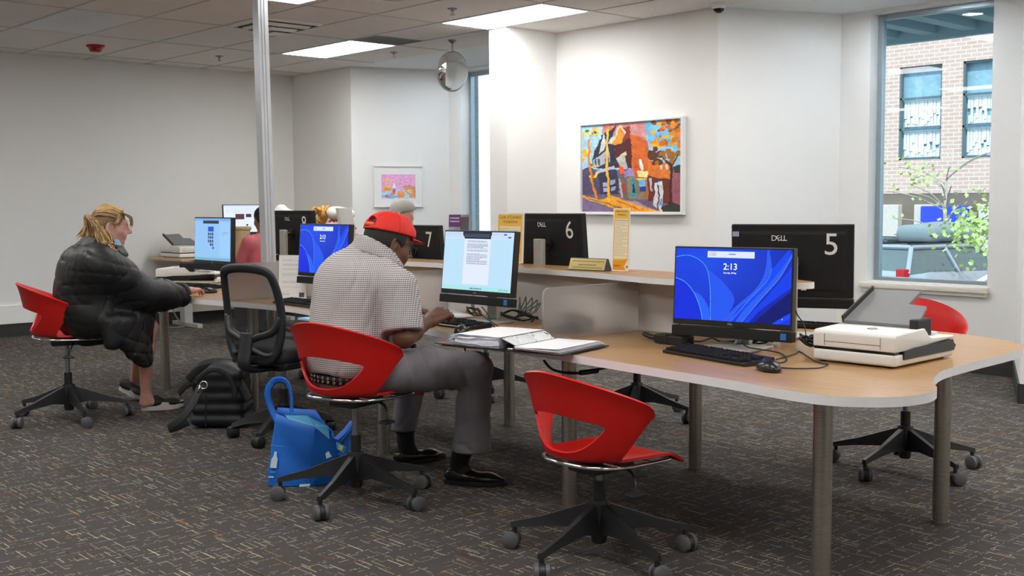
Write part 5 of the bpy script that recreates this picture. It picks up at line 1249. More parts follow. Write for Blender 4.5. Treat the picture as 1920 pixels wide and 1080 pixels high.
q = pd(605, 425, 8.35); t = thing('tissue_box', 'small pale blue box right of computer 8', 'box', (q.x, q.y, DESK)); m_ = MB(); m_.box((-.05, -.05, 0), (.05, .05, .46), .006); m_.build('carton', mat('pale_blue_card', (.5, .66, .78), .6, var=.25, nscale=40), t)
m_ = MB(); m_.box((-.03, -.02, .46), (.03, .02, .468), .002); m_.build('opening', WHITEINK, t)
q = pd(640, 445, 8.2); t = thing('laptop', 'grey laptop seen edge-on in front of the woven bag', 'laptop', (q.x, q.y, DESK), math.radians(40))
m_ = MB(); m_.box((-.16, -.12, 0), (.16, .12, .018), .004); m_.build('keyboard_deck', SILVER, t)
m_ = MB(); a0, a1 = pd(643, 470, 8.2), pd(629, 390, 8.2); b0_, b1_ = Vector((-.17, .23, 0)), Vector((-.17, .23, 0)); th_ = CR*.022
vs = [a0, a0+th_, a0+th_+b0_, a0+b0_, a1, a1+th_, a1+th_+b1_, a1+b1_]; m_.add([tuple(v) for v in vs], [(3,2,1,0),(4,5,6,7),(0,1,5,4),(1,2,6,5),(2,3,7,6),(3,0,4,7)]); m_.build('screen_lid', SILVER, t, world=True, recalc=True)
# ================================================================ second desk at the end wall
FDZ = .79; t = thing('wall_desk', 'tan desk on grey metal T-legs along the end wall', 'desk', (-11.95, 6.55, 0))
m_ = MB(); m_.box((-12.36, 5.72, FDZ-.03), (-11.55, 7.45, FDZ-.001), .004); m_.build('desktop', wood_mat('tan_laminate', (hx('b79a78'), hx('c3a885'), hx('ccb391')), 1), t, world=True)
TG = mat('leg_grey', (.50, .50, .48), .45, .2)
for y in (6.0, 7.2):
    m_ = MB(); m_.box((-12.09, y-.05, .04), (-11.97, y+.05, FDZ-.03), .006); lg = m_.build('leg', TG, t, world=True); m_ = MB(); m_.box((-12.33, y-.03, 0), (-11.7, y+.03, .045), .006); m_.build('foot_bar', TG, lg, world=True)
m_ = MB(); m_.box((-12.2, 6.1, .14), (-12.18, 7.15, .56)); m_.build('modesty_panel', mat('beige_panel', (.55, .50, .42), .6), t, world=True)
p = pX(458, 420, -11.95); computer((-11.95, p.y+.03, FDZ), math.radians(80), .985, 'computer with a white web page on the desk at the end wall', c1, draw=web_white, res=(140, 80), sc=1.03)
dup(s0, (-11.75, 5.80, FDZ), math.radians(90), 'pale scanner on the desk at the end wall')
p = pz(446, 484, FDZ); p = pX(449, 455, -11.66); t = thing('wicker_basket', 'tall tan wicker basket beside the white web page screen', 'basket', (p.x, p.y, FDZ))
WICK = mat('wicker', (.50, .36, .20), .8, var=.35, nscale=60, bump=.6, bscale=120); m_ = MB(); m_.lathe([(0, .0), (.085, .0), (.10, .15), (.13, .32), (.125, .32), (.095, .15), (.08, .01), (0, .01)], 28); m_.build('woven_body', WICK, t, 60)
m_ = MB()
for k in range(3): m_.tube([((.128+.004*(k == 1))*math.cos(2*PI*j/28), (.128+.004*(k == 1))*math.sin(2*PI*j/28), .31+.012*k) for j in range(28)], .008, 6, True)
m_.build('braided_rim', WICK, t, True)
cable('grey cable lying along the wall under the tan desk', [(-12.2, 5.3, .02), (-12.0, 5.6, .012), (-11.9, 5.9, .012), (-12.02, 5.88, .10), (-12.25, 5.86, .35)], .008, CABLEG)
# ================================================================ framed pictures
def picture(label, x0, x1, z0, z1, y, th, fw, mount, draw, res, framemat, dirv=None, name='framed_painting'):
    """hung on a wall; x0..x1 along the wall direction"""
    w, h = x1-x0, z1-z0
    d = Vector(dirv) if dirv else Vector((1, 0, 0)); rz = math.atan2(d.y, d.x)
    t = thing(name, label, 'picture', y, rz)
    m_ = MB(); m_.box((0, -th, 0), (w, 0, fw), .003); m_.box((0, -th, h-fw), (w, 0, h), .003); m_.box((0, -th, fw), (fw, 0, h-fw), .003); m_.box((w-fw, -th, fw), (w, 0, h-fw), .003); m_.build('frame', framemat, t)
    MB().box((fw, -th*.55, fw), (w-fw, -.002, h-fw)).build('mount', mat('mount_white', (.80, .80, .79), .8, var=.01), t)
    cv = Canvas(res[0], res[1], (.8, .8, .8)); draw(cv); a = fw+mount[0]; b = fw+mount[1]
    cv.build('painted_sheet', lambda u, v: (a+(w-2*a)*u, -th*.56-.001, (h-b)-(h-2*b)*v), PRINT, t)
    return t
def brush(cv, seed):
    """loose brushwork: wobbly edges and strokes of slightly different tone"""
    g = np.random.default_rng(seed); h, w = cv.a.shape[:2]
    def field(n): 
        q = g.normal(0, 1, (n+2, n+2)); Y, X = np.meshgrid(np.linspace(0, n, h), np.linspace(0, n, w), indexing='ij'); y0, x0 = Y.astype(int), X.astype(int); fy, fx = Y-y0, X-x0; fy, fx = fy*fy*(3-2*fy), fx*fx*(3-2*fx)
        return (q[y0, x0]*(1-fx)+q[y0, x0+1]*fx)*(1-fy)+(q[y0+1, x0]*(1-fx)+q[y0+1, x0+1]*fx)*fy
    dy, dx = field(40)*.0032*h+field(14)*.004*h, field(40)*.0032*w+field(14)*.004*w
    Y, X = np.meshgrid(np.arange(h), np.arange(w), indexing='ij')
    cv.a = cv.a[np.clip((Y+dy).round().astype(int), 0, h-1), np.clip((X+dx).round().astype(int), 0, w-1)]
    t = field(60)*.08+field(22)*.09; tint = np.stack([field(18), field(18), field(18)], -1)*.05
    cv.a = np.clip(cv.a*(1+t[..., None]+tint)+.012, 0, 1)
def street(cv):
    P, E, Ln, Rc = cv.poly, cv.ell, cv.line, cv.rect; r = random.Random(21)
    def p(*a): return [((x-165)/910., (y-155)/805.) for x, y in a]
    cv.a[:] = lin((.62, .80, .90)); Rc(0, .52, 1, 1, (.42, .36, .46)); P(p((360, 130), (740, 115), (775, 250), (770, 330), (560, 300), (360, 240)), (.78, .50, .50)); P(p((620, 140), (745, 130), (775, 300), (640, 260)), (.80, .55, .55))
    P(p((745, 130), (1075, 100), (1075, 420), (790, 350)), (.45, .75, .92))
    P(p((620, 260), (690, 275), (780, 330), (800, 500), (900, 520), (1000, 560), (1000, 860), (780, 850), (640, 700)), (.80, .40, .16)); P(p((780, 500), (1000, 540), (1000, 680), (780, 640)), (.88, .48, .18)); P(p((780, 640), (1000, 680), (1000, 900), (790, 860)), (.42, .18, .12))
    P(p((1000, 560), (1075, 580), (1075, 960), (1000, 900)), (.62, .36, .42)); P(p((1000, 570), (1075, 540), (1075, 620), (1010, 610)), (.20, .22, .22))
    P(p((480, 340), (600, 260), (635, 310), (635, 570), (490, 560)), (.32, .12, .12)); P(p((540, 200), (625, 190), (620, 280), (560, 330)), (.55, .20, .16))
    P(p((425, 350), (535, 170), (585, 245), (540, 330), (490, 350)), (.88, .56, .18)); P(p((425, 350), (530, 160), (590, 240), (580, 255), (530, 185), (450, 350)), (.85, .80, .70))
    P(p((260, 470), (350, 250), (500, 170), (420, 330), (480, 350), (490, 560), (280, 560)), (.16, .17, .26)); P(p((270, 480), (420, 380), (440, 500), (290, 560)), (.66, .68, .72)); P(p((330, 420), (370, 230), (400, 330), (380, 380)), (.75, .76, .78))
    for x in (290, 320, 385, 410): P(p((x, 470), (x+16, 465), (x+18, 530), (x+2, 535)), (.25, .28, .38))
    P(p((290, 590), (480, 540), (490, 570), (300, 610)), (.72, .73, .78)); P(p((300, 610), (500, 570), (520, 800), (340, 800)), (.18, .19, .30)); 
    for (x, y) in ((365, 690), (430, 670), (440, 730), (370, 740)): P(p((x, y), (x+48, y-4), (x+50, y+36), (x+2, y+40)), (.62, .64, .76))
    P(p((165, 560), (250, 540), (330, 640), (340, 800), (165, 800)), (.30, .27, .40)); 
    P(p((490, 470), (580, 405), (590, 440), (510, 500)), (.80, .79, .68)); P(p((500, 490), (575, 455), (600, 560), (540, 580)), (.70, .72, .72)); P(p((520, 530), (560, 560), (570, 610), (530, 620)), (.92, .36, .12)); E(.555, .54, .022, .06, (.88, .30, .12))
    P(p((560, 600), (650, 560), (665, 640), (570, 650)), (.56, .52, .72)); P(p((690, 590), (785, 595), (780, 650), (700, 645)), (.93, .90, .62)); P(p((705, 490), (728, 485), (745, 585), (725, 590)), (.90, .90, .86))
    P(p((500, 650), (690, 640), (700, 850), (560, 860)), (.44, .38, .34)); P(p((590, 660), (680, 640), (690, 840), (605, 845)), (.55, .50, .40)); P(p((630, 670), (670, 660), (685, 830), (635, 835)), (.20, .58, .62)); P(p((640, 710), (660, 705), (668, 790), (648, 795)), (.08, .12, .25))
    P(p((680, 650), (775, 650), (775, 850), (700, 850)), (.55, .46, .36)); P(p((705, 670), (762, 670), (765, 780), (708, 780)), (.45, .72, .88)); P(p((708, 740), (765, 735), (765, 780), (710, 782)), (.10, .25, .55)); P(p((680, 655), (775, 655), (775, 670), (690, 672)), (.90, .80, .30))
    P(p((510, 660), (530, 655), (560, 830), (540, 835)), (.70, .70, .68)); P(p((550, 700), (575, 700), (578, 780), (556, 780)), (.65, .2, .22))
    P(p((850, 690), (915, 690), (915, 960), (885, 960), (880, 720), (868, 720), (870, 930), (835, 900)), (.85, .86, .88)); P(p((848, 685), (880, 685), (880, 705), (850, 705)), (.12, .25, .6)); P(p((890, 850), (910, 845), (912, 900), (890, 905)), (.35, .65, .85))
    P(p((800, 665), (822, 665), (824, 780), (804, 780)), (.72, .73, .76)); P(p((890, 530), (910, 525), (912, 590), (892, 590)), (.85, .85, .80)); P(p((940, 545), (960, 545), (962, 590), (942, 588)), (.85, .85, .80))
    P(p((165, 810), (420, 850), (620, 900), (900, 960), (165, 965)), (.48, .42, .56)); P(p((165, 805), (330, 850), (450, 810), (700, 900), (920, 960), (560, 965), (350, 890), (165, 830)), (.92, .62, .16)); P(p((440, 815), (560, 850), (700, 870), (850, 950), (700, 900)), (.60, .56, .68)); Ln(p((230, 840), (420, 885), (640, 960)), .004, (.35, .28, .30)); Ln(p((500, 860), (720, 950)), .003, (.45, .35, .25))
    P(p((900, 930), (1000, 880), (1075, 900), (1075, 970), (930, 970)), (.18, .20, .18))
    # trees and posts
    for (x, y, s, c_) in [(r.gauss(835, 35), r.gauss(450, 45), r.uniform(14, 34), (.36, .20, .10)) for k in range(14)]+[(r.gauss(960, 40), r.gauss(465, 28), r.uniform(12, 28), (.62, .42, .12)) for k in range(12)]: E((x-165)/910, (y-155)/805, s/910, s/805, c_)
    for k in range(42):
        x, y = r.gauss(980, 60), r.gauss(180, 45); E((x-165)/910, (y-155)/805, r.uniform(12, 28)/910, r.uniform(10, 22)/805, r.choice([(.92, .56, .10), (.80, .40, .08), (.95, .68, .18), (.55, .32, .10)]))
    for k in range(16):
        x, y = r.gauss(920, 45), r.gauss(345, 24); E((x-165)/910, (y-155)/805, r.uniform(18, 34)/910, r.uniform(14, 26)/805, r.choice([(.96, .72, .12), (.92, .60, .08), (.80, .42, .08)]))
    for k in range(10): x, y = r.gauss(1040, 20), r.gauss(300, 25); E((x-165)/910, (y-155)/805, .03, .03, r.choice([(.92, .58, .12), (.85, .48, .1)]))
    Ln(p((975, 920), (985, 700), (990, 560), (940, 510)), .011, (.26, .14, .10)); Ln(p((990, 560), (1040, 470)), .006, (.26, .14, .10)); Ln(p((940, 510), (900, 470)), .005, (.26, .14, .10))
    for k in range(40):
        x, y = r.choice([(215, 220), (300, 210), (190, 400), (180, 470), (260, 520), (240, 640), (280, 620), (420, 180)]); x += r.gauss(0, 24); y += r.gauss(0, 22); E((x-165)/910, (y-155)/805, r.uniform(10, 24)/910, r.uniform(9, 20)/805, r.choice([(.92, .74, .16), (.85, .66, .12), (.30, .36, .16), (.88, .78, .34), (.45, .45, .18)] if x < 380 else [(.80, .46, .24)]))
    Ln(p((235, 290), (230, 480), (265, 680), (310, 840)), .012, (.82, .50, .14)); Ln(p((412, 200), (405, 560), (425, 855)), .011, (.93, .72, .26))
    for x, y in ((880, 242), (895, 292)): E((x-165)/910, (y-155)/805, .012, .007, (.15, .2, .3))
    brush(cv, 1)
def still(cv):
    P, E, Ln = cv.poly, cv.ell, cv.line; r = random.Random(5)
    cv.a[:] = lin((.90, .66, .84)); 
    for k in range(14): Ln([(r.random(), r.random()*.6), (r.random(), r.random()*.6)], .012, (.93, .74, .86), .5)
    P([(.0, .75), (.35, .6), (.8, .65), (1, .95), (1, 1), (0, 1)], (.72, .82, .93)); P([(.06, .2), (.3, .2), (.28, .62), (.08, .62)], (.93, .72, .52)); P([(.1, .26), (.26, .26), (.25, .5), (.11, .5)], (.91, .68, .80)); E(.18, .62, .12, .07, (.95, .65, .15)); P([(.66, .5), (.95, .55), (.98, .95), (.86, .98), (.72, .7)], (.88, .62, .40)); Ln([(.64, .52), (.8, .46), (.97, .56), (.99, .95)], .02, (.82, .55, .25)); P([(.74, .62), (.9, .62), (.9, .8), (.78, .78)], (.92, .74, .66))
    P([(.34, .38), (.40, .38), (.43, .58), (.32, .58)], (.92, .94, .97)); E(.37, .7, .05, .12, (.85, .3, .5)); E(.35, .78, .07, .05, (.95, .55, .15)); E(.18, .9, .09, .07, (.85, .45, .3)); P([(.45, .75), (.6, .68), (.7, .8), (.62, .98), (.5, .98)], (.93, .62, .35)); E(.55, .72, .05, .04, (.95, .75, .2)); brush(cv, 3); E(.28, .88, .1, .06, (.55, .68, .88)); Ln([(.0, .9), (.3, .98), (.5, .9)], .012, (.5, .55, .75))
pa, pb = pY(1092.5, 402, YM), pY(1287, 217, YM)
picture('large colourful street scene painting in a white frame', 0, pb.x-pa.x, 0, pb.z-pa.z, (pa.x, YM-.002, pa.z), .05, .022, (.004, .004), street, (300, 270), mat('frame_white', (.78, .78, .77), .4, var=.01))
dv = Vector((-10.68+11.13, YW-YM, 0)).normalized(); o_ = Vector((-11.13, YM, 0)); nrm = Vector((dv.y, -dv.x, 0))
def onch(px, py): d = ray(px, py); return CAM+d*((o_-CAM).dot(nrm)/d.dot(nrm))
pa, pb, pc_, pd_ = onch(700, 389), onch(792, 311), onch(714, 374), onch(780, 322)
Wd = (Vector((pb.x, pb.y, 0))-Vector((pa.x, pa.y, 0))).length; a_ = (Vector((pc_.x, pc_.y, 0))-Vector((pa.x, pa.y, 0))).length
picture('small pink still life in a wide white mount on the far alcove wall', 0, Wd, 0, pb.z-pa.z, tuple(pa+nrm*.004), .03, .014, (a_-.01, .09), still, (110, 90), MATS['frame_white'], tuple(dv))
# ================================================================ people
def skin_mat(name, col, var=.10):
    m, g, b = newmat(name); vec, _ = g.xyz()
    f = g.noise(vec, 22., 4); f2 = g.noise(vec, 160., 3)
    g.l.new(g.mix(f, tuple(c*(1-var) for c in col), tuple(min(1, c*(1+var)) for c in col)), b.inputs['Base Color'])
    b.inputs['Roughness'].default_value = .5; b.inputs['Subsurface Weight'].default_value = .08; b.inputs['Subsurface Radius'].default_value = (.01, .004, .002); b.inputs['Specular IOR Level'].default_value = .35
    g.l.new(g.bump(f2, .12, .002), b.inputs['Normal']); return m
def NP(v): return np.array(v, float)
def nz(v): v = NP(v); return v/np.linalg.norm(v)
def frame3(f, u):
    f = nz(f); u = NP(u); u = nz(u-f*(u@f)); r = np.cross(f, u); return r, f, u
def folds(X, seed, amp, scales=(13, 17, 22, 29), along=None, sharp=5):
    """narrow creases pressed into a cloth surface"""
    r = np.random.default_rng(seed); o = np.zeros(X.shape[:-1])
    for s in scales:
        d = nz(r.normal(0, 1, 3)); e, m = nz(r.normal(0, 1, 3)), nz(r.normal(0, 1, 3))
        if along is not None: d = nz(d-NP(along)*(d@NP(along))*.85)
        ph = (X@d)*s+1.6*np.sin((X@e)*s*.35+r.random()*6)+r.random()*6
        o += (1-np.abs(np.sin(ph)))**sharp*np.clip(.5+np.sin((X@m)*s*.4+r.random()*6), 0, 1)
    return amp*o
def head(b, c, f, u, k=1.07, jaw=1.):
    r, f, u = frame3(f, u); c = NP(c); R = np.stack([r, f, u], 1)
    P = lambda x, y, z: c+k*(r*x+f*y+u*z)
    b.ell(P(0, -.012, .030), NP((.076, .097, .088))*k, R, .02); b.ell(P(0, .028, -.030), NP((.062, .070, .095))*k, R, .03)
    b.limb(P(0, .062, -.098), P(0, .055, -.09), .024*k, .028*k, .02)
    for s in (-1, 1):
        b.limb(P(.052*s, -.005, -.060), P(.018*s, .058, -.098), .022*k*jaw, .020*k, .025); b.limb(P(.048*s, .062, -.030), P(.03*s, .075, -.045), .020*k, .018*k, .025)
    b.limb(P(-.034, .086, .028), P(.034, .086, .028), .013*k, None, .02)
    for s in (-1, 1): b.ell(P(.031*s, .104, .004), NP((.017, .013, .012))*k, R, .008, 'sub'); b.ell(P(.031*s, .086, .003), NP((.013, .013, .012))*k, R, .004)
    b.limb(P(0, .095, .012), P(0, .120, -.024), .008*k, .012*k, .012)
    for s in (-1, 1): b.ell(P(.012*s, .107, -.030), NP((.009, .011, .008))*k, R, .006)
    b.limb(P(-.019, .090, -.056), P(.019, .090, -.056), .0085*k, None, .006); b.limb(P(-.016, .088, -.069), P(.016, .088, -.069), .009*k, None, .006)
    b.ell(P(0, .104, -.062), NP((.026, .006, .0022))*k, R, .002, 'sub')
    for s in (-1, 1):
        pts = [P(s*(.074+.010*t), -.004-.030*math.sin(a)*.75, -.012+.034*math.cos(a)) for a, t in [(PI*q/8, math.sin(PI*q/8)) for q in range(9)]]
        b.chain(pts, [.0065*k]*9, .004); b.ell(P(.073*s, -.010, -.010), NP((.008, .017, .026))*k, R, .006); b.ell(P(.082*s, -.006, -.008), NP((.007, .008, .013))*k, R, .004, 'sub')
    return P, R
def hand(b, wrist, d, n, s, k=1.08, curl=(.35, .4, .45, .5), thumb=.5, spread=.12):
    """d: where the fingers point, n: where the palm faces, s: thumb side"""
    d = nz(d); n = NP(n); n = nz(n-d*(n@d)); s = nz(NP(s)-d*(NP(s)@d)-n*(NP(s)@n)); w = NP(wrist); tips = []
    for i, (o, L) in enumerate(((.031, .072), (.010, .082), (-.011, .076), (-.030, .058))):
        kn = w+k*(d*(.088-.004*abs(i-1))+s*o)-n*.004
        b.limb(w+s*o*.55*k, kn, .020*k, .0125*k, .014); p = kn; a = curl[i]*.6; di = nz(d+s*(o/.031)*spread)
        for q, (fr, r0, r1) in enumerate(((.45, .0098, .0090), (.31, .0092, .0084), (.24, .0086, .0072))):
            v = di*math.cos(a)+n*math.sin(a); e = p+v*(L*fr*k); b.limb(p, e, r0*k, r1*k, .0035); p = e; a += curl[i]*1.15
        tips.append(p)
    p = w+k*(d*.022+s*.022); e = p+k*.044*nz(d*.75+s*.75+n*.35); b.limb(p, e, .0155*k, .0118*k, .01); e2 = e+k*.030*nz(d*.9+s*.25*(1-thumb)+n*.4*thumb-s*.25*thumb); b.limb(e, e2, .0112*k, .010*k, .004); e3 = e2+k*.024*nz(d*.95-s*.25*thumb+n*.3*thumb); b.limb(e2, e3, .0102*k, .008*k, .004)
    return tips
def shoe(parent, heel, toe, up, name, upper, solem, w=.046, h=.085, pointy=False, soleh=.022, sneaker=False, extra=None):
    f = nz(NP(toe)-NP(heel)); L = np.linalg.norm(NP(toe)-NP(heel)); r, f, u = frame3(f, up); R = np.stack([r, f, u], 1); o = NP(heel)
    P = lambda x, y, z: o+r*x+f*(y*L)+u*z
    lo = np.minimum(o, NP(toe))-.14; hi = np.maximum(o, NP(toe))+.16
    b = Blob(lo, hi, .005)
    tw = .6 if pointy else .92
    b.limb(P(0, .13, soleh+.022), P(0, .36, soleh+.020), w*.78, w*.82, .02, (u, .8)); b.limb(P(0, .36, soleh+.018), P(.004, .70, soleh+.012), w*.82, w*.98, .03, (u, .55)); b.limb(P(.004, .70, soleh+.012), P(.002, .93, soleh+.006), w*.95, w*tw*.62, .02, (u, .5))
    b.limb(P(0, .14, soleh+.02), P(0, .17, h+.005), w*.72, w*.66, .02); b.limb(P(0, .26, soleh+.02), P(0, .30, h-.01), w*.62, w*.55, .03)
    b.cut(P(0, .12, h-.012), nz(u-f*.18), .006); b.cut(P(0, 0, soleh-.004), -u, .003)
    up_ = b.mesh('upper', upper, parent, 2)
    out = []
    for t in range(28):
        a = 2*PI*t/28; c_, s_ = math.cos(a), math.sin(a); y = .5-.5*c_; wd = w*(.80+.32*math.sin(PI*min(1, max(0, (y-.35)/.6)))*(1 if y > .35 else 0))*1.06
        out.append((wd*np.sign(s_)*abs(s_)**(.75 if not (pointy and y > .6) else 1.15), y*1.02-.005))
    m_ = MB(); n = len(out); zt = soleh*(1.5 if sneaker else 1)
    def sz(y): return zt*(1.15-.35*max(0, y-.35)) if sneaker else zt
    rings = [[tuple(P(x*.96, y, (.0 if not sneaker else .012*max(0, (y-.72)/.28)**2))) for x, y in out], [tuple(P(x*1.02, y, sz(y)*.5)) for x, y in out], [tuple(P(x, y, sz(y)+(.008*max(0, (y-.8)/.2) if sneaker else 0))) for x, y in out]]
    vs = sum(rings, []); m_.add(vs, [(k*n+i, k*n+(i+1) % n, (k+1)*n+(i+1) % n, (k+1)*n+i) for k in range(2) for i in range(n)]+[tuple(range(n-1, -1, -1)), tuple(range(2*n, 3*n))])
    m_.build('sole', solem, up_, 50, world=True, recalc=True)
    m_ = MB()
    for q in range(4):
        y = .34+.065*q; hh = soleh+.062-.012*q; m_.tube(spline([P(-w*.5, y, hh-.012), P(-w*.15, y+.01, hh+.003), P(w*.15, y+.01, hh+.003), P(w*.5, y, hh-.012)], 4), .0028, 6)
    m_.build('laces', extra or BLACKP, up_, True, world=True)
    up_.name = name; return up_
# ------------------------------------------------ man in the red cap
SKD = skin_mat('dark_skin', (.135, .062, .036)); HAIRB = mat('black_hair', (.010, .008, .007), .7, var=.3, nscale=60, bump=.6, bscale=350)
def check_mat():
    m, g, b = newmat('check_shirt'); vec, X = g.xyz()
    u = g.m('ADD', g.m('MULTIPLY', X[0], .80), g.m('MULTIPLY', X[1], .62)); fu = g.m('FRACT', g.m('MULTIPLY', u, 112.)); fv = g.m('FRACT', g.m('MULTIPLY', X[2], 112.))
    d = g.m('MULTIPLY', g.m('GREATER_THAN', fu, .42), g.m('GREATER_THAN', fv, .42)); ln = g.m('MAXIMUM', g.m('MULTIPLY', d, 1.), g.m('MULTIPLY', g.m('GREATER_THAN', fv, .45), .42))
    c = g.mix(ln, hx('c9c4c2'), hx('5e5b60')); c = g.mix(g.m('MULTIPLY', g.noise(vec, 9., 3), .25), c, hx('b9b2ae'))
    g.l.new(c, b.inputs['Base Color']); b.inputs['Roughness'].default_value = .85; b.inputs['Specular IOR Level'].default_value = .2
    g.l.new(g.bump(g.noise(vec, 300., 2), .15, .002), b.inputs['Normal']); return m
SHIRT = check_mat(); TROU = mat('grey_trousers', (.175, .162, .178), .75, var=.10, nscale=9, bump=.12, bscale=500); REDC = mat('red_cap', (.72, .022, .012), .7, var=.06, bump=.15, bscale=400); SOCK = mat('black_sock', (.008, .008, .009), .9); LEATHER = mat('black_leather', (.010, .010, .010), .22, var=.2, bump=.1, bscale=200)
def person_man():
    base = (MC[0], MC[1], 0); t = thing('person', 'person in red cap and grey checked shirt, seen from behind, typing at the document screen', 'person', base)
    V3 = lambda x, y, D: NP(pd(x, y, D))
    pel = NP((-4.36, 3.0, .60)); chest = NP((-4.40, 3.08, .95)); neckb = NP((-4.375, 3.14, 1.165))
    shR, shL = NP((-4.165, 3.13, .985)), NP((-4.62, 3.12, 1.055)); elR = V3(757, 633, 5.16); wrR = V3(806, 601, 5.44); elL = V3(705, 622, 5.85); wrL = V3(757, 590, 5.83)
    hc = V3(728, 456, 5.40); hf, hu = nz((.12, .93, -.30)), (.03, .30, .95)
    kneeR, ankR = V3(891, 694, 5.32), V3(858, 868, 5.47); kneeL, ankL = V3(772, 712, 5.85), V3(757, 850, 6.02)
    hipR, hipL = NP((-4.25, 3.02, .60)), NP((-4.49, 3.02, .60))
    b = Blob((-4.95, 2.75, -.02), (-3.6, 4.0, 1.42), .0068)
    P, R = head(b, hc, hf, hu, 1.10)
    b.limb(P(0, -.030, -.055), neckb+NP((0, .01, .0)), .062, .064, .03); b.limb(neckb+NP((0, .01, -.02)), chest, .06, .10, .03); b.limb(chest, pel, .11, .085, .05)
    b.chain([shR+NP((0, 0, -.015)), elR, wrR], [.050, .044, .030], .02); b.chain([elR, elR+(wrR-elR)*.35], [.046, .048], .02); b.limb(neckb+NP((0, 0, -.08)), shR+NP((0, 0, -.02)), .035, .045, .03); b.limb(neckb+NP((0, 0, -.06)), shL, .04, .05, .03); b.chain([shL, elL, wrL], [.058, .044, .030], .02)
    for h_, k_, a_ in ((hipR, kneeR, kneeR*.5+ankR*.5), (hipL, kneeL, kneeL*.5+ankL*.5)): b.chain([h_, k_, a_], [.08, .055, .045], .02); b.limb(pel, h_, .08, .075, .03)
    dR = nz(V3(850, 576, 5.56)-wrR); hand(b, wrR, dR, (-.35, .25, -1), (-.9, .1, .1), 1.18, (.55, .72, .85, .95), .7)
    dL = nz(V3(784, 583, 5.80)-wrL+NP((0, 0, 0))); hand(b, wrL, dL, (.4, .2, -.9), (.8, -.2, .2), 1.08, (.5, .6, .7, .8), .6)
    b.mesh('body', SKD, t, 1)
    # shirt
    s = Blob((-4.95, 2.7, .45), (-3.9, 3.55, 1.28), .0075)
    ln = frame3((0, 1, -.28), (0, .28, 1)); RT = np.stack(ln, 1)
    s.ell((-4.415, 3.03, .90), (.222, .168, .235), RT, .03); s.ell((-4.395, 3.0, .74), (.215, .178, .24), RT, .03); s.limb((-4.425, 2.985, .63), (-4.305, 2.985, .63), .162, None, .03, ((0, 0, 1), .6))
    s.limb(shR+NP((-.02, 0, -.005)), shL+NP((.02, 0, -.02)), .080, .080, .05); s.limb(shR*.55+neckb*.45+NP((0, -.01, -.04)), neckb+NP((0, -.01, -.06)), .07, .066, .03); s.limb(shL*.55+neckb*.45+NP((0, -.01, -.03)), neckb+NP((0, -.01, -.03)), .07, .066, .04)
    s.ell((-4.43, 3.04, 1.015), (.205, .132, .12), RT, .07); s.limb(shL+NP((.02, 0, -.01)), neckb+NP((-.03, -.03, -.03)), .078, .070, .07); s.limb(shR+NP((-.02, 0, .005)), neckb+NP((.01, -.03, -.065)), .078, .066, .05)
    cuff = shR+(elR-shR)*.88; sl = Blob((-4.95, 2.7, .45), (-3.9, 3.55, 1.28), .0075); sl.limb(shR, cuff+(elR-shR)*.1, .090, .096, .03); sl.cut(cuff, elR-shR, .004); s.limb(shL, shL+(elL-shL)*.85, .088, .088, .03)
    h_ = np.maximum(.025-np.abs(s.F-sl.F), 0)/.025; s.F = np.minimum(s.F, sl.F)-h_*h_*.025*.25
    s.limb(V3(738, 525, 5.05), V3(727, 585, 5.05), .008, .010, .012, None, 'sub'); s.limb(V3(727, 585, 5.05), V3(720, 650, 5.04), .010, .016, .012, None, 'sub')
    s.warp(lambda X: folds(X, 5, .0060, (17, 24, 33, 45), (0, 0, 1))+.004*np.sin((X[..., 2]*1.0+X[..., 0]*.35)*52+np.sin(X[..., 0]*14)*1.6)*np.clip((.72-X[..., 2])*6, 0, 1))
    s.cut(neckb+NP((-.02, -.045, .030)), (.14, .80, 1), .006)
    hw = s._win(s.lo, s.lo+s.n*s.vox); s._comb(hw[0], -(.594+.010*np.sin(hw[1][..., 0]*17)-hw[1][..., 2]), .004, 'sub')
    so = s.mesh('shirt', SHIRT, t, 2)
    cb = Blob(neckb-.17, neckb+.17, .005); pts = []
    for q in range(17):
        a = -PI*.9+PI*1.8*q/16; pts.append(neckb+NP((.083*math.sin(a), -.080*math.cos(a)+.012, .012+.046*math.cos(a)-.012*math.sin(a))))
    for p, q in zip(pts[:-1], pts[1:]): [cb.limb(p+NP((0, 0, -.014*e_))+(p-neckb)*NP((1, 1, 0))*.10*e_, q+NP((0, 0, -.014*e_))+(q-neckb)*NP((1, 1, 0))*.10*e_, .0085, None, .016) for e_ in range(5)]
    cb.mesh('collar', SHIRT, so, 1)
    # trousers
    tr = Blob((-4.95, 2.7, .10), (-3.55, 4.05, .78), .0075)
    tr.ell((-4.365, 2.99, .555), (.185, .158, .09), None, .03)
    hemR = V3(884, 838, 5.43); hemL = V3(757, 803, 5.95)
    tr.chain([hipR, hipR*.45+kneeR*.55+NP((0, 0, .01)), kneeR], [.108, .098, .082], .04); tr.chain([kneeR+NP((0, 0, .005)), kneeR*.55+hemR*.45, hemR], [.080, .080, .095], .03); tr.chain([hipL, kneeL], [.105, .080], .04); tr.chain([kneeL, hemL-NP((0, 0, .0))], [.078, .066], .03)
    tr.warp(lambda X: folds(X, 9, .0065, (20, 28, 38, 50)))
    tr.cut(hemR+NP((0, 0, -.0)), (.1, .1, -1), .004) if False else None
    w_ = tr._win(tr.lo, tr.lo+tr.n*tr.vox); XX = w_[1]; cutz = np.where(XX[..., 0]*.677+XX[..., 1]*.736 > -.37, hemR[2]-.02, hemL[2]-.01); tr._comb(w_[0], -(cutz-XX[..., 2]), .004, 'sub')
    tr.mesh('trousers', TROU, t, 2)
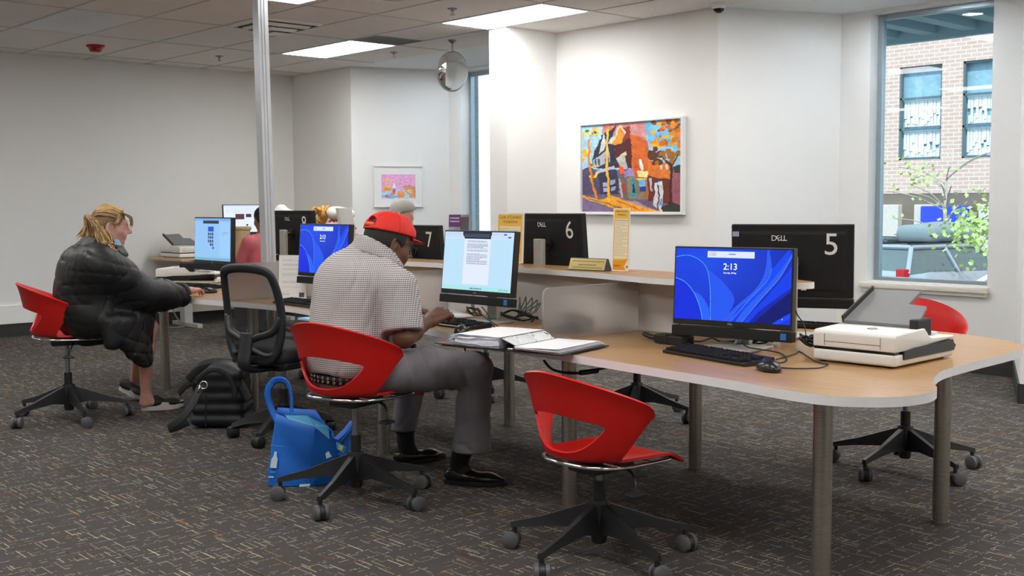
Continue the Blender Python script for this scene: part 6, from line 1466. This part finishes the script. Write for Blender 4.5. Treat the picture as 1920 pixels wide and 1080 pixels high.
    m_ = MB(); m_.tube(spline([(-4.365+.192*math.sin(a), 2.985-.168*math.cos(a), .568+.012*math.cos(a)) for a in [2*PI*q/20 for q in range(20)]], 3, True), [(.004, .019)]*60, 8, True, flat=(0, -1, 0)); bo = m_.build('belt', LEATHER, t, True, world=True)
    m_ = MB()
    for q in range(17):
        a = -1.35+2.7*q/16
        for zz in (-.008, .010): c = Vector((-4.365+.1975*math.sin(a), 2.985-.1735*math.cos(a), .568+.012*math.cos(a)+zz)); nn_ = Vector((math.sin(a), -math.cos(a), 0)); ux = Vector((math.cos(a), math.sin(a), 0)); m_.tube([c+ux*(.005*math.cos(2*PI*j/10))+Vector((0, 0, .005*math.sin(2*PI*j/10))) for j in range(10)], .0014, 5, True)
    m_.build('belt_eyelet', mat('steel_eyelet', (.7, .7, .7), .3, .8), bo, True, world=True)
    for a_, h_, hl, toe in ((ankR, hemR, (833, 906), (958, 912)), (ankL, hemL, (738, 874), (790, 866))):
        H, T = NP(pz(*hl, .0)), NP(pz(*toe, .0)); f = nz(T-H); L = .315; sk = H+f*.065; T2 = H+f*L; H[2] = T2[2] = .003
        an = sk+f*.012; m_ = MB(); m_.tube(spline([tuple(h_+NP((0, 0, .10))), tuple(h_*.35+NP((an[0], an[1], .17))*.65), (an[0], an[1], .10), tuple(sk+f*.04+NP((0, 0, .045)))], 5), [.050]*6+[.047]*5+[.046]*5, 16); m_.build('sock', SOCK, t, True, world=True)
        shoe(t, tuple(H), tuple(T2), (0, 0, 1), 'shoe', LEATHER, BLACKP, .048, .085, True)
    # cap
    hp = Blob(hc-.2, hc+.22, .005); hp.ell(P(0, -.012, .028), NP((.084, .105, .092))*1.10, R, .02); hp.ell(P(0, -.035, -.02), NP((.076, .075, .075))*1.1, R, .03)
    hp.cut(P(0, .0, .072), P(0, 0, 1)-P(0, 0, 0)); hp.cut(P(0, .042, 0), (P(0, 1, -.25)-P(0, 0, 0)), .01); hp.cut(P(0, -.05, -.030), (P(0, .1, -1)-P(0, 0, 0)), .01)
    for s_ in (-1, 1): hp.ell(P(.085*s_, .002, -.030), NP((.03, .034, .038))*1.1, R, .01, 'sub')
    hp.mesh('hair', HAIRB, t, 1)
    cp = Blob(hc-.22, hc+.24, .0045); cp.ell(P(0, -.012, .036), NP((.093, .116, .100))*1.10, R, .01); cp.limb(P(0, .06, .07), P(0, .05, .10), .05, .03, .05)
    cp.cut(P(0, -.0, .044), P(0, .10, -1)-P(0, 0, 0), .004); cp.ell(P(0, -.125, .066), NP((.044, .05, .026))*1.1, R, .003, 'sub'); cp.ell(P(0, 0, .138), NP((.010, .010, .007)), R, .004)
    br = lambda x, y: P(x, y, .052-.06*max(0, y-.09)-4.2*x*x*.55)
    cap = cp.mesh('cap', REDC, t, 1)
    m_ = MB()
    def bill(e):
        return lambda a, c: tuple(br((2*a-1)*.076*(1-.45*c**2.5), .078+.095*c*(1-.30*(2*a-1)**2))+e*nz(P(0, 0, 1)-P(0, 0, 0)))
    m_.grid(bill(.0), 13, 9); m_.grid(bill(-.0045), 13, 9)
    m_.build('bill', REDC, cap, True, world=True)
    m_ = MB(); m_.tube(spline([P(.052*math.sin(a), -.012-.112*math.cos(a*.5), .052) for a in [-.9, -.5, 0, .5, .9]], 4), [(.0025, .011)]*17, 6, flat=tuple(P(0, -1, 0)-P(0, 0, 0))); m_.build('strap', mat('cap_strap', (.75, .09, .03), .6), cap, True, world=True)
    m_ = MB()
    for q in range(6):
        a = PI/6+PI*q/3; m_.tube([P(.0935*math.sin(a)*math.cos(e), -.012+.1165*math.cos(a)*math.cos(e), .036+.1005*math.sin(e)) for e in [.12+.24*j for j in range(7)]], .0011, 5)
    m_.build('seam', mat('cap_seam', (.45, .012, .01), .8), cap, True, world=True)
    m_ = MB()
    for s_ in (-1, 1):
        m_.tube(spline([P(.078*s_, -.01, .012), P(.072*s_, .06, .010), P(.062*s_, .112, .006)], 4), .0022, 6)
        m_.tube([P((.034+.026*math.cos(2*PI*j/20))*s_, .122-.014*abs(math.cos(2*PI*j/20)), -.002+.020*math.sin(2*PI*j/20)) for j in range(20)], .002, 6, True)
    m_.tube([P(-.01, .124, .004), P(.01, .124, .004)], .002, 6); m_.build('glasses', BLACKP, t, True, world=True)
    return t
person_man()
# ------------------------------------------------ woman in the black jacket
SKL = skin_mat('pale_skin', (.58, .31, .25)); JACK = mat('black_jacket', (.0100, .0100, .0108), .50, var=.25, nscale=14, bump=.22, bscale=90, spec=.4); DRESS = mat('black_dress', (.008, .008, .009), .85, var=.2, bump=.2, bscale=300)
BLOND = mat('blond_hair', (.50, .31, .12), .45, var=.45, nscale=45, spec=.4); BLOND2 = mat('dark_blond_hair', (.21, .125, .05), .5, var=.4, nscale=45)
def person_woman():
    t = thing('person', 'person with blond ponytail in a long black jacket, seated in profile on the left', 'person', (WC[0], WC[1], 0))
    V3 = lambda x, y, D: NP(pd(x, y, D))
    hf = nz((.40, .90, -.10)); hc = V3(208, 425, 7.22); hu = (-.03, .05, 1)
    neckb = V3(190, 466, 7.24); shR, elR, wrR = V3(186, 494, 7.08), V3(264, 550, 7.32), V3(356, 545, 7.72); shL, elL = V3(205, 490, 7.48), V3(262, 550, 7.60)
    pel = V3(165, 606, 7.28); chest = V3(172, 530, 7.28); hipR, kneeR, ankR = V3(180, 606, 7.15), V3(280, 613, 7.50), V3(274, 742, 7.60); hipL, kneeL, ankL = V3(190, 604, 7.42), V3(276, 607, 7.80), V3(252, 722, 8.02)
    lo = np.min([hc, ankR, ankL, pel, wrR], 0)-.25; hi = np.max([hc, ankR, ankL, pel, wrR], 0)+.30
    b = Blob(lo, hi, .0075); P, R = head(b, hc, hf, hu, 1.0, .9)
    b.limb(P(0, -.03, -.05), neckb, .050, .058, .03); b.limb(neckb, chest, .06, .12, .05); b.limb(chest, pel, .12, .13, .05); b.limb(neckb, shR, .05, .055, .04); b.limb(neckb, shL, .05, .055, .04)
    b.chain([shR, elR, wrR], [.055, .042, .027], .02); b.chain([shL, elL, V3(326, 552, 7.76)], [.055, .042, .027], .02)
    for h_, k_, a_, kk in ((hipR, kneeR, ankR, 0), (hipL, kneeL, ankL, 1)):
        b.limb(pel, h_, .11, .085, .03); b.chain([h_, k_], [.082, .056], .02); m1 = k_*.68+a_*.32-NP((.0, .018, 0)); b.chain([k_, m1, a_], [.052, .053, .033], .03)
    f1 = nz(NP(pz(337, 762, 0))-NP(pz(268, 768, 0))); b.limb(ankR, ankR+NP((0, 0, -.045))+f1*.03, .034, .030, .02); b.ell(ankR+NP((0, 0, -.045))-f1*.016, (.030, .030, .034), None, .02)
    tip = V3(404, 538, 8.05); hand(b, wrR, nz(tip-wrR+NP((0, 0, -.01))), (0, 0, -1), (-.95, .3, 0), 1.0, (.30, .38, .42, .5), .4, .2)
    b.mesh('body', SKL, t, 1)
    # jacket
    j = Blob(lo, hi, .0085)
    sd = nz(np.cross(hf*NP((1, 1, 0)), (0, 0, 1)))            # her right
    RT = np.stack([sd, nz(hf*NP((1, 1, 0))), NP((0, 0, 1))], 1)
    j.ell(V3(161, 545, 7.27), (.232, .188, .275), RT, .05); j.ell(V3(158, 592, 7.27), (.225, .185, .15), RT, .08); j.ell(V3(164, 496, 7.26), (.205, .150, .135), RT, .10); j.limb(shR+NP((0, 0, -.02)), shL+NP((0, 0, -.02)), .085, .085, .15); j.limb(shR+NP((0, 0, -.02)), V3(165, 560, 7.2), .09, .14, .15)
    j.chain([shR, shR*.5+elR*.5+NP((0, 0, .01)), elR, elR*.5+V3(338, 556, 7.58)*.5, V3(338, 556, 7.58)], [.084, .098, .098, .090, .074], .09); j.limb(shL, elL, .095, .085, .05); j.limb(elL, V3(318, 558, 7.66), .085, .068, .05)
    # skirts of the jacket over the thighs and hanging at the side
    j.limb(V3(178, 596, 7.16), V3(258, 604, 7.42), .125, .088, .08); j.limb(V3(190, 598, 7.42), V3(252, 604, 7.70), .11, .085, .08); fw = nz(hf*NP((1, 1, 0)))
    for (xt, yt, xb, yb, D) in ((204, 606, 204, 648, 7.08), (214, 606, 213, 650, 7.10), (225, 604, 226, 640, 7.14), (234, 604, 236, 656, 7.18), (243, 604, 246, 668, 7.23), (252, 603, 256, 677, 7.28), (261, 602, 265, 683, 7.34), (269, 600, 272, 685, 7.40), (275, 600, 277, 683, 7.46)): j.limb(V3(xt, yt, D), V3(xb, yb-4, D), .040, .034, .05)
    j.limb(V3(215, 545, 7.25), V3(258, 592, 7.45), .12, .09, .06)
    j.warp(lambda X: folds(X, 3, .0075, (20, 27, 36, 48, 60), None, 5))
    j.cut(neckb+NP((0, 0, .045))+fw*.02, nz(fw*.35+NP((0, 0, 1))), .006)
    jo = j.mesh('jacket', JACK, t, 2)
    c_ = Blob(neckb-.26, neckb+.26, .006)
    pts = []
    for q in range(15):
        a = -PI*.80+PI*1.6*q/14; pts.append(neckb+sd*(.098*math.sin(a))+fw*(-.105*math.cos(a)+.015)+NP((0, 0, .05+.022*math.cos(a))))
    for p, q in zip(pts[:-1], pts[1:]):
        ctr = neckb+NP((0, 0, .03))
        for e, dz, r in ((0, 0, .010), (.22, -.028, .010), (.42, -.055, .010), (.55, -.075, .009)): c_.limb(p+(p-ctr)*e+NP((0, 0, dz)), q+(q-ctr)*e+NP((0, 0, dz)), r, None, .02)
    for s_, D in ((1, 7.06), (-1, 7.42)):
        p0 = pts[-1] if s_ > 0 else pts[0]; c_.limb(p0+NP((0, 0, -.01)), V3(240, 503, D+.1), .02, .016, .02, (sd, .5)); c_.limb(p0+NP((0, 0, -.05))+sd*.03*s_, V3(228, 500, D+.08), .024, .016, .02, (sd, .5))
    c_.mesh('collar', JACK, jo, 1)
    m_ = MB(); w_ = nz(wrR-elR); ce = V3(341, 553, 7.59); a1 = nz(np.cross(w_, (0, 0, 1))); a2 = np.cross(a1, w_); m_.tube([ce+a1*(.068*math.cos(2*PI*q/24))+a2*(.072*math.sin(2*PI*q/24)) for q in range(24)], [(.016, .010)]*24, 8, True, flat=tuple(w_)); m_.build('cuff', JACK, jo, True, world=True)
    m_ = MB(); m_.cyl(ce+a1*.07+w_*.0, ce+a1*.079, .007, n=10); m_.build('snap_button', CHROME, jo, 40, world=True)
    # skirt under the jacket
    d = Blob(lo, hi, .009); d.limb(pel, V3(255, 615, 7.42), .14, .085, .04); d.limb(pel, V3(250, 612, 7.72), .14, .085, .04)
    d.mesh('dress', DRESS, t, 2)
    # shoes
    SNK = mat('sneaker_black', (.012, .012, .013), .7, var=.4, nscale=120); SOLEW = mat('sole_white', (.55, .53, .49), .6, var=.1, nscale=20)
    H, T = NP(pz(265, 770, 0)), NP(pz(338, 764, 0)); f = nz(T-H); shoe(t, tuple(H), tuple(H+f*.275), (0, 0, 1), 'sneaker', SNK, SOLEW, .047, .100, False, .032, True)
    H, T = V3(224, 730, 8.02), NP(pz(272, 752, .0)); T[2] = .006; f = nz(T-H); shoe(t, tuple(H), tuple(T), (0, 0, 1), 'sneaker', SNK, SOLEW, .046, .095, False, .032, True)
    # hair
    h = Blob(hc-.2, hc+.2, .0055); h.ell(P(0, -.018, .036), (.084, .106, .094), R, .02); h.ell(P(0, -.055, -.02), (.070, .060, .085), R, .04)
    h.cut(P(0, .062, .02), P(0, 1, -.45)-P(0, 0, 0), .01)
    for s_ in (-1, 1): h.ell(P(.088*s_, .002, -.025), (.035, .034, .048), R, .012, 'sub')
    h.cut(P(0, 0, -.09), P(0, 0, -1)-P(0, 0, 0), .01); ho = h.mesh('hair', BLOND2, t, 1)
    rr = random.Random(6); L1, L2 = MB(), MB()
    tie = P(0, -.112, .045)
    for q in range(150):                                     # combed back from the forehead to the tie
        a = rr.uniform(-1.45, 1.45); e0 = rr.uniform(.55, 1.15); mb = L1 if rr.random() < .62 else L2
        p0 = P(.080*math.sin(a), .030+.070*math.cos(a)*.55, .045+.062*math.cos(a)*rr.uniform(.6, 1.1)); p1 = P(.089*math.sin(a), -.025, .052+.088*math.cos(a)); p2 = P(.070*math.sin(a), -.088, .055+.055*math.cos(a))
        mb.tube(spline([p0, p1, p2, tie+NP((rr.gauss(0, .006), rr.gauss(0, .006), rr.gauss(0, .008)))], 5), [.0012]+[.0042]*13+[.003]*2, 5)
    for q in range(95):                                      # the tail
        g1, g2 = rr.gauss(0, .018), rr.gauss(0, .018); mb = L1 if rr.random() < .7 else L2; ln = rr.uniform(.75, 1.1)
        e = V3(159+rr.gauss(0, 8), 390+62*ln+rr.gauss(0, 5), 7.22+rr.gauss(0, .03)) if rr.random() < .62 else V3(184+rr.gauss(0, 10), 446+rr.gauss(0, 9), 7.16+rr.gauss(0, .02))
        m1 = tie+NP((0, 0, .012))+(P(0, -.035, 0)-P(0, 0, 0)); m2 = tie*.45+e*.55+NP((g1*.5, g2*.5, .012))
        mb.tube(spline([tie, m1+NP((g1, g2, 0))*.3, m2, e], 5), [.004]*10+[.0045]*4+[.0012]*2, 5)
    for q in range(60):                                      # loose locks below the tie, over the collar
        a = rr.uniform(.1, 1.); p0 = P(.06+rr.gauss(0, .01), -.075+rr.gauss(0, .02), .0+rr.gauss(0, .02)); x = 190+rr.uniform(0, 24); e = V3(x+rr.gauss(0, 3), 452+rr.uniform(0, 22), 7.10+rr.gauss(0, .015)); m1 = p0*.5+e*.5+NP((rr.gauss(0, .015), rr.gauss(0, .015), 0))
        (L1 if rr.random() < .6 else L2).tube(spline([p0, m1, e, e+NP((.012, .02, .01))], 5), [.004]*12+[.0012]*4, 5)
    for q in range(46):                                      # fringe
        a = rr.uniform(-1, 1); p0 = P(.055*a, .055, .095); p1 = P(.062*a, .108+rr.uniform(-.005, .014), .070); p2 = P(.066*a+rr.gauss(0, .006), .122+rr.uniform(-.01, .012), .022+rr.gauss(0, .012))
        (L1 if rr.random() < .8 else L2).tube(spline([p0, p1, p2], 5), [.003]*8+[.0012]*3, 5)
    for q in range(24):
        p0 = P(.082, .045+rr.gauss(0, .008), .055+rr.gauss(0, .01)); p1 = P(.086, .030+rr.gauss(0, .006), .02); p2 = P(.084, .02, -.005+rr.gauss(0, .01)) if q < 8 else P(.086, -.03, .035); (L1 if rr.random() < .5 else L2).tube(spline([p0, p1, p2], 4), [.003]*6+[.001]*3, 5)
    L1.build('hair_strands', BLOND, ho, True, world=True); L2.build('hair_strands', BLOND2, ho, True, world=True)
    m_ = MB(); m_.tube([tie+NP((.016*math.cos(a)*.4, .016*math.cos(a), .016*math.sin(a))) for a in [2*PI*q/14 for q in range(14)]], .006, 6, True); m_.build('hair_tie', BLACKP, ho, True, world=True)
    mk = mat('mask_blue', (.30, .55, .72), .8); m_ = MB()
    m_.grid(lambda a, c: tuple(P(.066*math.sin((a-.5)*2.9)*1.05, .016+.058*math.cos((a-.5)*2.9)+.010*c, -.080-.040*c)), 15, 5); mo = m_.build('face_mask', mk, t, True, world=True); sm = mo.modifiers.new('t', 'SOLIDIFY'); sm.thickness = .004; bake(mo)
    m_ = MB()
    for s_ in (-1, 1): m_.tube(spline([P(.064*s_, .022, -.082), P(.080*s_, .012, -.045), P(.086*s_, -.018, -.02), P(.084*s_, -.012, .02)], 5), .0016, 5)
    m_.build('ear_loop', WHITEINK, mo, True, world=True)
    return t
person_woman()
# ------------------------------------------------ people on the far side
def far_person(label, pos, hd, seat, skin, shirtm, trm, topm=None, k=1.0):
    t = thing('person', label, 'person', (pos[0], pos[1], 0)); f = nz((hd[0], hd[1], 0)); s = np.cross(f, (0, 0, 1)); p = NP((pos[0], pos[1], 0))
    Q = lambda x, y, z: p+s*x+f*y+NP((0, 0, z))
    lo, hi = p-NP((.75, .75, .02)), p+NP((.75, .75, 1.5)); b = Blob(lo, hi, .012); z0 = seat+.10
    hc = Q(0, .10, z0+.72*k); P, R = head(b, hc, nz(f+NP((0, 0, -.25))), (0, 0, 1), 1.0); nb = Q(0, .03, z0+.55*k)
    b.limb(P(0, -.03, -.05), nb, .052, .06, .03); b.limb(nb, Q(0, 0, z0), .08, .13, .05)
    for sg in (-1, 1):
        sh, el, wr = Q(.185*sg, .02, z0+.46*k), Q(.23*sg, .12, z0+.22), Q(.16*sg, .36, z0+.17); b.limb(nb, sh, .05, .055, .03); b.chain([sh, el, wr], [.052, .042, .03], .02); hand(b, wr, nz(f-s*.15*sg), (0, 0, -1), -s*sg, 1., (.4, .45, .5, .55))
        hp, kn, an = Q(.09*sg, .03, z0), Q(.12*sg, .44, z0+.01), Q(.12*sg, .40, .09); b.limb(Q(0, 0, z0), hp, .11, .09, .03); b.chain([hp, kn, an], [.085, .058, .036], .02)
    b.mesh('body', skin, t, 1)
    c = Blob(lo, hi, .012); R2 = np.stack([s, f, NP((0, 0, 1))], 1); c.ell(Q(0, .02, z0+.32*k), (.185, .125, .27), R2, .04); c.ell(Q(0, .02, z0+.06), (.18, .14, .14), R2, .05); c.limb(Q(-.17, .02, z0+.46*k), Q(.17, .02, z0+.46*k), .08, None, .05)
    for sg in (-1, 1): c.limb(Q(.185*sg, .02, z0+.46*k), Q(.225*sg, .11, z0+.26), .075, .07, .03)
    c.cut(nb+NP((0, 0, .01)), nz(f*.3+NP((0, 0, 1))), .006); c.mesh('shirt', shirtm, t, 2)
    c = Blob(lo, hi, .012); c.ell(Q(0, .02, z0-.01), (.165, .15, .10), R2, .03)
    for sg in (-1, 1): c.chain([Q(.09*sg, .03, z0), Q(.12*sg, .44, z0+.01), Q(.12*sg, .40, .12)], [.10, .075, .062], .03)
    c.mesh('trousers', trm, t, 2)
    for sg in (-1, 1): h0 = Q(.12*sg, .34, .002); shoe(t, tuple(h0), tuple(h0+f*.27), (0, 0, 1), 'shoe', LEATHER, BLACKP)
    c = Blob(hc-.2, hc+.2, .008)
    if topm: c.ell(P(0, -.012, .038), (.092, .115, .098), R, .01); c.cut(P(0, 0, .04), P(0, .1, -1)-P(0, 0, 0), .004); c.limb(P(-.04, .09, .045), P(.04, .09, .045), .02, None, .01, (NP((0, 0, 1)), .35)); c.limb(P(-.03, .14, .036), P(.03, .14, .036), .02, None, .02, (NP((0, 0, 1)), .35)); c.mesh('cap', topm, t, 1)
    else: c.ell(P(0, -.015, .036), (.082, .104, .094), R, .02); c.ell(P(0, -.05, -.01), (.07, .06, .07), R, .03); c.cut(P(0, .05, .0), P(0, 1, -.5)-P(0, 0, 0), .01); c.mesh('hair', HAIRB, t, 1)
    return t
q = pd(770, 440, 8.62); far_person('person in grey cap almost hidden behind computer 7', (q.x, q.y), (.25, -1), .46, SKL, mat('navy_shirt', (.03, .04, .07), .8), TROU, mat('grey_cap', (.30, .29, .27), .8))
ch = dup(rc, (q.x-.01, q.y+.02, 0), math.radians(190), 'red shell swivel chair under the person in the grey cap'); raise_chair(ch, .05)
q = pd(500, 440, 11.6); far_person('person in pink shirt half hidden behind the power pole', (q.x, q.y), (-1, .1), .46, skin_mat('brown_skin', (.25, .11, .065)), mat('pink_shirt', (.52, .12, .14), .8), mat('dark_trousers', (.03, .03, .035), .8), None, .93)
ch = dup(rc, (q.x+.02, q.y, 0), math.radians(90), 'red shell swivel chair under the person in the pink shirt'); raise_chair(ch, .05)
# ------------------------------------------------ under-desk odds and ends
dup(rc, (-7.5, 5.12, 0), math.radians(172), 'red shell swivel chair behind computer 8, glimpsed between the mesh chair and the man')
q = pz(577, 601, DESK); m_ = MB(); m_.box((q.x-.07, q.y-.02, DESK), (q.x+.05, q.y+.10, DESK+.012), .003); tag(m_.build('folder', mat('pale_blue_plastic', (.25, .55, .78), .4)), 'pale blue folder on the desk edge behind the man\'s back', 'folder')
# ================================================================ camera and light
cd = bpy.data.cameras.new('camera'); cam = bpy.data.objects.new('camera', cd); C.objects.link(cam)
cd.sensor_width = 36; cd.lens = FPX/1920*36; cd.clip_start = .05; cd.clip_end = 300
Mx = Matrix((CR, CU, -CF)).transposed().to_4x4(); Mx.translation = CAM; cam.matrix_world = Mx
sc = bpy.context.scene; sc.camera = cam
w = bpy.data.worlds.new('sky'); sc.world = w; w.use_nodes = True
bg = w.node_tree.nodes['Background']; bg.inputs[0].default_value = (.78, .90, 1., 1); bg.inputs[1].default_value = SKY
sd = bpy.data.lights.new('sun', 'SUN'); sd.energy = SUN; sd.angle = .01; sd.color = (1, .95, .88)
so = bpy.data.objects.new('sun', sd); C.objects.link(so); so.rotation_euler = Vector((-.55, 1., -.95)).to_track_quat('-Z', 'Y').to_euler()
vs_ = sc.view_settings; sc.display_settings.display_device = 'sRGB'; vs_.view_transform = 'Standard'; vs_.look = 'None'; vs_.gamma = 1; vs_.exposure = EXPO
try: vs_.use_curve_mapping = False
except Exception: pass
sc.cycles.use_denoising = True
sc.cycles.max_bounces = 10; sc.cycles.diffuse_bounces = 6; sc.cycles.transparent_max_bounces = 24
sc.cycles.caustics_reflective = False; sc.cycles.caustics_refractive = False
sc.cycles.sample_clamp_indirect = 6
